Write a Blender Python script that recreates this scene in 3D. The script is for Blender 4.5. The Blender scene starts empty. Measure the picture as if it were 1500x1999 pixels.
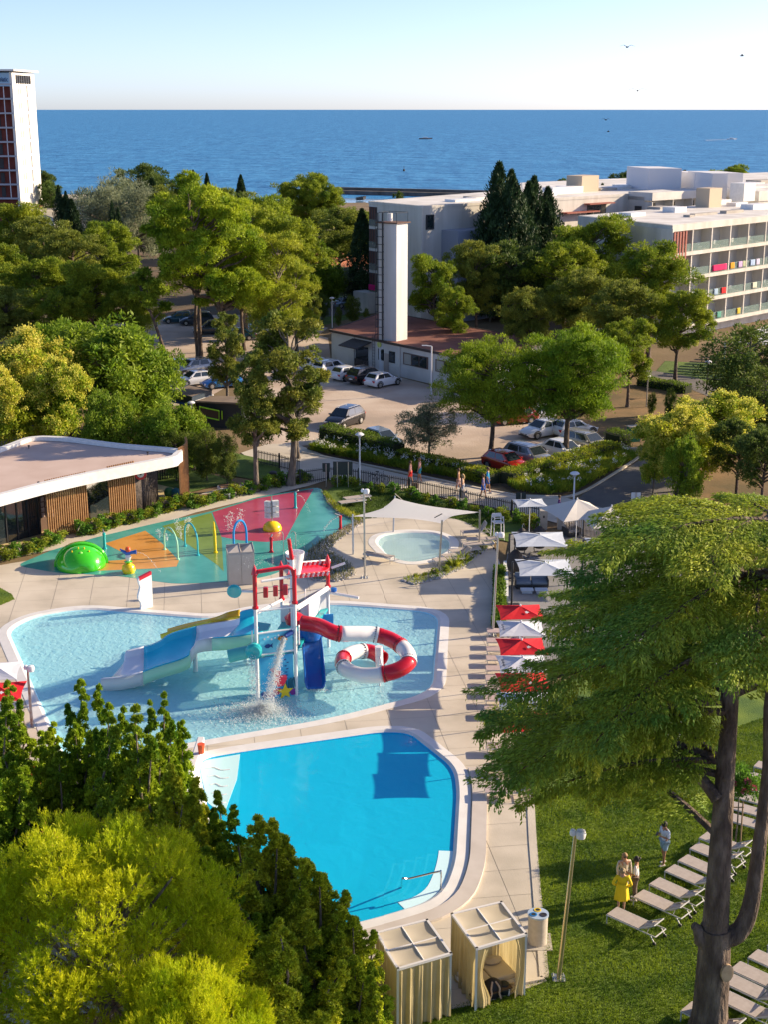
import bpy, bmesh, math, random
import numpy as np
from mathutils import Vector, Matrix, Quaternion
from mathutils.geometry import tessellate_polygon
random.seed(7); RNG = np.random.default_rng(11)
scene = bpy.context.scene
COL = scene.collection
# ---------------------------------------------------------------- camera
F = 2700.0; CH = 27.0; PITCH = math.atan(786.5 / F)
SP, CP = math.sin(PITCH), math.cos(PITCH)
cd = bpy.data.cameras.new('camera'); cam = bpy.data.objects.new('camera', cd); COL.objects.link(cam)
cam.location = (0, 0, CH); cam.rotation_euler = (math.pi / 2 - PITCH, 0, 0)
cd.sensor_fit = 'VERTICAL'; cd.sensor_height = 24; cd.lens = 24 * F / 1999
cd.clip_start = 0.5; cd.clip_end = 90000
scene.camera = cam
# ---------------------------------------------------------------- world and sun
SUN_EL, SUN_AZ = math.radians(21.5), math.radians(17)      # azimuth counted from +X towards +Y
W = bpy.data.worlds.new('World'); scene.world = W; W.use_nodes = True
wn = W.node_tree.nodes; wl = W.node_tree.links
bg = wn['Background']; sky = wn.new('ShaderNodeTexSky'); sky.sky_type = 'NISHITA'
sky.sun_disc = False; sky.sun_elevation = SUN_EL; sky.sun_rotation = math.pi / 2 - SUN_AZ
sky.altitude = 0; sky.air_density = 0.5; sky.dust_density = 0.6; sky.ozone_density = 3.0
wb = wn.new('ShaderNodeMixRGB'); wb.blend_type = 'MULTIPLY'; wb.inputs[0].default_value = 1; wb.inputs[2].default_value = (1.12, .97, .94, 1)   # white balance
wl.new(sky.outputs[0], wb.inputs[1]); wl.new(wb.outputs[0], bg.inputs['Color']); bg.inputs['Strength'].default_value = 0.132
sd = bpy.data.lights.new('sun', 'SUN'); sd.energy = 4.7; sd.angle = math.radians(0.55); sd.color = (1.0, 0.80, 0.55)
sun = bpy.data.objects.new('sun', sd); COL.objects.link(sun)
SDIR = Vector((math.cos(SUN_EL) * math.cos(SUN_AZ), math.cos(SUN_EL) * math.sin(SUN_AZ), math.sin(SUN_EL)))
sun.rotation_euler = (-SDIR).to_track_quat('-Z', 'Y').to_euler(); sun.location = (60, 20, 60)
scene.view_settings.view_transform = 'Standard'; scene.view_settings.look = 'None'
scene.view_settings.exposure = 0.97; scene.view_settings.gamma = 1; scene.view_settings.use_curve_mapping = False
scene.cycles.max_bounces = 5; scene.cycles.diffuse_bounces = 4; scene.cycles.transparent_max_bounces = 12
# ---------------------------------------------------------------- pixel <-> place helpers
def G(x, y, z=0.0):
    u = (x - 750) / F; v = (y - 999.5) / F; k = (CH - z) / (SP + v * CP)
    return Vector((u * k, (CP - v * SP) * k, z))
def zat(y, Y):
    v = (y - 999.5) / F; return CH - Y * (SP + v * CP) / (CP - v * SP)
def PY(x, y, Y):
    v = (y - 999.5) / F; return Vector((Y * ((x - 750) / F) / (CP - v * SP), Y, zat(y, Y)))
# ---------------------------------------------------------------- materials
MATS = {}
def mat(name, c, rough=0.6, c2=None, scale=2.0, metal=0.0, bump=0.0, bscale=None, spec=0.5, trans=0.0, alpha=1.0,
        c3=None, island=0.0, detail=4.0, coat=0.0, stretch=None):
    if name in MATS: return MATS[name]
    m = bpy.data.materials.new(name); m.use_nodes = True; MATS[name] = m
    n = m.node_tree.nodes; l = m.node_tree.links; b = n['Principled BSDF']; out = n['Material Output']
    b.inputs['Roughness'].default_value = rough; b.inputs['Metallic'].default_value = metal
    b.inputs['Specular IOR Level'].default_value = spec; b.inputs['Alpha'].default_value = alpha
    b.inputs['Coat Weight'].default_value = coat
    col = None
    if c2 is not None or bump:
        tc = n.new('ShaderNodeTexCoord'); mp = n.new('ShaderNodeMapping'); l.new(tc.outputs['Object'], mp.inputs[0])
        if stretch: mp.inputs['Scale'].default_value = stretch
    if c2 is None:
        b.inputs['Base Color'].default_value = (*c, 1)
        rgb = n.new('ShaderNodeRGB'); rgb.outputs[0].default_value = (*c, 1); col = rgb.outputs[0]
    else:
        nz = n.new('ShaderNodeTexNoise'); nz.inputs['Scale'].default_value = scale; nz.inputs['Detail'].default_value = detail
        l.new(mp.outputs[0], nz.inputs['Vector'])
        rp = n.new('ShaderNodeValToRGB'); l.new(nz.outputs['Fac'], rp.inputs[0])
        rp.color_ramp.elements[0].position = 0.35; rp.color_ramp.elements[1].position = 0.65
        rp.color_ramp.elements[0].color = (*c, 1); rp.color_ramp.elements[1].color = (*c2, 1)
        if c3 is not None:
            e = rp.color_ramp.elements.new(0.5); e.color = (*c3, 1)
        col = rp.outputs[0]
    if island:
        g = n.new('ShaderNodeNewGeometry'); mr = n.new('ShaderNodeMapRange')
        l.new(g.outputs['Random Per Island'], mr.inputs['Value'])
        mr.inputs['To Min'].default_value = 1 - island; mr.inputs['To Max'].default_value = 1 + island
        hs = n.new('ShaderNodeHueSaturation'); l.new(mr.outputs[0], hs.inputs['Value']); l.new(col, hs.inputs['Color'])
        oi = n.new('ShaderNodeObjectInfo'); m2 = n.new('ShaderNodeMapRange'); l.new(oi.outputs['Random'], m2.inputs['Value'])
        m2.inputs['To Min'].default_value = 0.492; m2.inputs['To Max'].default_value = 0.508; l.new(m2.outputs[0], hs.inputs['Hue'])
        col = hs.outputs[0]
    l.new(col, b.inputs['Base Color'])
    if bump:
        nb = n.new('ShaderNodeTexNoise'); nb.inputs['Scale'].default_value = bscale or scale * 6; nb.inputs['Detail'].default_value = 3
        l.new(mp.outputs[0], nb.inputs['Vector']); bp = n.new('ShaderNodeBump'); bp.inputs['Strength'].default_value = bump
        bp.inputs['Distance'].default_value = 0.16 if 'bark' in name else 0.05
        l.new(nb.outputs['Fac'], bp.inputs['Height']); l.new(bp.outputs[0], b.inputs['Normal'])
    if trans:
        t = n.new('ShaderNodeBsdfTranslucent'); l.new(col, t.inputs['Color']); mx = n.new('ShaderNodeMixShader')
        mx.inputs[0].default_value = trans; l.new(b.outputs[0], mx.inputs[1]); l.new(t.outputs[0], mx.inputs[2])
        l.new(mx.outputs[0], out.inputs['Surface'])
    return m
# ---------------------------------------------------------------- mesh builder
class MB:
    def __init__(s): s.v = []; s.f = []; s.mi = []; s.cur = 0; s.M = None
    def _p(s, p):
        p = Vector(p); return tuple(s.M @ p) if s.M else tuple(p)
    def add(s, vs, fs):
        o = len(s.v); s.v += [s._p(p) for p in vs]
        for f in fs: s.f.append([i + o for i in f]); s.mi.append(s.cur)
        return s
    def box(s, c, d, rz=0.0, rx=0.0, ry=0.0):
        R = Matrix.Rotation(rz, 3, 'Z') @ Matrix.Rotation(ry, 3, 'Y') @ Matrix.Rotation(rx, 3, 'X'); c = Vector(c)
        vs = [c + R @ Vector((x * d[0] / 2, y * d[1] / 2, z * d[2] / 2)) for z in (-1, 1) for y in (-1, 1) for x in (-1, 1)]
        return s.add(vs, [(0, 2, 3, 1), (4, 5, 7, 6), (0, 1, 5, 4), (2, 6, 7, 3), (0, 4, 6, 2), (1, 3, 7, 5)])
    def prism(s, poly, z0, z1, holes=()):
        """vertical prism of a 2D polygon; tessellated caps (holes allowed)"""
        loops = [[Vector((p[0], p[1], 0)) for p in poly]] + [[Vector((p[0], p[1], 0)) for p in h] for h in holes]
        tris = tessellate_polygon(loops); flat = [p for L in loops for p in L]; n = len(flat)
        vs = [(p.x, p.y, z1) for p in flat]
        a = []
        for t in tris:
            e1 = flat[t[1]] - flat[t[0]]; e2 = flat[t[2]] - flat[t[0]]
            a.append(t if e1.x * e2.y - e1.y * e2.x > 0 else (t[0], t[2], t[1]))
        fs = list(a)
        if z0 is not None:
            vs += [(p.x, p.y, z0) for p in flat]; fs += [tuple(reversed([i + n for i in t])) for t in a]
            k = 0
            for L in loops:
                m = len(L)
                for i in range(m):
                    j = (i + 1) % m; fs.append((k + i, k + j, k + j + n, k + i + n))
                k += m
        return s.add(vs, fs)
    def tube(s, pts, r, n=8, cap=True, closed=False):
        pts = [Vector(p) for p in pts]; m = len(pts)
        rr = r if isinstance(r, (list, tuple)) else [r] * m
        vs = []; up = None
        for i, p in enumerate(pts):
            if closed: t = (pts[(i + 1) % m] - pts[i - 1])
            else: t = (pts[min(i + 1, m - 1)] - pts[max(i - 1, 0)])
            t = t.normalized() if t.length > 1e-9 else Vector((0, 0, 1))
            if up is None: up = t.orthogonal().normalized()
            up = (up - t * up.dot(t)); up = up.normalized() if up.length > 1e-6 else t.orthogonal().normalized()
            w = t.cross(up)
            for k in range(n):
                a = 2 * math.pi * k / n; vs.append(p + (up * math.cos(a) + w * math.sin(a)) * rr[i])
        fs = []
        for i in range(m if closed else m - 1):
            for k in range(n):
                a = i * n + k; b = i * n + (k + 1) % n; c = ((i + 1) % m) * n + (k + 1) % n; d = ((i + 1) % m) * n + k
                fs.append((a, b, c, d))
        if cap and not closed: fs.append(tuple(reversed(range(n)))); fs.append(tuple(range((m - 1) * n, m * n)))
        return s.add(vs, fs)
    def lathe(s, prof, c=(0, 0, 0), n=16, a0=0, a1=2 * math.pi, sx=1, sy=1):
        full = abs(a1 - a0 - 2 * math.pi) < 1e-6; m = n if full else n + 1; vs = []; fs = []
        for r, z in prof:
            for k in range(m):
                a = a0 + (a1 - a0) * k / n; vs.append((c[0] + r * math.cos(a) * sx, c[1] + r * math.sin(a) * sy, c[2] + z))
        for i in range(len(prof) - 1):
            for k in range(n):
                k2 = (k + 1) % m; fs.append((i * m + k, i * m + k2, (i + 1) * m + k2, (i + 1) * m + k))
        return s.add(vs, fs)
    def quad(s, a, b, c, d): return s.add([a, b, c, d], [(0, 1, 2, 3)])
    def grid(s, fn, nu, nv, two=False):
        vs = [fn(i / nu, j / nv) for i in range(nu + 1) for j in range(nv + 1)]
        return s.add(vs, [(i * (nv + 1) + j, (i + 1) * (nv + 1) + j, (i + 1) * (nv + 1) + j + 1, i * (nv + 1) + j + 1) for i in range(nu) for j in range(nv)])
    def obj(s, name, m, parent=None, smooth=False, thick=0.0, bevel=0.0):
        me = bpy.data.meshes.new(name); me.from_pydata(s.v, [], s.f); me.update()
        for mm in (m if isinstance(m, (list, tuple)) else [m]): me.materials.append(mm)
        if isinstance(m, (list, tuple)): me.polygons.foreach_set('material_index', s.mi)
        if smooth:
            me.polygons.foreach_set('use_smooth', [True] * len(me.polygons))
            try: me.set_sharp_from_angle(angle=math.radians(40))
            except Exception: pass
        o = bpy.data.objects.new(name, me); COL.objects.link(o)
        if parent: o.parent = parent
        if thick:
            md = o.modifiers.new('thickness', 'SOLIDIFY'); md.thickness = thick; md.offset = 0
        if bevel:
            md = o.modifiers.new('bevel', 'BEVEL'); md.width = bevel; md.segments = 2; md.limit_method = 'ANGLE'
        return o
def tag(o, label=None, cat=None, group=None, kind=None):
    if label: o['label'] = label
    if cat: o['category'] = cat
    if group: o['group'] = group
    if kind: o['kind'] = kind
    return o
def thing(name, label, cat, loc=(0, 0, 0), rz=0.0, group=None, scale=None):
    o = bpy.data.objects.new(name, None); COL.objects.link(o); o.empty_display_size = 0.3
    o.location = loc; o.rotation_euler = (0, 0, rz)
    if scale: o.scale = (scale,) * 3 if isinstance(scale, (int, float)) else scale
    return tag(o, label, cat, group)
def struct(o): o['kind'] = 'structure'; return o
def stuff(o): o['kind'] = 'stuff'; return o
def copy_tree(o, parent=None):
    c = o.copy(); COL.objects.link(c)
    if parent: c.parent = parent
    for ch in list(o.children): copy_tree(ch, c)
    return c
def place(src, used, label, loc, rz=0.0, scale=None, group=None):
    o = src if not used else copy_tree(src)
    o.location = loc; o.rotation_euler = (0, 0, rz)
    if scale: o.scale = (scale,) * 3 if isinstance(scale, (int, float)) else scale
    o['label'] = label
    if group: o['group'] = group
    return o
class Proto:
    """first call places the prototype itself, later calls copy it with its parts"""
    def __init__(s, src): s.src = src; s.used = False
    def __call__(s, label, loc, rz=0.0, scale=None, group=None):
        o = place(s.src, s.used, label, loc, rz, scale, group); s.used = True; return o
def px(poly, z=0.0): return [G(x, y, z) for x, y in poly]
def roundpoly(P, r, seg=6):
    P = [Vector((p[0], p[1], 0)) for p in P]; out = []; n = len(P)
    for i in range(n):
        a, b, c = P[i - 1], P[i], P[(i + 1) % n]; d1 = (a - b); d2 = (c - b)
        k = min(r, d1.length * .45, d2.length * .45); p1 = b + d1.normalized() * k; p2 = b + d2.normalized() * k
        for j in range(seg + 1):
            t = j / seg; out.append((1 - t) ** 2 * p1 + 2 * t * (1 - t) * b + t * t * p2)
    return out
def area2(P): return sum(P[i - 1][0] * P[i][1] - P[i][0] * P[i - 1][1] for i in range(len(P)))
def offset(P, d):
    n = len(P); s = 1 if area2(P) > 0 else -1; out = []
    for i in range(n):
        a, b, c = P[i - 1], P[i], P[(i + 1) % n]
        e1 = Vector((b[0] - a[0], b[1] - a[1], 0)); e2 = Vector((c[0] - b[0], c[1] - b[1], 0))
        if e1.length < 1e-5: e1 = e2
        if e2.length < 1e-5: e2 = e1
        e1.normalize(); e2.normalize(); n1 = Vector((e1.y, -e1.x, 0)) * s; n2 = Vector((e2.y, -e2.x, 0)) * s
        m = n1 + n2; m = m / max(m.length_squared / 2, .35) if m.length > 1e-6 else n1
        out.append(Vector((b[0], b[1], 0)) + m * d)
    return out
def smoothpath(P, n=8):
    P = [Vector(p) for p in P]; out = []
    for i in range(len(P) - 1):
        p0 = P[max(i - 1, 0)]; p1 = P[i]; p2 = P[i + 1]; p3 = P[min(i + 2, len(P) - 1)]
        for j in range(n):
            t = j / n; out.append(.5 * ((2 * p1) + (p2 - p0) * t + (2 * p0 - 5 * p1 + 4 * p2 - p3) * t * t + (3 * p1 - p0 - 3 * p2 + p3) * t ** 3))
    out.append(P[-1]); return out
def inside(p, poly):
    c = False; n = len(poly); x, y = p[0], p[1]; j = n - 1
    for i in range(n):
        if (poly[i][1] > y) != (poly[j][1] > y) and x < (poly[j][0] - poly[i][0]) * (y - poly[i][1]) / (poly[j][1] - poly[i][1]) + poly[i][0]: c = not c
        j = i
    return c
def sheet(name, P, z, m, holes=(), z0=None):
    return struct(MB().prism(P, z0, z, holes).obj(name, m))
# ---------------------------------------------------------------- common materials
M_white = mat('white paint', (.78, .78, .76), .45, (.70, .70, .68), 3.0)
M_wmetal = mat('white metal', (.75, .76, .78), .35)
M_steel = mat('galvanised steel', (.5, .5, .48), .35, metal=.8)
M_dark = mat('dark metal', (.03, .032, .036), .5)
M_red = mat('red plastic', (.62, .010, .028), .28, (.52, .008, .022), 2.0, coat=.3)
M_black = mat('black rubber', (.015, .015, .015), .8)
M_glass = mat('window glass', (.02, .03, .035), .06, spec=1.0)
M_bark = mat('pine bark', (.07, .048, .036), .95, (.19, .145, .11), 3.0, bump=.9, bscale=9, c3=(.11, .08, .06), stretch=(1, 1, .35))
M_bark2 = mat('grey bark', (.11, .09, .07), .95, (.24, .20, .16), 4.0, bump=.8, bscale=12, stretch=(1, 1, .3))
M_stucco = mat('pale stucco', (.54, .51, .45), .85, (.66, .63, .57), .9, bump=.15, bscale=8, stretch=(1, 1, .14), detail=8)
M_roofw = mat('white roof membrane', (.58, .55, .50), .7, (.76, .74, .69), .3, detail=9)
M_conc = mat('concrete', (.36, .33, .29), .85, (.44, .41, .36), .8, bump=.2, bscale=14)
# ================================================================= GROUND, SEA
POOL_A = roundpoly(px([(14, 1232), (60, 1206), (160, 1189), (290, 1200), (420, 1210), (500, 1190), (640, 1180), (858, 1196), (846, 1352), (640, 1404), (340, 1456), (130, 1490)]), 1.6)
POOL_B = roundpoly(px([(385, 1484), (470, 1469), (745, 1430), (800, 1432), (886, 1500), (893, 1545), (884, 1690), (856, 1756), (740, 1792), (450, 1860), (440, 1700), (400, 1560)]), 1.5)
POOL_C = roundpoly(px([(734, 1060), (744, 1047), (790, 1040), (850, 1042), (880, 1056), (878, 1074), (848, 1092), (800, 1100), (756, 1084)]), 1.6)
COPE_A = offset(POOL_A, .62); COPE_B = offset(POOL_B, .60); COPE_C = offset(POOL_C, .60)
M_ground = mat('reddish earth', (.14, .09, .045), .95, (.22, .15, .08), .12, bump=.5, bscale=2.5, c3=(.17, .12, .055), detail=8)
shore = [(-500, 395), (-120, 430), (-60, 440), (-10, 425), (40, 430), (120, 400), (260, 345), (520, 330)]
land = [Vector((x, y, 0)) for x, y in shore] + [Vector((520, -80, 0)), Vector((-500, -80, 0))]
g = MB().prism(land, -7, 0, [COPE_A, COPE_B, COPE_C]).obj('ground', M_ground); struct(g)
# sea: long swell and short chop in the surface relief, their light and dark also mottled into the colour
def sea_material():
    m = bpy.data.materials.new('sea water'); m.use_nodes = True; n = m.node_tree.nodes; l = m.node_tree.links; b = n['Principled BSDF']
    tc = n.new('ShaderNodeTexCoord')
    b.inputs['Roughness'].default_value = .45; b.inputs['Specular IOR Level'].default_value = .22; b.inputs['IOR'].default_value = 1.33
    big = n.new('ShaderNodeTexNoise'); big.inputs['Scale'].default_value = .14; big.inputs['Detail'].default_value = 7; big.inputs['Roughness'].default_value = .8
    mp = n.new('ShaderNodeMapping'); mp.inputs['Scale'].default_value = (1, .16, 1); l.new(tc.outputs['Object'], mp.inputs[0]); l.new(mp.outputs[0], big.inputs['Vector'])
    rp = n.new('ShaderNodeValToRGB'); l.new(big.outputs['Fac'], rp.inputs[0])
    rp.color_ramp.elements[0].position = .3; rp.color_ramp.elements[0].color = (.025, .155, .36, 1)
    rp.color_ramp.elements[1].position = .72; rp.color_ramp.elements[1].color = (.08, .30, .56, 1)
    l.new(rp.outputs[0], b.inputs['Base Color'])
    h = None
    for sc, st in ((.05, 2.2), (.22, .7), (.9, .22)):
        w = n.new('ShaderNodeTexNoise'); w.inputs['Scale'].default_value = sc; w.inputs['Detail'].default_value = 5
        m2 = n.new('ShaderNodeMapping'); m2.inputs['Scale'].default_value = (.55, 1, 1); l.new(tc.outputs['Object'], m2.inputs[0]); l.new(m2.outputs[0], w.inputs['Vector'])
        k = n.new('ShaderNodeMath'); k.operation = 'MULTIPLY'; k.inputs[1].default_value = st; l.new(w.outputs['Fac'], k.inputs[0])
        if h: a = n.new('ShaderNodeMath'); a.operation = 'ADD'; l.new(h, a.inputs[0]); l.new(k.outputs[0], a.inputs[1]); h = a.outputs[0]
        else: h = k.outputs[0]
    bp = n.new('ShaderNodeBump'); bp.inputs['Strength'].default_value = 1; bp.inputs['Distance'].default_value = 2.2
    l.new(h, bp.inputs['Height']); l.new(bp.outputs[0], b.inputs['Normal'])
    return m
SEA_Z = -4.0
sheet('sea', [(-40000, 250), (40000, 250), (40000, 70000), (-40000, 70000)], SEA_Z, sea_material())
# calm harbour water behind the breakwater is the same sheet in its lee: smoother
M_calm = mat('calm harbour water', (.13, .25, .36), .12, (.16, .29, .40), .05, spec=.5, bump=.12, bscale=1.2)
def seaP(x, y): return G(x, y, SEA_Z)
hb = [seaP(636, 386), seaP(800, 390), seaP(860, 400), seaP(860, 430), seaP(636, 430)]
sheet('harbour_water', hb, SEA_Z + .03, M_calm)
# breakwater
t = thing('breakwater', 'long dark stone breakwater wall across the harbour mouth', 'breakwater')
a, b = seaP(610, 378), seaP(1010, 388); d = (b - a); L = d.length; dn = d.normalized(); pn = Vector((-dn.y, dn.x, 0))
M_quay = mat('quay stone', (.10, .085, .07), .9, (.17, .15, .13), .3)
MB().prism([a, b, b + pn * 5, a + pn * 5], SEA_Z - 1, SEA_Z + 1.4).obj('quay', M_quay, t)
MB().prism([a + pn * 4, b + pn * 4, b + pn * 5.2, a + pn * 5.2], SEA_Z + 1.4, SEA_Z + 2.4).obj('parapet', M_quay, t)
# ================================================================= FLAT SURFACES (each a sheet a few mm above the last)
M_lawn = mat('lawn', (.055, .12, .006), .9, (.16, .23, .014), .55, bump=.8, bscale=16, c3=(.10, .17, .009), detail=9)
M_lawn2 = mat('dark lawn', (.05, .10, .010), .9, (.11, .18, .018), .5, bump=.8, bscale=10, detail=8)
M_gravel = mat('gravel car park', (.36, .29, .23), .95, (.56, .47, .38), .16, bump=.5, bscale=5, c3=(.46, .36, .28), detail=10)
M_asph = mat('asphalt', (.12, .11, .105), .9, (.17, .155, .14), .5, bump=.3, bscale=20)
M_path = mat('pale paving', (.48, .43, .35), .85, (.60, .55, .46), .35, bump=.2, bscale=18, detail=8)
M_clay = mat('clay court', (.52, .16, .055), .9, (.60, .20, .075), .2)
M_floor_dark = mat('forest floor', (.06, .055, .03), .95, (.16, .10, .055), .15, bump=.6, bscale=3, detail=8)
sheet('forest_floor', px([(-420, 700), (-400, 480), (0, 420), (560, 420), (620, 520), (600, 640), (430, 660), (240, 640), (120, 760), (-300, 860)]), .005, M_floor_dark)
sheet('far_lawn', px([(560, 560), (560, 470), (700, 470), (735, 610), (610, 640)]), .010, M_lawn2)
sheet('tennis_court', px([(596, 512), (600, 488), (730, 486), (730, 530), (690, 524), (640, 517)]), .016, M_clay)
sheet('field', px([(586, 440), (610, 424), (690, 426), (700, 440), (640, 448)]), .016, mat('dry field', (.30, .27, .09), .9, (.36, .33, .12), .1))
sheet('back_road', px([(560, 580), (600, 556), (735, 548), (735, 562), (612, 574), (590, 590)]), .016, M_path)
sheet('side_road', px([(612, 592), (740, 586), (760, 606), (640, 618), (560, 640), (548, 620)]), .016, M_asph)
sheet('upper_car_park', px([(150, 640), (380, 615), (540, 615), (640, 640), (560, 700), (470, 740), (380, 790), (210, 800), (120, 740)]), .012, M_gravel)
sheet('gravel_car_park', px([(560, 640), (640, 660), (645, 700), (840, 752), (1010, 800), (1180, 860), (1190, 880), (950, 935), (610, 868), (520, 880), (480, 830), (500, 730)]), .018, M_gravel)
sheet('needle_litter', px([(1000, 790), (1160, 720), (1420, 760), (1480, 900), (1500, 1000), (1290, 990), (1250, 890), (1180, 850)]), .024, mat('pine litter', (.12, .085, .03), .95, (.25, .15, .06), .25, bump=.5, bscale=4, detail=8))
sheet('right_lawn', px([(1270, 738), (1300, 705), (1560, 720), (1560, 790), (1420, 760), (1360, 742)]), .030, M_lawn2)
sheet('garden_path', px([(1240, 722), (1262, 722), (1360, 738), (1440, 770), (1560, 800), (1560, 822), (1420, 790), (1340, 756)]), .036, M_asph)
ROAD = px([(1120, 985), (1140, 965), (1200, 930), (1256, 896), (1330, 905), (1350, 960), (1300, 1000), (1290, 1060), (1120, 1060)])
sheet('road', ROAD, .042, M_asph)
PROM = px([(470, 885), (520, 868), (575, 866), (640, 893), (700, 908), (800, 930), (900, 948), (1000, 966), (1090, 968), (1150, 985), (1240, 1010), (1250, 1060), (1080, 1020), (1000, 998), (900, 980), (800, 958), (700, 940), (640, 938), (600, 950), (380, 1002), (240, 1048), (-100, 1115), (-300, 1130), (-300, 1085), (-20, 1075), (200, 1030), (340, 990), (400, 962), (540, 932)])
sheet('promenade', PROM, .048, M_path)
sheet('yellow_terrace', px([(-120, 1075), (-40, 1030), (120, 960), (300, 925), (372, 930), (375, 958), (350, 990), (240, 1022), (60, 1062)]), .054, mat('yellow terrace paving', (.50, .38, .17), .85, (.58, .46, .23), .5, bump=.15, bscale=15))
sheet('cafe_lawn', px([(362, 885), (380, 868), (545, 905), (548, 925), (500, 938), (440, 928), (362, 912)]), .060, M_lawn2)
sheet('cafe_lawn', px([(362, 916), (430, 932), (452, 942), (372, 962), (300, 945), (310, 925)]), .060, M_lawn2)
sheet('garden_lawn', px([(632, 962), (660, 945), (720, 944), (820, 966), (1000, 1004), (1040, 1012), (1010, 1062), (962, 1052), (900, 1018), (800, 1008), (700, 1020), (655, 1000)]), .054, M_lawn2)
LAWN = px([(1040, 1400), (1100, 1330), (1300, 1290), (1900, 1290), (2200, 2300), (700, 2300), (700, 1975), (860, 1972), (1062, 1915), (1046, 1700)])
sheet('pool_lawn', LAWN, .054, M_lawn)
sheet('lounge_terrace', px([(985, 1300), (985, 1120), (1000, 1040), (1300, 1040), (1420, 1200), (1400, 1300)]), .060, mat('grey terrace', (.20, .20, .20), .85, (.26, .26, .26), .6))
# hedge-side planting beds
M_soil = mat('planting soil', (.07, .05, .03), .95, (.12, .085, .05), 1.2, bump=.6, bscale=8)
BED1 = px([(598, 878), (630, 850), (700, 858), (960, 918), (975, 950), (940, 946), (800, 922), (700, 902), (640, 890)])
BED2 = px([(978, 948), (1040, 915), (1200, 872), (1246, 894), (1200, 922), (1130, 962), (1080, 968), (1000, 960)])
sheet('planting_bed', BED1, .060, M_soil); sheet('planting_bed', BED2, .060, M_soil)
# ================================================================= POOL DECK
DECK = px([(-500, 1105), (0, 1105), (60, 1095), (300, 1085), (560, 1000), (640, 1000), (700, 1010), (780, 1003), (860, 1006), (925, 1025), (960, 1052), (968, 1075), (982, 1115), (966, 1240), (1000, 1262), (1046, 1700), (1062, 1915), (860, 1970), (700, 1995), (300, 2060), (-700, 2060)])
M_joint = mat('deck joints', (.33, .295, .245), .9)
sheet('pool_deck', DECK, .050, M_joint, [COPE_A, COPE_B, COPE_C])
M_slab = mat('beige paving slab', (.47, .42, .335), .75, (.62, .56, .46), .35, bump=.12, bscale=22, detail=12, c3=(.56, .50, .405))
def deck_slabs():
    """the deck cut into slabs along a skewed grid; every cell becomes one slab, shrunk a little so the joint shows"""
    bm = bmesh.new()
    mb = MB().prism(DECK, None, 0, [COPE_A, COPE_B, COPE_C])
    vs = [bm.verts.new((v[0], v[1], 0)) for v in mb.v]
    for f in mb.f: bm.faces.new([vs[i] for i in f])
    ang = math.radians(8); U = Vector((math.cos(ang), math.sin(ang), 0)); V = Vector((-math.sin(ang), math.cos(ang), 0)); SU, SV = 2.1, 1.7
    for D, S, lo, hi in ((U, SU, -36, 24), (V, SV, 30, 108)):
        k = math.ceil(lo / S)
        while k * S < hi:
            bmesh.ops.bisect_plane(bm, geom=bm.verts[:] + bm.edges[:] + bm.faces[:], plane_co=D * (k * S), plane_no=D); k += 1
    cells = {}
    for f in bm.faces:
        c = f.calc_center_median(); cells.setdefault((math.floor(c.dot(U) / SU), math.floor(c.dot(V) / SV)), []).append([v.co.copy() for v in f.verts])
    bm.free()
    root = bpy.data.objects['pool_deck']; out = []
    for key, fl in cells.items():
        cc = U * (key[0] + .5) * SU + V * (key[1] + .5) * SV
        out.append((cc.y + abs(cc.x) * .3, cc, fl))
    out.sort(key=lambda t: t[0]); rest = MB(); n = 0
    for d, cc, fl in out:
        z = .060 + random.uniform(-.0012, .0012)
        q = [[Vector((cc.x + (v.x - cc.x) * .991, cc.y + (v.y - cc.y) * .991, z)) for v in f] for f in fl]
        vis = -.31 < (cc.x / max(cc.y, 1)) < .31
        if vis and n < 290:
            m = MB(); [m.add(f, [tuple(range(len(f)))]) for f in q]; m.obj('paving_slab', M_slab, root); n += 1
        else: [rest.add(f, [tuple(range(len(f)))]) for f in q]
    if rest.v: stuff(rest.obj('paving_slabs', M_slab, root))
deck_slabs()
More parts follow.
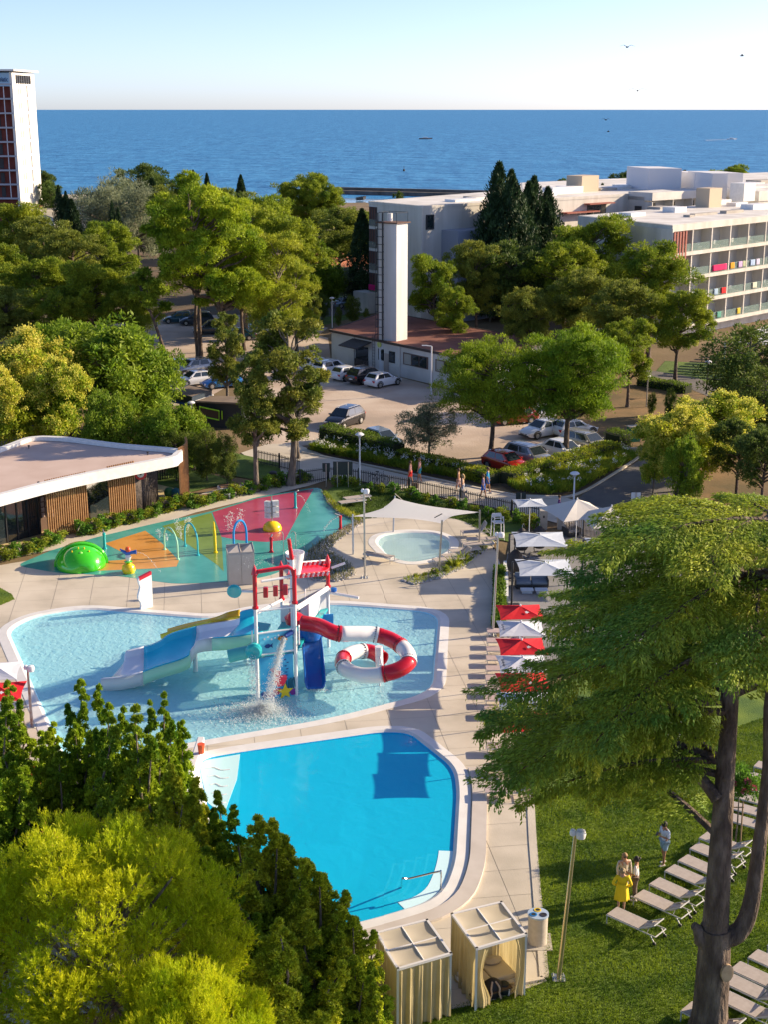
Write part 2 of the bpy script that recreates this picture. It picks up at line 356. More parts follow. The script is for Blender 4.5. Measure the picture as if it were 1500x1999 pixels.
# ================================================================= POOLS
def water_mat(name, tint, bump, scale, refl=1.0, body=(.3, .8, .9), milk=.2):
    m = bpy.data.materials.new(name); m.use_nodes = True; n = m.node_tree.nodes; l = m.node_tree.links
    n.remove(n['Principled BSDF']); out = n['Material Output']
    tr0 = n.new('ShaderNodeBsdfTransparent'); tr0.inputs[0].default_value = (*tint, 1)      # clear water plus light scattered inside it
    df = n.new('ShaderNodeBsdfDiffuse'); df.inputs[0].default_value = (*body, 1); tr = n.new('ShaderNodeMixShader'); tr.inputs[0].default_value = milk; l.new(tr0.outputs[0], tr.inputs[1]); l.new(df.outputs[0], tr.inputs[2])
    gl = n.new('ShaderNodeBsdfGlossy'); gl.inputs['Roughness'].default_value = .04; gl.inputs['Color'].default_value = (1, 1, 1, 1)
    fr = n.new('ShaderNodeFresnel'); fr.inputs['IOR'].default_value = 1.33
    tc = n.new('ShaderNodeTexCoord'); nz = n.new('ShaderNodeTexNoise'); nz.inputs['Scale'].default_value = scale; nz.inputs['Detail'].default_value = 4
    nz.inputs['Distortion'].default_value = .6
    l.new(tc.outputs['Object'], nz.inputs['Vector']); bp = n.new('ShaderNodeBump'); bp.inputs['Strength'].default_value = bump; bp.inputs['Distance'].default_value = .12
    l.new(nz.outputs['Fac'], bp.inputs['Height']); l.new(bp.outputs[0], gl.inputs['Normal']); b2 = n.new('ShaderNodeBump'); b2.inputs['Strength'].default_value = min(1, bump * 1.6); b2.inputs['Distance'].default_value = .16 if milk < .5 else .05; l.new(nz.outputs['Fac'], b2.inputs['Height']); l.new(b2.outputs[0], df.inputs['Normal']); l.new(bp.outputs[0], fr.inputs['Normal'])
    k = n.new('ShaderNodeMath'); k.operation = 'MULTIPLY'; k.inputs[1].default_value = refl; l.new(fr.outputs[0], k.inputs[0])
    mx = n.new('ShaderNodeMixShader'); l.new(k.outputs[0], mx.inputs[0]); l.new(tr.outputs[0], mx.inputs[1]); l.new(gl.outputs[0], mx.inputs[2])
    l.new(mx.outputs[0], out.inputs['Surface']); return m
M_cope = mat('white pool rim', (.68, .67, .65), .55, (.74, .73, .71), 1.5, bump=.1, bscale=30)
def mosaic(name, c, c2):
    m = mat(name, c, .5, c2, 1.1, detail=6); n = m.node_tree.nodes; l = m.node_tree.links
    b = n['Principled BSDF']; src = b.inputs['Base Color'].links[0].from_socket
    tc = n['Texture Coordinate']; vo = n.new('ShaderNodeTexVoronoi'); vo.inputs['Scale'].default_value = 2.6; l.new(tc.outputs['Object'], vo.inputs['Vector'])
    br = n.new('ShaderNodeTexBrick'); br.inputs['Scale'].default_value = 3.0; br.offset = 0; br.inputs['Mortar Size'].default_value = .03
    br.inputs['Color1'].default_value = (1, 1, 1, 1); br.inputs['Color2'].default_value = (.9, .93, .95, 1); br.inputs['Mortar'].default_value = (.75, .8, .85, 1)
    l.new(tc.outputs['Object'], br.inputs['Vector']); mx = n.new('ShaderNodeMixRGB'); mx.blend_type = 'MULTIPLY'; mx.inputs[0].default_value = 1
    l.new(src, mx.inputs[1]); l.new(br.outputs[0], mx.inputs[2]); l.new(mx.outputs[0], b.inputs['Base Color']); return m
M_tileA = mosaic('pale blue mosaic', (.44, .88, .97), (.54, .93, .98))
M_tileB = mosaic('deep blue mosaic', (.03, .60, .95), (.04, .64, .97))
M_tileC = mosaic('pool white mosaic', (.66, .82, .80), (.74, .88, .86))
def basin(name, P, rim, depth, tile, slope=0.0, cope_in=.0):
    n = len(P); m = MB(); Q = offset(P, -slope) if slope else P
    vs = [(p.x, p.y, .03) for p in P] + [(p.x, p.y, -depth) for p in Q]
    m.add(vs, [(i, (i + 1) % n, (i + 1) % n + n, i + n) for i in range(n)]); m.prism(Q, None, -depth)
    struct(m.obj(name + '_basin', tile))
    r = MB(); R1 = offset(P, .14); R2 = offset(P, -.001)
    # rim: sloping beach edge up to the deck
    for A, B, za, zb in ((P, R1, .03, .10), (R1, rim, .10, .075)):
        r.add([(p.x, p.y, za) for p in A] + [(p.x, p.y, zb) for p in B], [(i, i + n, (i + 1) % n + n, (i + 1) % n) for i in range(n)])
    r.add([(p.x, p.y, .075) for p in rim] + [(p.x, p.y, -.2) for p in rim], [(i, i + n, (i + 1) % n + n, (i + 1) % n) for i in range(n)])
    return struct(r.obj(name + '_rim', M_cope))
basin('slide_pool', POOL_A, COPE_A, .36, M_tileA, .5); basin('deep_pool', POOL_B, COPE_B, 1.5, M_tileB); basin('toddler_pool', POOL_C, COPE_C, .25, M_tileC, .3)
sheet('slide_pool_water', offset(POOL_A, .05), -.02, water_mat('slide pool water', (.90, .99, 1.0), .35, 3.2, .55, (.52, .93, 1.0), .42))
sheet('deep_pool_water', offset(POOL_B, .05), -.02, water_mat('deep pool water', (.50, .93, .99), .22, 1.5, .5, (.010, .62, .95), .66))
sheet('toddler_pool_water', offset(POOL_C, .03), .0, water_mat('toddler pool water', (.95, .99, 1.0), .3, 3, .6, (.6, .85, .85), .2))
# outer raised kerb of the deep pool on the right and bottom
kb = offset(POOL_B, .66); kb2 = offset(POOL_B, 1.25)
i0 = [i for i, p in enumerate(kb) if p.x > 1.0 and p.y < 53.5 or (p.x > -2 and p.y < 44)]
seq = sorted(i0); A = [kb[i] for i in seq]; B = [kb2[i] for i in seq]
if A: struct(MB().prism(A + B[::-1], 0, .16).obj('deep_pool_kerb', mat('kerb stone', (.50, .45, .40), .8, (.57, .52, .47), 1.0)))
# entry steps (lower right corner) and shallow bench (upper left)
t = thing('pool_steps', 'white submerged corner steps with a handrail in the deep blue pool', 'pool steps')
cor = G(878, 1742); cnr = [p for p in POOL_B]
M_step = mat('pool step tile', (.62, .88, .95), .5)
cidx = [i for i, p in enumerate(POOL_B) if p.x > .55 and p.y < 46.9]
for k in range(5):
    o_ = offset(POOL_B, .04); q_ = offset(POOL_B, -(2.3 - k * .44)); A = [o_[i] for i in cidx]; B = [q_[i] for i in cidx]
    MB().prism(A + B[::-1], -1.45, -.64 + k * .158).obj('step', M_step, t)
r = [G(786, 1742, -.6), G(786, 1716, .9), G(800, 1715, .92), G(855, 1702, .95), G(862, 1705, .93), G(861, 1748, -.3)]
MB().tube(smoothpath(r, 4), .035, 8).obj('handrail', mat('polished steel', (.6, .6, .6), .15, metal=1), t, smooth=True)
t = thing('shallow_bench', 'pale underwater lounging ledge with ripples in upper left corner of deep pool', 'pool ledge')
Pb = px([(386, 1486), (468, 1472), (462, 1520), (436, 1590), (404, 1566)], 0)
MB().prism(Pb, -1.45, -.005).obj('ledge', mat('ledge tile', (.50, .78, .82), .5), t)
for k in range(5):
    a = G(402 + k * 4, 1500 + k * 16, -.0); b = G(448 - k * 2, 1502 + k * 16, -.0)
    MB().tube(smoothpath([a, a.lerp(b, .33) + Vector((0, .1, 0)), a.lerp(b, .66) - Vector((0, .1, 0)), b], 4), .03, 6).obj('massage_rib', M_wmetal, t)
t = thing('pool_wall', 'low white curved wall at the upper left corner of the deep pool', 'wall')
w = [G(386, 1468), G(376, 1500), G(352, 1560), G(340, 1600)]
MB().prism([w[0] + Vector((.3, 0, 0)), w[1] + Vector((.35, 0, 0)), w[2] + Vector((.4, 0, 0)), w[3] + Vector((.4, 0, 0)), w[3], w[2], w[1], w[0]], .05, .75).obj('masonry', M_cope, t, bevel=.05)
o = tag(MB().lathe([(0, 0), (.12, 0), (.16, .42), (.0, .42)], (0, 0, 0), 12).obj('bucket', mat('orange plastic', (.75, .10, .02), .4)), 'small orange bucket on top of the low white pool wall', 'bucket'); o.location = G(386, 1470, .75) + Vector((.14, 0, 0))
# ================================================================= SPLASH PAD
def wet(name, c, c2): return mat(name, c, .22, c2, .7, bump=.04, bscale=30)
Z0 = .070
PAD = roundpoly(px([(30, 1106), (100, 1076), (190, 1050), (300, 1024), (412, 1000), (500, 972), (622, 952), (650, 982), (700, 1016), (690, 1030), (640, 1056), (600, 1078), (575, 1106), (520, 1128), (440, 1138), (340, 1142), (230, 1126), (110, 1120)]), .8, 4)
pad = sheet('splash_pad', PAD, Z0, wet('teal rubber', (.06, .32, .29), (.09, .39, .35)), z0=.04)
for nm, c, c2, P in (
    ('tan_panel', (.60, .27, .055), (.66, .32, .08), [(204, 1063), (283, 1038), (315, 1062), (349, 1097), (344, 1108), (300, 1112), (250, 1114), (178, 1117), (198, 1098), (252, 1094), (246, 1084)]),
    ('olive_panel', (.17, .26, .045), (.21, .31, .06), [(316, 1029), (412, 1003), (432, 1052), (436, 1118), (425, 1106)]),
    ('magenta_panel', (.40, .055, .11), (.46, .07, .13), [(414, 1002), (500, 975), (612, 956), (588, 996), (556, 1056), (520, 1060), (470, 1057), (432, 1050)])):
    struct(MB().prism(px(P), None, Z0 + .005).obj(nm, wet(nm, c, c2), pad))
M_lime = mat('lime green plastic', (.06, .58, .015), .15, (.04, .50, .01), 1.0, coat=.6)
M_lime2 = mat('pale lime dots', (.30, .80, .12), .2, coat=.4)
M_teal = mat('teal plastic', (.02, .42, .44), .25, coat=.3)
M_yellow = mat('yellow plastic', (.85, .60, .01), .25, coat=.3)
M_blue = mat('blue plastic', (.01, .14, .52), .2, (.008, .11, .46), 1.0, coat=.4)
M_mint = mat('mint plastic', (.42, .80, .55), .3)
M_sky = mat('sky blue plastic', (.02, .30, .72), .3)
# green shell
t = thing('green_shell_dome', 'big glossy green clam shell dome with round studs on splash pad', 'water play dome', G(158, 1104, Z0), .25)
def halfdome(R, y0, y1, tilt, seg=16):
    m = MB()
    def fn(u, v):
        a = math.pi * u; b = y0 + (y1 - y0) * v; rr = R * math.sqrt(max(0, 1 - (b / (R * 1.05)) ** 2))
        return (rr * math.cos(a), b * math.cos(tilt) , max(0, rr * .86 * math.sin(a)) + b * math.sin(tilt) * math.sin(a))
    return m.grid(fn, seg, 10)
halfdome(1.5, -1.574, .1, 0).obj('front_shell', M_lime, t, smooth=True, thick=.06)
o = halfdome(1.62, -.1, 1.69, 0).obj('rear_shell', M_lime, t, smooth=True, thick=.06); o.location = (.02, .2, 0)
MB().tube([(1.56 * math.cos(a * math.pi / 12), .12, 1.36 * math.sin(a * math.pi / 12)) for a in range(13)], .07, 8).obj('lip', M_lime, t, smooth=True)
for a, b in ((-2.2, .25), (-1.9, .6), (-1.57, .25), (-1.3, .55), (-1.05, .22), (-.8, .5), (-1.57, .95), (-2.5, .45)):
    p = Vector((1.5 * math.cos(a) * math.cos(b), 1.42 * math.sin(a) * math.cos(b), 1.3 * math.sin(b)))
    MB().lathe([(.13, -.05), (.12, .03), (.07, .08), (0, .09)], p, 10).obj('stud', M_lime2, t, smooth=True)
for a, b in ((-1.2, 1.15), (-1.8, 1.2), (-1.0, .9), (-2.2, .95)):
    p = Vector((1.5 * math.cos(a) * math.cos(b), 1.42 * math.sin(a) * math.cos(b), 1.3 * math.sin(b))); MB().lathe([(.04, 0), (.04, .14), (0, .16)], p, 6).obj('nozzle', M_yellow, t)
# cannon figure on yellow pod
t = thing('water_cannon', 'yellow pod with blue and orange water cannon squirting to the right', 'water cannon', G(251, 1118, Z0), .1)
MB().lathe([(.34, 0), (.42, .18), (.36, .46), (.16, .62), (0, .66)], n=12).obj('pod', M_yellow, t, smooth=True)
MB().lathe([(.09, .62), (.12, .8), (.2, 1.0), (.14, 1.15), (.0, 1.2)], n=10).obj('stem', M_white, t, smooth=True)
MB().lathe([(.2, .66), (.26, .72), (.1, .76)], n=10).obj('collar', M_lime, t)
MB().tube([(-.4, 0, 1.45), (-.1, 0, 1.25), (.3, 0, 1.28), (.52, 0, 1.3)], [.07, .13, .11, .15], 10).obj('barrel', M_blue, t, smooth=True)
MB().lathe([(0, -.18), (.13, -.13), (.18, 0), (.13, .13), (0, .18)], (.02, 0, 1.48), 12).obj('ball', mat('orange plastic', (.75, .10, .02), .4), t, smooth=True)
MB().tube([(-.3, .1, 1.3), (-.45, .1, 1.5)], .05, 6).obj('handle', M_blue, t)
def hoop(pa, pb, top, r, m, label, extra=None):
    a = G(*pa, Z0); b = G(*pb, Z0); mid = (a + b) / 2; h = zat(top, mid.y) - Z0; t = thing('spray_hoop', label, 'spray hoop', mid, math.atan2((b - a).y, (b - a).x))
    w = (b - a).length / 2; pts = [(-w, 0, 0), (-w, 0, h * .45)] + [(-w * math.cos(k * math.pi / 10), 0, h * .5 + (h * .5) * math.sin(k * math.pi / 10)) for k in range(0, 11)] + [(w, 0, h * .45), (w, 0, 0)]
    MB().tube(pts, r, 8).obj('hoop', m, t, smooth=True)
    for s in (-w, w): MB().lathe([(r * 2, 0), (r * 2, .05), (r, .07)], (s, 0, 0), 10).obj('base_plate', m, t)
hoop((321, 1073), (347, 1092), 1031, .055, M_mint, 'pale green spray hoop, leftmost of the hoops on splash pad')
hoop((361, 1066), (386, 1084), 1022, .055, mat('aqua plastic', (.05, .50, .58), .3), 'aqua blue spray hoop between pale green hoop and yellow post')
hoop((456, 1072), (481, 1066), 1016, .075, M_sky, 'strong blue spray hoop standing behind the grey cabinet')
t = thing('spray_post', 'tall bright yellow tapered spray post on olive ground', 'spray post', G(420, 1079, Z0))
MB().tube([(0, 0, 0), (-.02, 0, 1.2), (-.05, 0, zat(1016, G(420, 1079).y) - .1)], [.09, .10, .05], 10).obj('post', M_yellow, t, smooth=True)
MB().lathe([(.14, 0), (.14, .08), (.09, .1)], n=10).obj('base_plate', M_yellow, t)
def jetpost(p, h, m, label, d):
    t = thing('jet_post', label, 'spray post', G(*p, Z0))
    MB().lathe([(.15, 0), (.15, .05), (.10, .10), (.085, h * .85), (.11, h * .86), (.10, h), (0, h + .03)], n=12).obj('post', m, t, smooth=True)
    MB().tube([(0, 0, h), (d[0] * .4, d[1] * .4, h + .16)], .045, 8).obj('nozzle', M_steel, t)
jetpost((576, 992), 1.15, M_teal, 'short teal jet post on the magenta ground', (.6, -.2))
jetpost((664, 1033), .95, M_red, 'short red jet post on teal ground beside the gravel edge', (-.9, -.3))
jetpost((529, 1078), 1.0, M_red, 'short red jet post in front of the yellow dome', (.2, .3))
jetpost((204, 1071), 1.05, M_teal, 'short teal jet post behind the green shell dome', (-.3, .6))
t = thing('bucket_tree', 'yellow dome with a pole carrying six white square buckets', 'water play post', G(531, 1034, Z0))
MB().lathe([(.62, 0), (.64, .12), (.56, .34), (.36, .52), (0, .60)], n=20).obj('dome', M_yellow, t, smooth=True)
MB().tube([(0, 0, .5), (0, 0, 2.35)], .04, 8).obj('pole', M_steel, t)
for k, z in enumerate((1.0, 1.4, 1.8)):
    for s in (-1, 1):
        b = MB().box((s * .24, 0, z + (.05 if s > 0 else 0)), (.42, .3, .34), .35 * s).obj('bucket', M_white, t)
        MB().tube([(s * .24 + .12 * math.cos(a * .7854), -.165, z + .05 + .12 * math.sin(a * .7854)) for a in range(8)], .012, 4, closed=True).obj('ring', M_steel, b)
for x in (553, 577):
    o = tag(MB().tube([(0, 0, 0), (0, 0, 1.1), (-.05, 0, 1.3), (-.2, 0, 1.36), (-.3, 0, 1.22)], .028, 6).obj('spout', M_steel, smooth=True), 'thin curved steel shower spout, %s of the pair behind the tipping bucket' % ('left' if x < 560 else 'right'), 'spout'); o.location = G(x, 1077, .07)
# water jets: clumps of small droplets
M_drop = mat('white water spray', (.86, .92, .95), .35, alpha=.75, spec=.6)
def droplets(name, pts, size, parent=None):
    P = np.array(pts); n = len(P); s = (RNG.random(n) * .8 + .4)[:, None] * size
    base = np.array([[1, 0, -.7], [-1, 0, -.7], [0, 1, .7], [0, -1, .7]]) * .8
    V = (P[:, None, :] + base[None] * s[:, None, :]).reshape(-1, 3)
    tri = np.array([[0, 2, 1], [0, 3, 2], [0, 1, 3], [1, 2, 3]]); Fc = (np.arange(n)[:, None, None] * 4 + tri[None]).reshape(-1, 3)
    return npmesh(name, V, Fc, M_drop, parent)
def npmesh(name, V, Fc, m, parent=None, smooth=False):
    me = bpy.data.meshes.new(name); V = np.asarray(V, np.float32); Fc = np.asarray(Fc, np.int32); k = Fc.shape[1]
    me.vertices.add(len(V)); me.vertices.foreach_set('co', V.ravel()); me.loops.add(Fc.size); me.loops.foreach_set('vertex_index', Fc.ravel())
    me.polygons.add(len(Fc)); me.polygons.foreach_set('loop_start', np.arange(0, Fc.size, k, dtype=np.int32))
    me.update(calc_edges=True)
    if smooth: me.polygons.foreach_set('use_smooth', [True] * len(Fc))
    me.materials.append(m); o = bpy.data.objects.new(name, me); COL.objects.link(o)
    if parent: o.parent = parent
    return o
def plume(x, y, h, label):
    b = G(x, y, Z0); pts = []
    for k in range(70):
        t = random.random() ** .8; pts.append((b.x + random.gauss(0, .05 + .07 * t), b.y + random.gauss(0, .05 + .07 * t), b.z + h * t))
    o = droplets('water_jet', pts, .045); tag(o, label, 'water jet', 'ground jets on splash pad'); stuff(o)
for x, y, h in ((310, 1050, .6), (325, 1056, .5), (345, 1040, 1.0), (352, 1052, .9), (365, 1045, 1.2), (369, 1030, .7), (444, 1036, 1.1), (452, 1035, 1.3), (463, 1030, .8), (470, 1026, 1.2)):
    plume(x, y, h, 'white foaming ground jet rising from the splash pad')
def jetarc(a, b, h, n, sz, label, sp=.04):
    pts = []
    for k in range(n):
        t = random.random(); p = Vector(a).lerp(Vector(b), t); p.z += 4 * h * t * (1 - t); s = sp * (.3 + t * 2.2); pts.append((p.x + random.gauss(0, s), p.y + random.gauss(0, s), p.z + random.gauss(0, s)))
    o = droplets('water_arc', pts, sz); tag(o, label, 'water jet'); return stuff(o)
jetarc(G(580, 968, 1.2), G(603, 1000, .1), .4, 90, .03, 'arching water jet from the teal post on magenta ground', .02)
jetarc(G(660, 1008, 1.1), G(630, 1038, .1), .2, 110, .04, 'white water jet sprayed from the red post to the left', .03)
jetarc(G(268, 1078, 1.3), G(312, 1118, .1), .3, 90, .025, 'thin water jet from the blue and orange cannon', .015)
# ================================================================= grey cabinet
t = thing('cabinet', 'grey beige double door equipment cabinet with angled open top', 'cabinet', G(470, 1137, .06), math.radians(12))
M_cab = mat('warm grey laminate', (.42, .39, .35), .6, (.46, .43, .39), 2.0)
MB().box((0, 0, 1.0), (1.55, 1.0, 2.0)).obj('carcass', M_cab, t)
for s in (-1, 1): MB().box((s * .385, -.515, .98), (.74, .03, 1.88)).obj('door', M_cab, t)
for s in (-1, 1):
    m = MB(); x0, x1 = (-.775, -.02) if s < 0 else (.02, .775)
    m.tube([(x0, -.5, 2.02), (x1, -.5, 2.02), (x1, .5, 2.3), (x0, .5, 2.02)], .02, 4, closed=True); m.add([(x0, -.5, 2.01), (x1, -.5, 2.01), (x1, .5, 2.28), (x0, .5, 2.02)], [(0, 1, 2, 3)]); m.obj('lid', M_cab, t)
MB().box((0, .5, 2.12), (1.55, .04, .26)).obj('back_rail', M_cab, t)
# white banner panel
a, b = G(273, 1190, .06), G(297, 1184, .06); t = thing('banner_board', 'tall white wavy edged notice board with a red top stripe', 'sign board', (a + b) / 2, math.atan2((b - a).y, (b - a).x))
w = (b - a).length / 2; h = zat(1126, a.y)
out = [(-w, 0), (w, 0), (w, h + .1), (-w, h - .1)] + [(-w - .06 * math.sin(k * 1.4) - (.06 if 3 < k < 7 else 0), h * (1 - k / 9)) for k in range(1, 9)]
def vpanel(pts, th, z=0): m = MB(); m.M = Matrix.Rotation(math.pi / 2, 4, 'X'); m.prism([(p[0], p[1]) for p in pts], -th / 2, th / 2); return m
vpanel(out, .16).obj('panel', mat('bright white board', (.82, .82, .82), .4), t)
vpanel([(-w, h - .28), (w, h - .08), (w, h + .11), (-w, h - .09)], .175).obj('red_stripe', M_red, t)
# ================================================================= WATER PLAY TOWER
T = thing('water_play_tower', 'red and white water play tower with slides, bucket and painted fish panels', 'water slide tower', (0, 0, 0))
FL, FR, BR = G(503, 1368), G(578, 1356), G(641, 1262); BL = FL + (BR - FR) * .8 + Vector((-.2, 0, 0))
def zz(y, p): return zat(y, p.y)
def post(name, p, z0, z1, r, m): return MB().tube([(p.x, p.y, z0), (p.x, p.y, z1)], r, 12).obj(name, m, T, smooth=True)
zr = 4.65; zt = 6.35
for p, a, b in ((FL, zr, zt), (FR, zr, zt), (BR, 3.3, 4.6), (BL, 3.3, 4.9)):
    post('post', p, -.42, a, .085, M_wmetal); post('red_sleeve', p, a, b, .105, M_red)
    MB().lathe([(.15, 0), (.15, .10), (.105, .12)], (p.x, p.y, a), 12).obj('collar', M_red, T)
for p in (FL, BR, BL): MB().lathe([(.16, 0), (.1, .25), (0, .5)], (p.x, p.y, zt if p in (FL,) else (4.6 if p is BR else 4.9)), 10).obj('finial', M_red, T, smooth=True)
MB().tube([(FL.x, FL.y, zt - .1), (FL.x + .15, FL.y, zt + .12), (FR.x - .3, FR.y, zt + .12), (FR.x - .08, FR.y, zt), (FR.x, FR.y, zt - .3)], .105, 12).obj('top_beam', M_red, T, smooth=True)
MB().tube([(FL.x + .3, FL.y, zt - .35), (FR.x - .1, FR.y, zt - .35)], .065, 10).obj('cross_tube', M_wmetal, T, smooth=True)
MB().tube([(FL.x, FL.y, zt - .95), (FR.x, FR.y, zt - .95)], .02, 6).obj('axle', M_dark, T)
for k in range(3):
    p = FL.lerp(FR, .27 + .25 * k); MB().box((p.x, p.y, zt - .95), (.22, .24, .5)).obj('tipping_cup', M_red, T, bevel=.03)
MB().tube([(FL.x, FL.y, 4.5), (FR.x, FR.y, 4.5)], .055, 10).obj('cross_tube', M_wmetal, T, smooth=True)
for k in (0, 1):
    a, b = (FL, BL) if k == 0 else (FR, BR); MB().tube([(a.x, a.y, 4.4), (b.x, b.y, 3.3 + .0)], .08, 10).obj('side_tube', M_wmetal, T, smooth=True)
# tall mast with tipping bucket
mp_ = FR + Vector((-.25, 2.2, 0)); zb = zat(1052, mp_.y)
post('mast', mp_, 2.0, zat(1092, mp_.y), .11, M_wmetal); MB().tube([(mp_.x, mp_.y, zat(1092, mp_.y)), (mp_.x - .12, mp_.y, zb)], [.11, .09], 10).obj('red_mast', M_red, T, smooth=True)
bk = mp_ + Vector((.12, .55, zat(1127, mp_.y))); bu = MB().lathe([(0, 0), (.26, 0), (.28, .08), (.46, 1.05), (.48, 1.10), (.44, 1.10), (.27, .1)], bk, 24).obj('tipping_bucket', mat('bright white board', (.82, .82, .82), .4), T, smooth=True)
for z, w_ in ((.55, .12), (.8, .2)): MB().lathe([(.295 + z * .175, z), (.297 + (z + .1) * .175, z + .12)], bk, 8, math.pi * 1.05, math.pi * 1.35).obj('bucket_letters', M_red, bu)
# red roof ramp from bucket to rear post
ra = PY(562, 1118, FR.y + 3.2); rb = BR + Vector((.1, -.2, 4.35)); ra.z = 5.1
dv = (rb - ra).normalized(); sd_ = Vector((-.35, .94, 0))
sd_ = Vector((0, 1, 0)); W_ = .85
mr = MB(); q = [ra - sd_ * W_, rb - sd_ * W_, rb + sd_ * W_, ra + sd_ * W_]; mr.add([tuple(p) for p in q] + [tuple(p + Vector((0, 0, -.06))) for p in q], [(0, 1, 2, 3), (7, 6, 5, 4), (0, 4, 5, 1), (1, 5, 6, 2), (2, 6, 7, 3), (3, 7, 4, 0)]); roof = mr.obj('roof_ramp', M_red, T)
for s in (-1, 1):
    for k in range(17):
        p = ra.lerp(rb, (k + .5) / 17) + sd_ * s * (W_ + .03) + Vector((0, 0, .07)); MB().box(p, (.13, .05, .22), 0, 0, math.atan2(-dv.z, dv.x)).obj('checker_tile', M_red if k % 2 else M_wmetal, roof)
    MB().tube([ra + sd_ * s * (W_ + .03) + Vector((0, 0, .2)), rb + sd_ * s * (W_ + .03) + Vector((0, 0, .2))], .035, 6).obj('rim', M_red if s < 0 else M_wmetal, roof)
MB().tube([FR + Vector((.1, .2, 4.3)), BR + Vector((0, 0, 3.2))], .09, 10).obj('brace', M_wmetal, T, smooth=True)
# platform, rails, panels
PZ = 2.15
plat = [FL + Vector((.1, .1, 0)), FR + Vector((-.05, .1, 0)), BR, BL]
MB().prism(plat, PZ - .12, PZ).obj('platform', M_teal, T)
MB().prism([FL + Vector((-1.0, 2.2, 0)), FL + Vector((0, 1.4, 0)), FL + Vector((.3, 4.6, 0)), FL + Vector((-.7, 5, 0))], PZ - .12, PZ).obj('side_platform', M_teal, T)
M_pan = mat('printed sea panel', (.02, .30, .62), .3, (.06, .50, .78), .8)
fd = (FR - FL).normalized(); fw = (FR - FL).length; fang = math.atan2(fd.y, fd.x)
def frontpanel(z0, z1, m, name):
    c = (FL + FR) / 2 + Vector((0, 0, (z0 + z1) / 2)); return MB().box(c, (fw - .28, .06, z1 - z0), fang).obj(name, m, T)
up_ = frontpanel(2.35, 3.35, mat('light sea panel', (.12, .55, .78), .3, (.20, .66, .84), 1.0), 'fish_panel'); lo = frontpanel(.0, 2.15, M_pan, 'reef_panel')
for z in (2.32, 3.4): MB().tube([FL + Vector((0, -.02, z)), FR + Vector((0, -.02, z))], .05, 8).obj('panel_rail', M_wmetal, T)
def onpanel(u, z, d=.045): p = FL.lerp(FR, u); n = Vector((fd.y, -fd.x, 0)); return p + n * d + Vector((0, 0, z))
def flat(poly, u, z, m, parent, name, s=1.0, d=.045):
    c = onpanel(u, z, d); pts = [c + fd * (x * s) + Vector((0, 0, y * s)) for x, y in poly]; n = Vector((fd.y, -fd.x, 0)) * .012
    k = len(pts); mm = MB(); mm.add([tuple(p + n) for p in pts] + [tuple(p) for p in pts], [tuple(range(k))] + [(i, i + k, (i + 1) % k + k, (i + 1) % k) for i in range(k)]); return mm.obj(name, m, parent)
fish = [(-.5, 0), (-.3, -.2), (0, -.25), (.25, -.1), (.5, -.28), (.42, 0), (.5, .28), (.25, .1), (0, .25), (-.3, .2)]
M_fo = mat('orange print', (.80, .28, .01), .4); M_fb = mat('navy print', (.01, .05, .25), .4); M_fr = mat('crimson print', (.62, .02, .06), .4); M_fp = mat('purple print', (.20, .02, .25), .4); M_cr = mat('coral print', (.55, .06, .12), .4)
flat(fish, .66, 3.02, M_fo, up_, 'painted_fish', .5); flat([(-.12, .24), (-.02, .26), (.1, -.22), (0, -.25)], .66, 3.02, M_fr, up_, 'fish_stripe', .5, .06)
flat(fish, .3, 2.72, M_fb, up_, 'painted_fish', .42)
for k in range(5): flat([(.05 * math.cos(a), .05 * math.sin(a)) for a in np.linspace(0, 5.5, 8)], .2 + .09 * k, 3.1 + .08 * math.sin(k * 2), M_wmetal, up_, 'bubble')
blob = [(.25 * math.cos(a) * (1 + .25 * math.sin(3 * a)), .25 * math.sin(a) * (1 + .2 * math.cos(2 * a))) for a in np.linspace(0, 5.9, 14)]
for u, z, s, m in ((.58, .82, 1.2, M_fr), (.5, 1.25, .8, M_cr), (.42, 1.45, .6, M_fr), (.66, 1.0, .7, M_cr), (.5, .34, .8, M_cr), (.2, .25, .9, M_fb), (.35, .2, .8, M_fp), (.92, .2, .8, M_fp)): flat(blob, u, z, m, lo, 'painted_sea_creature', s, .04 + .012 * (s > .9))
star = [((.34 if k % 2 == 0 else .15) * math.cos(k * math.pi / 5 + .3), (.34 if k % 2 == 0 else .15) * math.sin(k * math.pi / 5 + .3)) for k in range(10)]
flat(star, .7, .28, mat('yellow print', (.85, .62, .02), .4), lo, 'painted_starfish', 1.25, .07)
for k in range(6): flat([(-.03, 0), (.03, 0), (.06 * math.sin(k) + .03, .5), (.06 * math.sin(k) - .04, .5)], .74 + .045 * k, .35 + .05 * (k % 3), mat('dark teal print', (.005, .09, .16), .4), lo, 'painted_seaweed', 1, .055)
for k in range(7): flat(fish, .75 + .15 * math.sin(k * 3.1), .95 + .16 * k, M_fb, lo, 'painted_small_fish', .12)
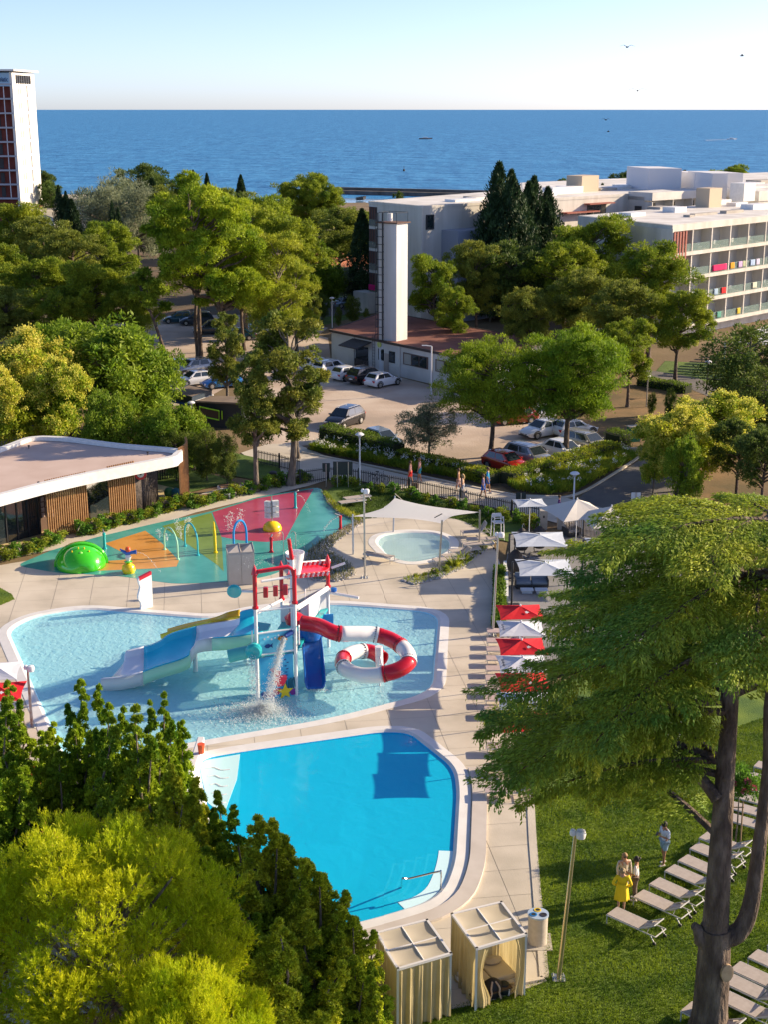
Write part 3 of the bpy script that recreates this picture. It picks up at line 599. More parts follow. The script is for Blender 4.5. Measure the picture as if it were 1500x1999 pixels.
# rear and side boards
MB().box((BL + BR) / 2 + Vector((0, 0, 2.75)), ((BR - BL).length - .2, .06, 1.1), math.atan2((BR - BL).y, (BR - BL).x)).obj('rear_board', mat('grey white board', (.55, .58, .62), .4), T)
MB().box((BR + FR) / 2 + Vector((0, 1.6, 2.75)), (.06, 2.2, 1.1), -math.atan2((BR - FR).x, (BR - FR).y)).obj('side_board', mat('grey white board', (.5, .5, .5), .4), T)
MB().box(BR + Vector((-.4, -.9, 1.5)), (1.4, .08, 1.2), .2).obj('side_board', M_sky, T)
for s in (0, .9): MB().box(BL + Vector((.15 + s * 1.1, .1, 2.3)), (.42, .4, 1.5)).obj('stair_side', M_wmetal, T)
for k in range(6): MB().box(BL + Vector((.7, 1.2 - k * .25, .3 + k * .3)), (.9, .3, .06)).obj('stair_tread', M_teal, T)
for s in (.3, 1.15): MB().tube(smoothpath([BL + Vector((s, .9, 2.4)), BL + Vector((s, 1.0, 3.4)), BL + Vector((s, .6, 3.5)), BL + Vector((s, .2, 2.6))], 5), .03, 6).obj('grab_rail', M_wmetal, T)
for p in (FL + Vector((-.18, 0, 0)), FR + Vector((.18, 0, 0))): MB().tube([p + Vector((0, 0, 2.6)), p + Vector((0, -.1, 2.65)), p + Vector((0, -.1, 3.5)), p + Vector((0, 0, 3.55))], .04, 8).obj('grab_rail', M_wmetal, T)
# water wheels and guns
MB().tube([FL + Vector((-.1, 0, 5.5)), FL + Vector((-.85, -.1, 5.55))], .06, 8).obj('arm', M_wmetal, T)
MB().lathe([(0, -.12), (.28, -.12), (.34, -.05), (.34, .05), (.28, .12), (0, .12)], n=16).obj('water_wheel', M_teal, T, smooth=True).matrix_local = Matrix.Translation(FL + Vector((-.95, -.1, 5.55))) @ Matrix.Rotation(math.pi / 2 + .2, 4, 'X')
MB().lathe([(0, -.2), (.36, -.2), (.4, -.1), (.4, .1), (.3, .2), (.1, .12), (0, .12)], n=16).obj('water_wheel', M_teal, T, smooth=True).matrix_local = Matrix.Translation(FL + Vector((-.1, -.3, 2.65))) @ Matrix.Rotation(math.pi / 2, 4, 'X')
MB().tube([FL + Vector((-.1, -.1, 2.6)), FL + Vector((-1.3, -.2, 2.35))], [.30, .32], 12).obj('water_pipe', mat('aqua pipe', (.10, .50, .46), .35), T, smooth=True)
MB().tube([BR + Vector((.05, 0, 3.0)), BR + Vector((1.6, -.4, 2.85))], .08, 8).obj('water_gun', M_wmetal, T, smooth=True)
MB().lathe([(0, -.1), (.16, -.08), (.16, .08), (0, .1)], BR + Vector((.3, 0, 3.15)), 10).obj('valve', M_blue, T)
MB().tube([BR + Vector((.2, -.2, 4.4)), BR + Vector((.9, 0, 4.6))], .07, 8).obj('water_gun', M_wmetal, T)
MB().tube([FR + Vector((-.15, -.1, 3.25)), FR + Vector((-.45, -.4, 3.15))], [.14, .10], 10).obj('spout', M_fb, T, smooth=True)
# tube slide: red and white sections
path = [G(588, 1216, 3.0), G(622, 1222, 2.95), G(655, 1236, 2.8), G(695, 1237, 2.65), G(728, 1238, 2.5), G(765, 1249, 2.3), G(793, 1270, 2.05), G(799, 1292, 1.85), G(778, 1308, 1.62), G(742, 1317, 1.4), G(703, 1318, 1.2), G(674, 1306, 1.0), G(668, 1288, .8), G(690, 1274, .62), G(722, 1272, .48), G(748, 1286, .36)]
sp_ = smoothpath(path, 5); cuts = [0, 10, 20, 27, 34, 46, 56, 62, 70, len(sp_) - 1]
cuts = [0, 11, 21, 28, 35, 44, 56, 61, 68, len(sp_) - 1]
ts = MB().tube(sp_[-3:], .40, 18, cap=False).obj('tube_slide', M_red, T, smooth=True)
for k in range(len(cuts) - 1):
    seg = sp_[cuts[k]:cuts[k + 1] + 1]; m = M_red if k % 2 == 0 else mat('gloss white plastic', (.76, .75, .74), .22, coat=.4)
    MB().tube(seg, .37, 20, cap=False).obj('tube_section', m, ts, smooth=True, thick=.02)
    if k < 8:
        e = seg[-1]; d = (seg[-1] - seg[-2]).normalized() * .05; MB().tube([e - d, e + d], .41, 20).obj('flange', m, ts, smooth=True)
        up0 = d.normalized().orthogonal().normalized(); w0 = d.normalized().cross(up0); bm_ = MB()
        for j in range(20):
            a = j * math.pi / 10; bm_.box(e - d * 2.2 + (up0 * math.cos(a) + w0 * math.sin(a)) * .385, (.04, .04, .04))
        bm_.obj('bolts', M_dark, ts)
cp = G(741, 1338); MB().tube([(cp.x, cp.y + 1.2, -.42), (cp.x - .05, cp.y + 1.2, zat(1262, cp.y + 1.2))], .19, 16).obj('centre_post', M_wmetal, T, smooth=True)
MB().tube([(cp.x, cp.y, -.42), (cp.x, cp.y, 1.1)], .05, 8).obj('tube_prop', M_wmetal, T)
MB().tube([(cp.x, cp.y + 1.2, 1.0), (cp.x + .1, cp.y - .1, 1.05)], .07, 8).obj('tube_bracket', M_wmetal, T)
MB().lathe([(0, 0), (.45, .05), (.52, .35), (.3, .55), (0, .6)], G(575, 1218, 2.6), 14).obj('slide_hood', M_red, T, smooth=True)
def trough(path, width, side, m, name, sections=None, hollow=.0):
    P = smoothpath(path, 5); N = len(P) - 1
    def prof(i, j):
        p = P[i]; t = (P[min(i + 1, N)] - P[max(i - 1, 0)]); t.z = 0; t.normalize(); s = Vector((-t.y, t.x, 0)); pr = [(-1.08, side), (-1, side * .95), (-.93, .12), (-.75, 0), (0, -hollow), (.75, 0), (.93, .12), (1, side * .95), (1.08, side)]
        a, b = pr[j]; return p + s * (a * width / 2) + Vector((0, 0, b))
    out = []
    secs = sections or [(0, N, m)]
    for a, b, mm in secs:
        q = MB(); k = b - a; q.add([prof(a + i, j) for i in range(k + 1) for j in range(9)], [(i * 9 + j, (i + 1) * 9 + j, (i + 1) * 9 + j + 1, i * 9 + j + 1) for i in range(k) for j in range(8)])
        if not out: out.append(q.obj(name, mm, T, smooth=True, thick=.05))
        else: out.append(q.obj(name + '_section', mm, out[0], smooth=True, thick=.05))
    return out[0]
M_aq = mat('turquoise slide plastic', (.01, .52, .72), .25, (.015, .56, .75), 1.0, coat=.3); M_ws = mat('lilac white slide plastic', (.78, .80, .86), .25, (.74, .76, .82), 1.0, coat=.3)
pth = [G(505, 1226, 2.5), G(455, 1236, 2.3), G(410, 1250, 1.7), G(370, 1265, 1.25), G(325, 1285, .85), G(280, 1302, .45), G(240, 1312, .25), G(222, 1316, .12)]
trough(pth, 3.1, .42, M_aq, 'wide_slide', [(0, 6, M_aq), (6, 14, M_ws), (14, 25, M_aq), (25, 35, M_ws)], .05)
P_ = smoothpath(pth, 5); ws = bpy.data.objects['wide_slide']
for a, b, mm in ((0, 6, M_mint), (6, 14, mat('cream slide side', (.66, .70, .66), .4)), (14, 25, M_mint), (25, 35, mat('cream slide side', (.66, .7, .66)))):
    q = MB(); n_ = 0
    for i in range(a, b + 1): t_ = P_[min(i + 1, len(P_) - 1)] - P_[max(i - 1, 0)]; t_.z = 0; t_.normalize(); s_ = Vector((-t_.y, t_.x, 0)) * 1.70; p = P_[i] + s_; q.v += [(p.x, p.y, p.z + .40), (p.x, p.y, p.z - .22)]; n_ += 1
    for i in range(n_ - 1): q.f.append([2 * i, 2 * i + 2, 2 * i + 3, 2 * i + 1]); q.mi.append(0)
    q.obj('slide_side_panel', mm, ws, smooth=True, thick=.04)
for x, y, z in ((376, 1325, 1.1), (476, 1300, 1.7)): p = G(x, y, 0); MB().tube([(p.x, p.y + 1, -.42), (p.x, p.y + 1, z)], .12, 10).obj('slide_prop', M_wmetal, T)
trough([G(470, 1206, 2.1), G(430, 1214, 1.9), G(385, 1226, 1.2), (G(345, 1236, .75)), G(320, 1243, .45)], .8, .28, mat('mustard slide plastic', (.62, .42, .01), .25, coat=.3), 'yellow_slide')
trough([G(606, 1232, 2.15), G(607, 1246, 2.05), G(610, 1280, 1.25), G(613, 1315, .55), G(615, 1345, .12)], .95, .36, M_blue, 'blue_slide')
MB().lathe([(.55, 0), (.62, .35), (.45, .75), (0, .9)], G(604, 1252, 2.0) + Vector((0, .5, 0)), 16).obj('slide_hood', M_blue, T, smooth=True)
# falling water and splash
def stream(a, b, n, s0, s1, sz, label, arc=.3):
    pts = []
    for k in range(n):
        t = random.random(); p = Vector(a).lerp(Vector(b), t); p.z += arc * 4 * t * (1 - t) * 1.0; s = s0 + (s1 - s0) * t; pts.append((p.x + random.gauss(0, s), p.y + random.gauss(0, s), max(.0, p.z + random.gauss(0, s))))
    o = droplets('falling_water', pts, sz); tag(o, label, 'falling water'); return stuff(o)
stream(FR + Vector((-.5, -.45, 3.1)), G(520, 1395, 0), 4200, .05, .2, .028, 'white gush of water pouring from the spout past the fish panels')
stream(FL + Vector((-.15, -.4, 2.5)), G(497, 1385, 0), 900, .07, .22, .03, 'water dripping from the teal wheel beside left post', .1)
pts = []
for k in range(5200):
    a = random.random() * 6.28; r = abs(random.gauss(0, 1.0)); c = G(508, 1392, 0); pts.append((c.x + r * math.cos(a) * 1.2, c.y + r * math.sin(a) * .8, abs(random.gauss(0, .30)) * math.exp(-r)))
stuff(tag(droplets('splash', pts, .036), 'white splash foam on pool surface below the falling water', 'splash'))
for bx, by, bz in ((496, 1100, 6.4), (568, 1052, 6.5), (636, 1108, 4.9)):
    c = G(bx, by, 0); p = {496: FL, 568: mp_, 636: BR}[bx]; pts = [(p.x + random.gauss(0, .35), p.y + random.gauss(0, .35), bz + abs(random.gauss(0, .25)) + .3) for _ in range(130)]
    stuff(tag(droplets('spray', pts, .018), 'fine spray above the red top of ' + {496: 'the front left post', 568: 'the tall mast', 636: 'the rear right post'}[bx], 'spray'))
stuff(droplets('slide_foam', [(G(615, 1350).x + random.gauss(0, .28), G(615, 1350).y + random.gauss(0, .1), .05 + random.random() * .08) for _ in range(300)], .03)); tag(bpy.data.objects['slide_foam'], 'foam at the foot of the blue slide', 'splash')
# ================================================================= SHADE SAIL over toddler pool
t = thing('shade_sail', 'white four cornered shade sail stretched over the toddler pool', 'shade sail')
c0, c1, c2, c3 = G(684, 1006, 3.0), G(772, 972, 3.6), G(938, 1000, 3.1), G(864, 1024, 2.9)
c0 = PY(688, 1008, 83.5); c1 = PY(772, 972, 88.5); c2 = PY(938, 1000, 83.0); c3 = PY(864, 1022, 78.5)
def sail(u, v):
    p = (1 - u) * (1 - v) * c0 + u * (1 - v) * c1 + u * v * c2 + (1 - u) * v * c3; p = p.copy()
    e = (u * (1 - u) + v * (1 - v)); c = (c0 + c1 + c2 + c3) / 4
    f = .30 * (1 - abs(2 * u - 1) ** 1.0 * 0) * 0
    d = (c - p); d.z = 0
    k = 0.0
    if e: k = .16 * (4 * u * (1 - u) * abs(2 * v - 1) ** 3 + 4 * v * (1 - v) * abs(2 * u - 1) ** 3)
    return p + d * k
MB().grid(sail, 20, 20).obj('fabric', mat('white sail cloth', (.72, .72, .72), .8, trans=.3), t, smooth=True)
for p, base, nm in ((c0, G(689, 1084), 1), (c1, G(769, 1041), 1), (c2, G(937, 1068), 1), (c3, G(858, 1118), 1)):
    d = (p - base); q = base + d * 1.06; MB().tube([base, q], .055, 8).obj('pole', M_steel, t, smooth=True)
MB().tube([c1 + Vector((0, 0, .3)), c1 + Vector((2.2, 3.5, -2.6))], .02, 5).obj('stay', M_steel, t); MB().tube([c3 + Vector((0, 0, .6)), c3 + Vector((-.4, .9, .1))], .03, 6).obj('strut', M_dark, t)
# ================================================================= SUN LOUNGERS
M_sling = mat('taupe sling fabric', (.38, .33, .30), .85, (.43, .38, .35), 6.0, bump=.1, bscale=90)
M_frame = mat('lounger frame', (.50, .50, .48), .4)
def make_lounger(name, back, sling, frame):
    """foot end at origin, head towards +X"""
    t = thing(name, '', 'sun lounger')
    L, Wd, H = 1.95, .66, .34; hx = 1.25; ba = back; bl = .72; tip = Vector((hx + bl * math.cos(ba), 0, H + bl * math.sin(ba)))
    m = MB(); m.add([(0, -Wd / 2 + .03, H + .02), (hx, -Wd / 2 + .03, H + .02), (hx, Wd / 2 - .03, H + .02), (0, Wd / 2 - .03, H + .02)], [(0, 1, 2, 3)]); m.obj('seat', sling, t, thick=.02)
    def bk(u, v): p = Vector((hx + .02, 0, H + .02)).lerp(tip, u); return p + Vector((0, (v - .5) * (Wd - .06), 0)) + Vector((-math.sin(ba), 0, math.cos(ba))) * (-.05 * math.sin(math.pi * u))
    MB().grid(bk, 5, 1).obj('backrest', sling, t, thick=.02, smooth=True)
    r = .022
    for s in (-1, 1):
        MB().tube([(0, s * Wd / 2, H), (L, s * Wd / 2, H)], r, 6).obj('side_rail', frame, t)
        MB().tube([(hx, s * (Wd / 2 - .03), H), tuple(tip + Vector((0, s * (Wd / 2 - .03), 0)))], r, 6).obj('back_rail', frame, t)
        MB().tube([(.03, s * Wd / 2, H), (.03, s * Wd / 2, 0)], r, 6).obj('leg', frame, t)
        MB().tube([(L - .2, s * Wd / 2, H), (L - .02, s * Wd / 2, .1)], r, 6).obj('leg', frame, t)
        w = MB(); w.lathe([(0, -.025), (.07, -.02), (.07, .02), (0, .025)], n=10); w.v = [(x + L - .02, z + s * Wd / 2, y + .08) for x, y, z in w.v]; w.obj('wheel', M_dark, t)
        MB().tube([(L - .35, s * .26, H), tuple(Vector((hx, s * .26, H)).lerp(tip + Vector((0, s * .26, 0)), .7))], .014, 5).obj('back_strut', frame, t)
    for x in (.02, L): MB().tube([(x, -Wd / 2, H), (x, Wd / 2, H)], r, 6).obj('cross_bar', frame, t)
    MB().tube([tuple(tip + Vector((0, -Wd / 2 + .03, 0))), tuple(tip + Vector((0, Wd / 2 - .03, 0)))], r, 6).obj('cross_bar', frame, t)
    return t
LG = Proto(make_lounger('sun_lounger', .55, M_sling, M_frame)); LF = Proto(make_lounger('flat_sun_lounger', .06, M_sling, M_frame)); LH = Proto(make_lounger('upright_sun_lounger', 1.0, M_sling, M_frame))
row1 = [(1184, 1806), (1236, 1771), (1267, 1746), (1297, 1720), (1323, 1700), (1346, 1676), (1364, 1655)]
nth = ['nearest lounger of the lawn row, in front of the yellow dress', 'second lounger of the lawn row, beside the man in brown trousers', 'third lounger of the lawn row counted from the lamp pole', 'fourth lounger of the lawn row, its head just left of the cedar trunk', 'fifth lounger of the lawn row, its head hidden by the cedar trunk', 'sixth lounger of the lawn row crossing behind the cedar trunk', 'farthest lounger of the lawn row, touching the staked young tree']
HD = math.radians(-44)
for (x, y), lb in zip(row1, nth):
    p = G(x, y, 0); hd = HD + random.uniform(-.03, .03); p += Vector((-math.sin(hd), math.cos(hd), 0)) * .33; p.z = .056; LG(lb, p, hd, group='taupe loungers in rows on the lawn')
row2 = [(1328, 1996), (1402, 1975), (1409, 1940), (1424, 1915), (1459, 1891), (1497, 1866)]
for k, (x, y) in enumerate(row2):
    p = G(x, y, 0); p += Vector((-math.sin(HD), math.cos(HD), 0)) * .33; p.z = .056
    LG(['lounger at the bottom edge left of the cedar trunk foot', 'lounger at the bottom edge just right of the cedar trunk', 'second lounger up from the bottom edge, right of the cedar trunk', 'third lounger up in the bottom right corner row', 'fourth lounger up in the bottom right corner row', 'topmost lounger of bottom right corner row, cut by the picture edge'][k], p, HD, group='taupe loungers in rows on the lawn')
row3 = [(1422, 1612), (1424, 1588), (1430, 1566), (1447, 1548), (1462, 1530), (1476, 1508)]
for k, (x, y) in enumerate(row3):
    p = G(x, y, 0); p.z = .056; hd = math.radians(-34)
    LG(['nearest lounger between the two cedar stems, behind the young tree', 'second lounger between the two cedar stems', 'third lounger between the two cedar stems, under pink blossom', 'fourth lounger behind the pink flowering young tree', 'fifth lounger, partly behind the right cedar stem', 'farthest lounger of the row behind the right cedar stem'][k], p, hd, group='taupe loungers in rows on the lawn')
M_slw = mat('white sling', (.60, .62, .68), .8); LWt = Proto(make_lounger('white_sun_lounger', .5, M_slw, M_wmetal))
for k, (x, y, a) in enumerate(((1334, 1474, 150), (1330, 1452, 150), (1328, 1430, 150), (1270, 1478, 175), (1272, 1466, 175))):
    p = G(x, y, 0); p.z = .056; LWt(['nearest white lounger under the cedar beside its low branch', 'middle white lounger of three under the cedar', 'farthest white lounger of three under the cedar', 'white lounger half hidden by cedar sprays left of the low branch', 'white lounger behind another under the cedar sprays'][k], p, math.radians(a), group='white loungers under the cedar')
# row beside umbrellas: long axis along X
M_slp = mat('mauve sling', (.40, .32, .32), .85, (.45, .37, .36), 6); LP = Proto(make_lounger('poolside_lounger', .4, M_slp, M_frame))
ys = [1243, 1262, 1279, 1297, 1317, 1336, 1356, 1376, 1398]
for k, y in enumerate(ys):
    p = G(952 - k * .6, y, .06); LP('mauve poolside lounger sticking out from under %s' % ['the first white parasol', 'the upper edge of the second red parasol', 'the lower edge of the second red parasol', 'the second white parasol', 'the gap below the second white parasol', 'the third red parasol', 'the gap below the third red parasol', 'the third white parasol', 'the last red parasol near the cedar tips'][k], p, 0, group='poolside loungers along the deck')
for k, (x, y) in enumerate(((950, 1470), (948, 1512), (947, 1556))):
    p = G(x, y, .06); LP('poolside lounger peeping out under %s' % ['the upper cedar tips', 'the middle of the low cedar branch', 'the lowest cedar tips over the deck'][k], p, 0, group='poolside loungers along the deck')
# toddler pool loungers
for P_, (x, y), a, lb in ((LF, (768, 1098), 155, 'flat lounger in front of the toddler pool, left of the sail pole'), (LF, (848, 1104), 20, 'flat lounger right of the front sail pole, nearest of the group'),
    (LG, (866, 1096), 25, 'raised lounger in the group right of the toddler pool'), (LF, (880, 1086), 20, 'flat lounger at the back of group right of the toddler pool'), (LH, (902, 1048), 10, 'lounger with upright back near the right sail pole'),
    (LF, (912, 1062), 5, 'flat lounger standing at the foot of the right sail pole'), (LF, (905, 1072), 8, 'flat lounger in front of the right sail pole'), (LH, (915, 992), 100, 'lounger with raised back against the picket fence'),
    (LF, (662, 990), 25, 'left one of two loungers on grass beside the splash pad'), (LF, (672, 982), 25, 'right one of two loungers on grass beside the splash pad')):
    p = G(x, y, .07); P_(lb, p, math.radians(a))
# ================================================================= PARASOLS
def make_parasol(name, cloth, w, d, h, rise, pole_at=(0, 0), canti=False):
    t = thing(name, '', 'parasol'); m = MB(); per = []
    cs = [(-1, -1), (1, -1), (1, 1), (-1, 1)]
    for a, b in zip(cs, cs[1:] + cs[:1]):
        for k in range(4):
            u = k / 4; s = 1 - .065 * 4 * u * (1 - u); per.append(((a[0] + (b[0] - a[0]) * u) * s * w / 2, (a[1] + (b[1] - a[1]) * u) * s * d / 2))
    R_ = 4; vs = [(0, 0, h + rise)] + [(x * r / R_, y * r / R_, h + rise * (1 - r / R_) - .035 * math.sin(math.pi * r / R_) * (1 if q % 4 else 0)) for r in range(1, R_ + 1) for q, (x, y) in enumerate(per)]
    N_ = len(per); fs = [(0, 1 + q, 1 + (q + 1) % N_) for q in range(N_)] + [(1 + (r - 1) * N_ + q, 1 + r * N_ + q, 1 + r * N_ + (q + 1) % N_, 1 + (r - 1) * N_ + (q + 1) % N_) for r in range(1, R_) for q in range(N_)]
    m.add(vs, fs); cn_ = m.obj('canopy', cloth, t, thick=.012)
    for sx in (-1, 1):
        for sy in (-1, 1): MB().tube([(0, 0, h + rise - .05), (sx * w / 2, sy * d / 2, h - .03)], .015, 4).obj('rib', M_wmetal if not canti else M_dark, t)
    if canti:
        px_ = -w / 2 - .25
        MB().tube([(px_, 0, 0), (px_, 0, h + .35)], .06, 8).obj('post', M_dark, t); MB().tube([(px_, 0, h + .3), (px_ + .9, -.05, h + .5), (0, 0, h + rise + .08)], .035, 6).obj('arm', M_dark, t)
        MB().box((px_, 0, .05), (.9, .9, .1)).obj('base', M_dark, t)
    else:
        MB().tube([(0, 0, 0), (0, 0, h + rise)], .03, 8).obj('pole', M_wmetal, t); MB().lathe([(.3, 0), (.3, .08), (.06, .12)], n=16).obj('base', M_steel, t)
    MB().lathe([(.05, 0), (.05, .08), (0, .12)], (0, 0, h + rise), 8).obj('cap', M_wmetal, t)
    return t
M_cred = mat('red parasol cloth', (.72, .008, .02), .75, trans=.25); M_cwh = mat('white parasol cloth', (.68, .71, .78), .8, trans=.25)
PR = Proto(make_parasol('red_parasol', M_cred, 2.3, 2.2, 2.1, .34)); PW = Proto(make_parasol('white_parasol', M_cwh, 2.3, 2.2, 2.1, .34))
def txt(name, s, size, m, parent, M, ext=.004):
    c = bpy.data.curves.new(name, 'FONT'); c.body = s; c.size = size; c.extrude = ext; c.align_x = 'CENTER'; c.align_y = 'CENTER'
    o = bpy.data.objects.new(name, c); COL.objects.link(o); dg = bpy.context.evaluated_depsgraph_get(); me = bpy.data.meshes.new_from_object(o.evaluated_get(dg)); bpy.data.objects.remove(o)
    me.materials.clear(); me.materials.append(m); o = bpy.data.objects.new(name, me); COL.objects.link(o); o.parent = parent; o.matrix_local = M; return o
M_mark = mat('parasol print grey', (.25, .27, .33), .7)
for k, y in enumerate((1190, 1222, 1257, 1291, 1326, 1365, 1402)):
    c = G(1017 + k * 1.4, y, 2.3); nm = ['first', 'second', 'third', 'fourth', 'fifth', 'sixth', 'last'][k]
    P_ = PR if k % 2 == 0 else PW
    o = P_('%s parasol, %s of the red and white row beside the deck' % ('red' if k % 2 == 0 else 'white', nm if k else 'top one'), (c.x, c.y, .06), random.uniform(-.05, .05), group='red and white parasols along the deck')
    if k % 2 == 0:
        q = MB().prism([(.09 * math.cos(a) * (1 + .4 * math.cos(3 * a)), .09 * math.sin(a) * (1 + .3 * math.cos(5 * a))) for a in np.linspace(0, 6.1, 24)], 0, .01).obj('emblem', M_white, o); q.location = (.25, -.55, 2.29); q.rotation_euler = (math.radians(19), 0, 0)
    else:
        mk = MB()
        for j in range(9): mk.box((-.90 + .01 * (j % 2), -.42 + .1 * j, 2.185), (.05 + .05 * ((j * 5) % 3), .055, .012), 0, 0, -.3)
        mk.obj('printed_marks', M_mark, o)
M_cbl = mat('pale blue white cloth', (.62, .68, .76), .8, trans=.25)
CT = Proto(make_parasol('cantilever_parasol', M_cbl, 3.1, 3.0, 2.35, .28, canti=True))
for (x, y), lb in (((1055, 1050), 'upper of two pale rectangular cantilever parasols beside the terrace'), ((1065, 1105), 'lower of two pale rectangular cantilever parasols above the sofa'), ((1200, 1062), 'pale cantilever parasol mostly hidden by the cedar top')):
    c = G(x, y, 2.5); CT(lb, (c.x, c.y, .06), 0, group='pale cantilever parasols on the terrace')
SM = Proto(make_parasol('small_white_parasol', M_cbl, 2.0, 1.9, 2.3, .22)); c = G(1036, 979, 2.4); SM('small pale square parasol by the picket fence corner', (c.x, c.y, 0), .1)
M_cwm = mat('cream white cloth', (.74, .71, .66), .8, trans=.25)
BG = Proto(make_parasol('large_white_parasol', M_cwm, 3.6, 3.4, 2.5, .85)); c = G(1128, 985, 3.0); BG('large cream white pyramid parasol in front of the asphalt road', (c.x, c.y, 0), .35)
c = G(1195, 1002, 2.9); BG('second large cream white parasol, poking out behind the cedar top', (c.x, c.y, 0), .2)
# left side parasols, partly behind the dark conifers
for (x, y), P_, lb in (((-6, 1345), PR, 'red parasol cut by the left picture edge beside the pool'), ((-12, 1305), PW, 'white parasol behind the red one at left edge'), ((40, 1508), PR, 'red parasol glimpsed through the dark foreground conifers'), ((95, 1560), PW, 'white parasol glimpsed through the dark foreground conifers')):
    c = G(x, y, 2.3); P_(lb, (c.x, c.y, .06), .12, group='parasols at the left edge')
for x, y in ((-8, 1400), (30, 1470), (60, 1600), (10, 1590)):
    p = G(x, y, .06); LP('poolside lounger at the left edge, glimpsed through the conifers', p, math.radians(170), group='loungers at the left edge')
# ================================================================= TERRACE FURNITURE right of the deck
M_rattan = mat('dark rattan', (.035, .03, .028), .8, (.06, .05, .045), 30)
def egg_chair(label, p, rz):
    t = thing('hanging_egg_chair', label, 'egg chair', p, rz, group='dark hanging egg chairs')
    MB().tube(smoothpath([(-.5, 0, .05), (.55, .0, .05), (.6, 0, 1.2), (.3, 0, 2.0), (-.05, 0, 2.05)], 6), .035, 6).obj('stand', M_dark, t, smooth=True)
    MB().tube([(.5 * math.cos(a), .5 * math.sin(a), .04) for a in np.linspace(0, 6.283, 17)[:-1]], .03, 6, closed=True).obj('base_ring', M_dark, t)
    MB().lathe([(.0, .45), (.3, .5), (.48, .8), (.5, 1.15), (.36, 1.6), (.1, 1.85), (0, 1.88)], (-.1, 0, 0), 14, math.pi * .2, math.pi * 1.8).obj('basket', M_rattan, t, smooth=True, thick=.03)
    MB().lathe([(0, .0), (.34, .04), (.36, .12), (0, .18)], (-.08, 0, .55), 12).obj('cushion', mat('grey cushion', (.22, .22, .23), .9), t, smooth=True)
    MB().tube([(-.05, 0, 2.05), (-.1, 0, 1.85)], .012, 4).obj('chain', M_steel, t)
    return t
egg_chair('egg chair to the left of the lower cantilever parasol, by the deck edge', G(1006, 1130, .06), 1.6)
egg_chair('left egg chair under the upper cantilever parasol', G(1020, 1086, .06), 1.2)
egg_chair('right egg chair under the upper cantilever parasol', G(1052, 1082, .06), 1.9)
def sofa(label, p, rz, w=1.6, m=None):
    t = thing('outdoor_sofa', label, 'sofa', p, rz); m = m or mat('slate cushion', (.16, .20, .25), .9)
    MB().box((0, 0, .16), (w, .85, .2)).obj('frame', M_dark, t, bevel=.02)
    n = 2
    for k in range(n): MB().box((-w / 2 + (k + .5) * w / n, -.03, .35), (w / n - .04, .72, .16)).obj('seat_cushion', m, t, bevel=.04)
    for k in range(n): MB().box((-w / 2 + (k + .5) * w / n, .33, .6), (w / n - .04, .16, .42), 0, -.15).obj('back_cushion', m, t, bevel=.04)
    for s in (-1, 1): MB().box((s * w / 2, 0, .36), (.08, .85, .45)).obj('armrest', M_dark, t, bevel=.02)
    return t
sofa('slate blue two seat outdoor sofa below the lower cantilever parasol', G(1038, 1146, .06), 0, 1.9)
sofa('grey single outdoor armchair beside the large parasol', G(1116, 1045, .06), .4, .9, mat('beige cushion', (.42, .38, .34), .9))
for x, lb in ((1030, 'left'), (1058, 'right')):
    o = tag(MB().box((0, 0, .2), (.75, .55, .06)).box((0, 0, .1), (.6, .4, .2)).obj('pouffe', mat('pale blue cushion', (.45, .52, .60), .9), bevel=.03), 'low pale footstool in front of slate sofa, %s one' % lb, 'footstool'); o.location = G(x, 1157, .06)
# white low wall beside the terrace, planted strip
t = thing('terrace_kerb_wall', 'long low white kerb wall between the planted strip and the dark terrace', 'wall')
a, b = G(984, 1108, .06), G(984, 1178, .06); MB().prism([a, b, b + Vector((.28, 0, 0)), a + Vector((.28, 0, 0))], .03, .5).obj('masonry', M_white, t)
sheet('planting_bed', px([(972, 1116), (984, 1116), (984, 1235), (966, 1240)]), .068, M_soil)
def chair_high():
    t = thing('lifeguard_chair', 'white lifeguard style high chair frame behind the right lamp pole', 'high chair', G(972, 1052, .06), .2)
    for x in (-.3, .3):
        for y in (-.3, .3): MB().tube([(x * 1.2, y * 1.2, 0), (x, y, 1.6)], .03, 6).obj('leg', M_wmetal, t)
    MB().box((0, 0, 1.15), (.62, .6, .06)).obj('seat', M_wmetal, t); MB().tube([(-.3, -.3, 1.5), (.3, -.3, 1.5), (.3, .3, 1.5), (-.3, .3, 1.5)], .03, 6, closed=True).obj('armrest', M_wmetal, t)
    MB().box((0, .3, 1.55), (.6, .04, .25)).obj('backrest', M_wmetal, t)
chair_high()
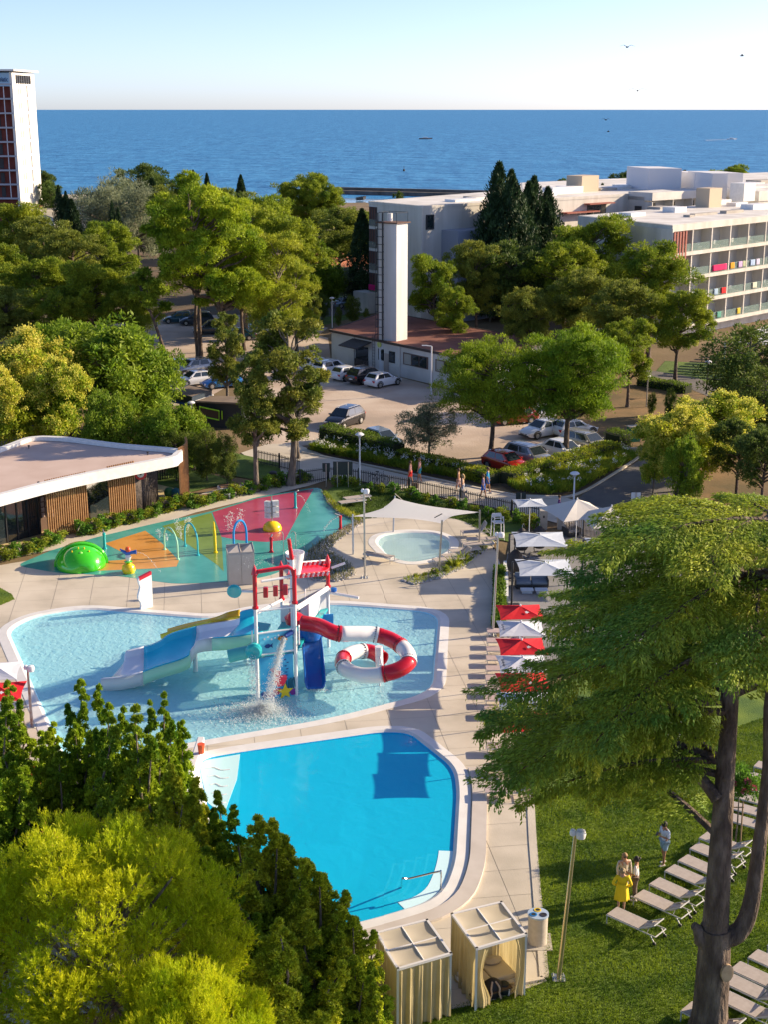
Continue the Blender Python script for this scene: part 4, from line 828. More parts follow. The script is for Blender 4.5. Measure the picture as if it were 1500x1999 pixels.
# ================================================================= CABANAS
M_clothc = mat('cream curtain cloth', (.56, .47, .24), .85, (.62, .53, .29), 1.5, trans=.35)
M_roofc = mat('cream canopy cloth', (.74, .67, .54), .85, trans=.35)
M_alu = mat('white aluminium', (.72, .70, .68), .35)
def cabana(label, corners, open_front, hgt):
    """corners: front-left, front-right, back-right, back-left on the ground"""
    A, B, C_, D = corners; c = (A + B + C_ + D) / 4; t = thing('cabana', label, 'cabana', (c.x, c.y, .06)); K = [Vector((p.x - c.x, p.y - c.y, 0)) for p in corners]; up = Vector((0, 0, hgt))
    for p in K: MB().box(p + up / 2, (.07, .07, hgt)).obj('post', M_alu, t)
    for i in range(4):
        a, b = K[i] + up, K[(i + 1) % 4] + up; d = b - a; MB().box((a + b) / 2, (d.length + .08, .08, .08), math.atan2(d.y, d.x)).obj('top_beam', M_alu, t)
    for i in (0, 1):
        a = (K[i] + K[i + 1]) / 2 + up; b = (K[(i + 2) % 4] + K[(i + 3) % 4]) / 2 + up; MB().tube([a, b], .03, 6).obj('mid_rail', M_alu, t)
    A, B, C_, D = [p + up for p in K]
    for i in range(2):
        for j in range(2):
            def fn(u, v):
                uu = (i + u) / 2; vv = (j + v) / 2; p = A.lerp(B, uu).lerp(D.lerp(C_, uu), vv); return p + Vector((0, 0, .01 - .10 * 4 * u * (1 - u) * 4 * v * (1 - v) / 4 * 2.2))
            MB().grid(fn, 8, 8).obj('roof_cloth', M_roofc, t, smooth=True)
    A, B, C_, D = K
    def curtain(a, b, f0, f1, amp=.06, gather=0.0):
        L = (b - a).length; n = max(6, int(L * (f1 - f0) * 14)); d = (b - a).normalized(); nn = Vector((-d.y, d.x, 0)); ph = random.random() * 6
        def fn(u, v):
            uu = f0 + (f1 - f0) * u; g_ = gather * math.sin(math.pi * min(1, v * 1.2)) if gather else 0
            uu = uu + g_ * ((f0 if f0 < .5 else f1) - uu)
            p = a.lerp(b, uu); w = amp * (math.sin(u * n * 1.35 + ph) + .5 * math.sin(u * n * 3.1 + 2 * ph + v * 2)) * (.35 + .65 * v)
            return p + nn * w + Vector((0, 0, (hgt - .06) * (1 - v) + .02))
        MB().grid(fn, n * 3, 8).obj('curtain', M_clothc, t, smooth=True)
    curtain(B, C_, 0, 1); curtain(D, A, 0, 1); curtain(C_, D, 0, 1)
    if open_front: curtain(A, B, .0, .3, .05, .55); curtain(A, B, .78, 1, .05, .5)
    else: curtain(A, B, 0, 1, .07)
    return t, K
def cor4(p1, p2, p3, p4, z): return [G(x, y, z) for x, y in (p1, p2, p3, p4)]
hC = 2.2
K1 = cor4((932, 1852), (1028, 1824), (980, 1762), (884, 1785), hC + .06)
tc1, KK = cabana('right cabana with open front curtains and a daybed inside', K1, True, hC)
K2 = cor4((778, 1892), (881, 1862), (835, 1797), (735, 1822), hC + .06)
cabana('left cabana with drawn cream front curtain beside the dark conifer', K2, False, hC)
K3 = [p + (K2[0] - K1[0]) for p in K2]
cabana('third cabana mostly hidden behind the foreground conifer', K3, False, hC)
cc = (K1[0] + K1[1] + K1[2] + K1[3]) / 4; ca = math.atan2((K1[1] - K1[0]).y, (K1[1] - K1[0]).x)
t = thing('daybed', 'low beige daybed with cushions inside the right cabana', 'daybed', (cc.x, cc.y, .06), ca)
MB().box((0, .15, .18), (1.7, 1.1, .12)).obj('frame', M_alu, t); MB().box((-.43, .15, .33), (.82, 1.05, .2)).obj('mattress', mat('beige mattress', (.55, .48, .36), .9), t, bevel=.05); MB().box((.43, .15, .33), (.82, 1.05, .2)).obj('mattress', mat('beige mattress', (.55, .48, .36), .9), t, bevel=.05)
for s in (-.45, .45): MB().lathe([(0, 0), (.26, .03), (.3, .09), (0, .16)], (s, .45, .43), 12, sx=1.1, sy=.75).obj('cushion', mat('beige cushion', (.42, .38, .34), .9), t, smooth=True)
for x in (-.8, .8):
    for y in (-.4, .65): MB().box((x, y, .07), (.05, .05, .14)).obj('leg', M_alu, t)
t = thing('low_table', 'dark low table rail in front of the daybed in the right cabana', 'table', (cc.x + .05, cc.y - .72, .06), ca)
MB().box((0, 0, .28), (1.4, .3, .05)).obj('tabletop', mat('dark wood', (.09, .045, .02), .6), t)
for x in (-.6, .6): MB().box((x, 0, .13), (.05, .26, .26)).obj('leg', M_alu, t)
# black rucksack with pale straps at the cabana corner
t = thing('rucksack', 'black rucksack with pale straps at the cabana opening on the grass edge', 'rucksack', G(962, 1944, .06), .3)
m = MB(); m.lathe([(0, 0), (.30, .02), (.34, .25), (.28, .5), (.12, .62), (0, .64)], n=14, sx=1, sy=.7); m.obj('bag', mat('black nylon', (.008, .008, .01), .6), t, smooth=True)
MB().lathe([(0, 0), (.2, .02), (.24, .2), (.15, .34), (0, .38)], (.42, .05, 0), 12).obj('side_bag', mat('dark green nylon', (.008, .016, .016), .6), t, smooth=True)
for s in (-1, 1): MB().tube(smoothpath([(s * .05, -.12, .60), (s * .14, -.26, .45), (s * .13, -.28, .25), (s * .2, -.26, .03)], 4), .028, 6).obj('strap', mat('tan strap', (.50, .36, .25), .8), t, smooth=True)
# recycling bin
t = thing('recycling_bin', 'round beige recycling bin with three coloured round holes', 'bin', G(1050, 1840, .06))
MB().prism([(.42 * 1.1, -.5), (.5, .5), (-.45, .5), (-.45, -.5)], 0, .04).obj('base_slab', M_conc, t)
MB().lathe([(.33, .04), (.33, 1.05), (.35, 1.06), (.35, 1.1), (0, 1.1)], n=28).obj('drum', mat('beige stone composite', (.46, .40, .32), .7, (.52, .46, .38), 8), t, smooth=True)
MB().lathe([(.355, 1.07), (.355, 1.125), (0, 1.13)], n=28).obj('lid', mat('pale blue lid', (.38, .48, .62), .4), t)
for a, c in ((1.57, (.75, .52, .02)), (3.6, (.01, .16, .45)), (5.7, (.03, .03, .05))):
    p = (.19 * math.cos(a), .19 * math.sin(a), 1.13); r = MB().lathe([(.08, 0), (.08, .012), (.125, .012), (.125, 0)], p, 16).obj('hole_rim', mat('rim %g' % c[0], c, .4), t); MB().lathe([(.08, .006), (0, .006)], p, 14).obj('hole', M_black, r)
# ================================================================= LAMPS
def pole_lamp(label, base, top, wide=.07, m=M_steel):
    b = G(*base, .05); tp = PY(top[0], top[1], b.y); d = tp - b; t = thing('floodlight_pole', label, 'lamp pole', b)
    MB().box((0, 0, .02), (.42, .42, .03)).obj('base_plate', M_steel, t)
    MB().tube([(0, 0, 0), tuple(d * .985)], [wide, wide * .75], 12).obj('pole', m, t, smooth=True)
    for k in range(4): MB().lathe([(.02, 0), (.02, .06), (0, .07)], (.16 * (1 if k % 2 else -1), .16 * (1 if k > 1 else -1), .03), 6).obj('bolt', M_steel, t)
    h = MB().lathe([(0, -.14), (.14, -.13), (.17, 0), (.14, .12), (0, .16)], d + Vector((.16, -.05, -.05)), 14).obj('floodlight', M_wmetal, t, smooth=True)
    MB().lathe([(0, -.1), (.09, -.09), (.11, 0), (.07, .1), (0, .12)], d + Vector((-.08, 0, -.02)), 12).obj('camera_housing', M_wmetal, t, smooth=True)
    return t
pole_lamp('tall brassy pole with white floodlight head standing on the lawn', (1092, 1910), (1125, 1624), .075, mat('warm steel', (.52, .46, .32), .3, metal=.85))
pole_lamp('steel floodlight pole in front of the shade sail', (712, 1128), (710, 957))
pole_lamp('steel floodlight pole at right edge of the deck beside the planted strip', (963, 1240), (974, 1042))
pole_lamp('reddish floodlight pole at the left edge of the slide pool', (62, 1418), (53, 1302), .07, mat('rusty pole', (.35, .16, .11), .5, (.45, .38, .34), 4.0))
def street_lamp(label, base, top_y, scale=1.0, m=M_wmetal):
    b = G(*base); h = zat(top_y, b.y); t = thing('street_lamp', label, 'street lamp', b)
    MB().tube([(0, 0, 0), (0, 0, h - .25)], [.075, .05], 10).obj('pole', m, t, smooth=True)
    MB().lathe([(.06, 0), (.20, .22), (.21, .26)], (0, 0, h - .28), 14).obj('glass_cone', mat('lamp glass', (.5, .5, .5), .2), t, smooth=True)
    MB().lathe([(.34, 0), (.33, .05), (.2, .14), (0, .18)], (0, 0, h - .03), 16).obj('lamp_cap', M_wmetal, t, smooth=True)
    return t
street_lamp('white street lamp rising in front of the flowering hedge', (702, 948), 848)
street_lamp('street lamp behind the large cream parasol at the asphalt road', (1121, 985), 924)
street_lamp('street lamp in front of the dark kiosk', (375, 850), 786)
street_lamp('dark thin street lamp at the garden path on the right', (1380, 770), 706, m=M_dark)
street_lamp('thin garden lamp among the brown needle litter', (1263, 795), 734, m=M_steel)
street_lamp('pale street lamp beside the side road with blue cars', (648, 640), 582)
t = thing('car_park_lamp', 'white angled car park lamp beside the low white building', 'street lamp', G(843, 770)); h = zat(676, G(843, 770).y)
MB().tube([(0, 0, 0), (0, 0, h)], .07, 8).obj('pole', M_wmetal, t); MB().tube([(0, 0, h), (-.6, 0, h + .08)], .05, 8).obj('arm', M_wmetal, t); MB().box((-.7, 0, h + .08), (.5, .2, .07)).obj('lamp_head', M_wmetal, t)
# ================================================================= SIGNS, FENCES
def board_sign(label, x0, x1, y0, y1, base, m):
    b = G((x0 + x1) / 2, base); Y = b.y; a = PY(x0, y0, Y); c = PY(x1, y1, Y); t = thing('information_board', label, 'sign board', b); w = c.x - a.x
    MB().box((0, 0, (a.z + c.z) / 2), (w, .06, a.z - c.z), .0).obj('board', m, t)
    MB().box((0, 0, (a.z + c.z) / 2), (w + .08, .03, a.z - c.z + .08)).obj('frame', M_dark, t)
    for s in ((-.3, .3) if w > 1 else (0,)): MB().tube([(s * w, -.05, 0), (s * w, -.05, a.z)], .035, 6).obj('post', M_steel, t)
M_sg = mat('dark green board', (.025, .04, .04), .5)
board_sign('small dark board on one post beside the picket fence', 630, 643, 905, 920, 950, M_sg)
board_sign('wide dark information board on two posts beside the picket fence', 651, 687, 902, 926, 952, M_sg)
board_sign('small pale notice on a post beside the asphalt road', 1232, 1250, 961, 974, 1000, M_white)
board_sign('small dark double notice board behind the small pale parasol', 1009, 1026, 962, 976, 1000, M_sg)
def picket(label, pts, h=1.05, step=.16, m=M_dark):
    P = [G(x, y) for x, y in pts]; t = thing('picket_fence', label, 'fence', P[0]); o = P[0]; mp = MB()
    for a, b in zip(P, P[1:]):
        L = (b - a).length; n = int(L / step); ang = math.atan2((b - a).y, (b - a).x)
        for k in range(n): mp.box(a.lerp(b, (k + .5) / n) - o + Vector((0, 0, h / 2 + .03)), (.04, .04, h), ang)
        for z in (.2, h - .12): MB().box((a + b) / 2 - o + Vector((0, 0, z)), (L, .03, .05), ang).obj('rail', m, t)
        MB().box(a - o + Vector((0, 0, h / 2 + .08)), (.09, .09, h + .16), ang).obj('post', m, t)
    stuff(mp.obj('pickets', m, t)); return t
picket('black picket fence along the promenade above the garden lawn', [(585, 946), (640, 938), (700, 944), (800, 962), (900, 984), (1000, 1008), (1054, 1020)])
picket('dark picket fence behind the tree trunks left of the notice boards', [(500, 905), (545, 915), (585, 925)], 1.1)
picket('dark picket fence behind the cafe roof under the light green tree', [(130, 850), (200, 846), (290, 862), (360, 862)], 1.2)
picket('grey slatted fence under the large cream parasols', [(1102, 1045), (1140, 1050), (1200, 1068)], 1.4, .11, mat('grey timber', (.16, .14, .12), .8))
t = thing('gate_pillar', 'pale square stone gate pillars at the fence gap', 'gate pillars', G(1076, 1032))
for x in (-.5, .7): MB().box((x, 0, .65), (.5, .5, 1.3)).obj('pillar', M_conc, t); MB().box((x, -.26, .9), (.1, .04, .16)).obj('wall_light', M_dark, t)
t = thing('litter_bin', 'black cylindrical litter bin beside the thin tree trunks', 'bin', G(533, 945)); MB().lathe([(.25, 0), (.28, .85), (0, .87)], n=14).obj('drum', M_dark, t); MB().lathe([(.3, .85), (.3, .92), (.15, 1.0), (0, 1.0)], n=14).obj('lid', M_dark, t)
t = thing('park_bench', 'long white concrete bench with wooden seat beside the hedge', 'bench', G(408, 978), math.radians(28))
MB().box((0, 0, .44), (3.0, .5, .08)).obj('seat', mat('bench timber', (.26, .15, .08), .7), t)
for x in (-1.45, 1.45): MB().box((x, 0, .22), (.12, .62, .5)).obj('end_block', M_white, t)
MB().box((0, -.27, .40), (3.0, .06, .14)).obj('edge', M_white, t)
t = thing('planter_bench', 'white angular planter bench right of the long bench', 'bench', G(445, 965), math.radians(20)); MB().box((0, 0, .3), (1.4, .9, .6)).obj('block', M_white, t, bevel=.02); MB().box((.0, 0, .63), (1.2, .7, .06)).obj('seat', mat('bench timber', (.26, .15, .08), .7), t)
for x, y, c, lb in ((344, 972, (.02, .16, .20), 'blue'), (342, 985, (.12, .03, .13), 'purple'), (330, 971, (.05, .2, .06), 'green')):
    o = tag(MB().lathe([(.5 * math.sin(a), .5 - .5 * math.cos(a)) for a in np.linspace(0, math.pi, 12)], n=18).obj('play_ball', mat(lb + ' rubber', c, .6), smooth=True), '%s rubber play ball on the yellow terrace beside the slatted corner' % lb, 'play ball'); o.location = G(x, y, .05); o.scale = (.75,) * 3
t = thing('electric_cabinet', 'green metal utility cabinet on pine litter beside the car park', 'utility cabinet', G(1237, 862), .3); MB().box((0, 0, .65), (.95, .6, 1.3)).obj('body', mat('cabinet green', (.01, .18, .09), .5), t); MB().box((0, 0, 1.33), (1.05, .7, .08)).obj('roof', M_conc, t); MB().box((.5, 0, .65), (.05, .62, 1.3)).obj('side_panel', M_conc, t)
t = thing('low_wall', 'short pale rendered wall at the end of the flower bed', 'wall', G(1234, 888), -.1); MB().box((0, 0, .3), (1.6, .25, .6)).obj('masonry', M_conc, t)
# kerbs
def kerb(label, pts, w=.22, h=.12):
    P = smoothpath([G(x, y) for x, y in pts], 5); m = MB(); n = len(P); L = []; R = []
    for i, p in enumerate(P):
        d = P[min(i + 1, n - 1)] - P[max(i - 1, 0)]; d.normalize(); s = Vector((-d.y, d.x, 0)); L.append(p + s * w / 2); R.append(p - s * w / 2)
    m.prism(L + R[::-1], 0, h); struct(m.obj(label, M_path))
kerb('kerb', [(588, 884), (640, 894), (700, 906), (800, 926), (900, 947), (975, 962), (1060, 974), (1128, 966), (1200, 926), (1250, 893)])
kerb('lawn_kerb', [(1046, 1700), (1054, 1800), (1064, 1912)], .3, .09); kerb('lawn_kerb', [(1064, 1914), (960, 1950), (860, 1972), (780, 1990)], .3, .09); kerb('lawn_kerb', [(1037, 1560), (1041, 1640), (1046, 1700)], .3, .09)
# bicycle at the fence
t = thing('bicycle', 'dark bicycle leaning on the picket fence', 'bicycle', G(740, 944), -.2)
for x in (-.5, .5): w = MB().tube([(x + .33 * math.cos(a), 0, .34 + .33 * math.sin(a)) for a in np.linspace(0, 6.283, 19)[:-1]], .02, 5, closed=True).obj('wheel', M_black, t)
MB().tube([(-.5, 0, .34), (-.1, 0, .34), (.35, 0, .85), (-.15, 0, .85), (-.1, 0, .34)], .018, 5).tube([(-.5, 0, .34), (-.15, 0, .85)], .015, 5).tube([(.5, 0, .34), (.35, 0, .95)], .018, 5).obj('frame', M_dark, t)
MB().tube([(.35, -.25, 1.0), (.35, .25, 1.0)], .015, 5).obj('handlebar', M_dark, t); MB().box((-.16, 0, .92), (.24, .12, .05)).obj('saddle', M_black, t)
# parked scooter
t = thing('motor_scooter', 'black motor scooter parked beside the yellow tree on the right', 'scooter', G(1337, 968), .4)
for x in (-.6, .6): m = MB(); m.lathe([(.0, -.06), (.26, -.05), (.26, .05), (0, .06)], n=14); m.v = [(a + x, c, b + .26) for a, b, c in m.v]; m.obj('wheel', M_black, t)
MB().box((-.3, 0, .55), (.9, .32, .4)).box((-.25, 0, .8), (.75, .28, .12)).obj('body', M_dark, t, bevel=.05); MB().box((.5, 0, .7), (.14, .4, .75), 0, 0, -.25).obj('leg_shield', M_dark, t, bevel=.03); MB().tube([(.42, -.32, 1.08), (.42, .32, 1.08)], .025, 6).obj('handlebar', M_steel, t); MB().box((.05, 0, .32), (.6, .3, .08)).obj('footboard', M_dark, t)
# ================================================================= CARS
def make_car(kind, paint):
    """car centred on the origin, nose towards +X"""
    t = thing({'hatch': 'hatchback_car', 'suv': 'suv_car', 'wagon': 'estate_car', 'sedan': 'saloon_car'}[kind], '', 'car')
    L, Wd, Hh, belt = {'hatch': (4.15, 1.76, 1.47, .92), 'suv': (4.5, 1.85, 1.66, 1.05), 'wagon': (4.75, 1.82, 1.5, .93), 'sedan': (4.5, 1.8, 1.44, .90)}[kind]
    g = .20; hw = Wd / 2; fx = L / 2; ws, rf, rr, rb = {'hatch': (.95, .2, -1.45, -1.95), 'suv': (1.15, .40, -1.65, -2.12), 'wagon': (1.15, .45, -1.9, -2.28), 'sedan': (1.1, .35, -1.05, -1.75)}[kind]
    st = [(-fx, .45, belt - .28, .80), (-fx + .08, g + .08, belt - .06, .93), (-fx + .35, g, belt, .98), (-fx + 1.0, g, belt + .02, 1.0), (0, g, belt, 1.0), (ws - .1, g, belt - .01, 1.0), (ws + .35, g, belt - .08, .98), (fx - .45, g, belt - .19, .95), (fx - .12, g + .05, belt - .32, .86), (fx, .38, belt - .45, .72)]
    m = MB(); rings = []
    for x, zb, ztp, k in st:
        w = hw * k; zm = (zb + ztp) / 2 + .05
        rings.append([(x, -w * .94, zb), (x, -w, zm - .12), (x, -w, zm + .12), (x, -w * .93, ztp - .03), (x, -w * .80, ztp), (x, 0, ztp + .03), (x, w * .80, ztp), (x, w * .93, ztp - .03), (x, w, zm + .12), (x, w, zm - .12), (x, w * .94, zb)])
    n = 11; m.add([p for r in rings for p in r], [(i * n + j, i * n + j + 1, (i + 1) * n + j + 1, (i + 1) * n + j) for i in range(len(rings) - 1) for j in range(n - 1)] + [((i + 1) * n, (i + 1) * n + n - 1, i * n + n - 1, i * n) for i in range(len(rings) - 1)] + [tuple(range(n)), tuple(reversed(range((len(rings) - 1) * n, len(rings) * n)))])
    body = m.obj('body', paint, t, smooth=True, bevel=.02)
    z0 = belt - .02; hb = hw * .93; ht = hw * .72
    cab = [(ws, -hb, z0), (ws, hb, z0), (rb, hb, z0), (rb, -hb, z0), (rf, -ht, Hh - .04), (rf, ht, Hh - .04), (rr, ht, Hh - .03), (rr, -ht, Hh - .03)]
    mm = MB().add(cab, [(0, 4, 5, 1), (1, 5, 6, 2), (2, 6, 7, 3), (3, 7, 4, 0), (4, 7, 6, 5)])
    mm.obj('cabin', paint, t, bevel=.05)
    rfm = MB().add([(rf - .06, -ht + .04, Hh - .02), (rf - .06, ht - .04, Hh - .02), (rr + .02, ht - .04, Hh - .01), (rr + .02, -ht + .04, Hh - .01), (rf / 2 + rr / 2, 0, Hh + .035)], [(0, 4, 1), (1, 4, 2), (2, 4, 3), (3, 4, 0)]); rfm.obj('roof', paint, t, smooth=True)
    def inset(q, a, b, c, d, off):
        q = [Vector(p) for p in q]; nn = (q[1] - q[0]).cross(q[3] - q[0]).normalized(); ctr = sum(q, Vector()) / 4
        if nn.dot(ctr - Vector((-.2, 0, 1.1))) < 0: nn = -nn
        P = lambda u, v: q[0].lerp(q[1], u).lerp(q[3].lerp(q[2], u), v) + nn * off
        return [P(a, c), P(b, c), P(b, d), P(a, d)]
    C = cab
    for nm, q, sp in (('windscreen', (C[0], C[1], C[5], C[4]), (.06, .94, .08, .93)), ('rear_window', (C[3], C[2], C[6], C[7]), (.08, .92, .25, .9))):
        MB().add(inset(q, *sp, .012), [(0, 1, 2, 3)]).obj(nm, M_glass, t)
    for q in ((C[0], C[3], C[7], C[4]), (C[1], C[2], C[6], C[5])):
        MB().add(inset(q, .12, .46, .12, .88, .012), [(0, 1, 2, 3)]).obj('side_window', M_glass, t); MB().add(inset(q, .50, .86, .12, .88, .012), [(0, 1, 2, 3)]).obj('side_window', M_glass, t)
    wx = L * .30
    for x in (-wx - .02, wx + .08):
        for s in (-1, 1):
            w = MB(); w.lathe([(.20, -.10), (.30, -.11), (.325, -.07), (.325, .07), (.30, .11), (.20, .10)], n=18); w.v = [(a + x, c + s * (hw - .09), b + .325) for a, b, c in w.v]; wo = w.obj('wheel', M_black, t, smooth=True)
            r = MB(); r.lathe([(0, .09), (.06, .10), (.20, .09), (.21, .05)], n=10); r.v = [(a + x, s * (c + .02) + s * (hw - .09), b + .325) for a, b, c in r.v]; r.obj('rim', M_steel, wo)
            ar = MB(); ar.tube([(x + .40 * math.cos(a), s * (hw - .015), .325 + .40 * math.sin(a)) for a in np.linspace(0, math.pi, 10)], .045, 5); ar.obj('wheel_arch', M_black, t)
    for s in (-1, 1):
        MB().box((fx - .17, s * hw * .62, belt - .40), (.28, .40, .15), s * -.28).obj('headlight', mat('headlight glass', (.55, .58, .6), .1, spec=1), t, bevel=.02)
        MB().box((-fx + .08, s * hw * .70, belt - .20), (.14, .36, .20), s * .2).obj('taillight', mat('tail light red', (.42, .01, .01), .2), t, bevel=.02)
        MB().box((ws - .28, s * (hw + .06), belt + .07), (.16, .2, .13)).obj('wing_mirror', paint, t, bevel=.03)
        if kind in ('wagon', 'suv'): MB().tube([(rf - .15, s * (ht - .06), Hh + .05), (rr + .2, s * (ht - .06), Hh + .05)], .022, 5).obj('roof_rail', M_steel, t)
    for x in (fx - .005, -fx + .0): MB().box((x, 0, .48 if x > 0 else .62), (.03, .52, .12)).obj('number_plate', M_white, t)
    MB().box((fx - .03, 0, belt - .48), (.08, .8, .14)).obj('grille', M_dark, t); MB().box((fx - .05, 0, .32), (.1, 1.3, .16)).obj('bumper_vent', M_dark, t)
    return t
def paint(nm, c, metal=.0): return mat(nm, c, .22, coat=.8, metal=metal)
PT = {'white': paint('white car paint', (.72, .73, .75)), 'black': paint('black car paint', (.012, .012, .015)), 'silver': paint('silver blue car paint', (.30, .38, .46), .4), 'red': paint('red car paint', (.40, .025, .015)), 'grey': paint('grey car paint', (.30, .31, .33), .4), 'beige': paint('beige grey car paint', (.34, .33, .29), .3), 'teal': paint('dark teal car paint', (.01, .08, .12), .3), 'blue': paint('bright blue car paint', (.02, .18, .52)), 'dark': paint('dark blue grey car paint', (.03, .045, .065), .2)}
CP_ = {}
def car(kind, col, pos, ang, label, group=None):
    k = (kind, col)
    if k not in CP_: CP_[k] = Proto(make_car(kind, PT[col]))
    p = G(*pos) if not isinstance(pos, Vector) else pos
    return CP_[k](label, (p.x, p.y, .02), math.radians(ang), None, group)
def wheelcar(kind, col, rearw, ang, label, side=1, group=None):
    """rearw: pixel where the rear wheel nearest the camera touches the ground; side: +1 when that is the car's right side"""
    a = math.radians(ang); d = Vector((math.cos(a), math.sin(a), 0)); l = Vector((-d.y, d.x, 0)); p = G(*rearw) + d * 1.33 + l * .85 * side
    return car(kind, col, p, ang, label, group)
gp = 'cars parked in front of the low white building'
wheelcar('hatch', 'white', (741, 759), 44, 'white hatchback nearest in the row in front of the low white building', group=gp)
wheelcar('suv', 'black', (708, 752), 44, 'black suv between two white cars in the row by the low white building', group=gp)
wheelcar('hatch', 'white', (673, 746), 44, 'white hatchback left of the black suv', group=gp)
wheelcar('suv', 'white', (639, 737), 44, 'white suv third from the left in the row by the low white building', group=gp)
wheelcar('hatch', 'white', (612, 728), 42, 'white hatchback second from the left in the row by the low building', group=gp)
wheelcar('hatch', 'white', (588, 716), 42, 'farthest white car of the row, partly behind the thin dark conifer', group=gp)
a = G(706, 827); b = G(669, 840); ag = math.degrees(math.atan2((b - a).y, (b - a).x)); dd = (b - a).normalized()
car('suv', 'black', (a + b) / 2 + Vector((dd.y, -dd.x, 0)) * .85, ag, 'black suv driving alone across the gravel with sun glinting on it')
car('hatch', 'silver', (748, 872), -52, 'silver blue hatchback parked behind the flower hedge')
car('hatch', 'red', (990, 918), -50, 'red hatchback parked nearest the clipped hedge behind a pine trunk')
car('wagon', 'grey', (1036, 905), -50, 'silver grey estate car with roof rails next to the red car')
car('sedan', 'white', (1100, 893), -50, 'white car behind the right stone pine trunk')
car('wagon', 'beige', (1146, 878), -50, 'beige grey estate car at the right end of the front row')
car('sedan', 'white', (1062, 851), 215, 'white car with dark grille facing left under the right stone pine')
car('hatch', 'white', (1122, 850), 30, 'white hatchback facing right under the right stone pine')
car('hatch', 'white', (1040, 822), 205, 'white car half hidden behind the stone pine foliage')
car('hatch', 'red', (1005, 826), 200, 'red car glimpsed behind the left stone pine foliage')
car('suv', 'grey', (376, 731), 215, 'grey suv in the upper car park under pine trunks')
car('sedan', 'white', (382, 751), 212, 'white car beside the grey suv behind the dark kiosk')
car('hatch', 'blue', (432, 756), 208, 'bright blue car beside the white one behind the dark kiosk')
car('hatch', 'white', (335, 728), 212, 'white car left of the grey suv behind the bent pine trunk')
car('suv', 'dark', (412, 652), 190, 'dark suv behind the leaning pine trunk')
car('sedan', 'teal', (462, 664), 195, 'dark teal car right of the leaning pine trunk')
car('hatch', 'silver', (492, 655), 195, 'silver blue car beside the dark teal car')
car('hatch', 'teal', (348, 630), 190, 'dark teal car in shade at the back of upper car park, left')
car('suv', 'dark', (384, 634), 190, 'dark suv in shade at the back of upper car park, middle')
for k, (x, y, c) in enumerate(((60, 800, 'white'), (105, 790, 'dark'), (165, 778, 'white'), (215, 770, 'silver'), (262, 762, 'white'))):
    car('hatch', c, (x, y), 205, ['white car behind the yellow flowering tree', 'dark car glimpsed between the left trees', 'white car glimpsed low through the light green tree', 'silver car glimpsed through the light green tree', 'white car at the right rim of the light green tree'][k])
car('hatch', 'white', (632, 568), 190, 'white car on the road behind the far lawn'); car('hatch', 'red', (612, 566), 190, 'red car beside the white one behind the far lawn')
car('sedan', 'silver', (680, 600), 20, 'pale blue car on the side road behind shrubs'); car('sedan', 'silver', (708, 598), 20, 'pale blue car on the side road next to the cypress foot')
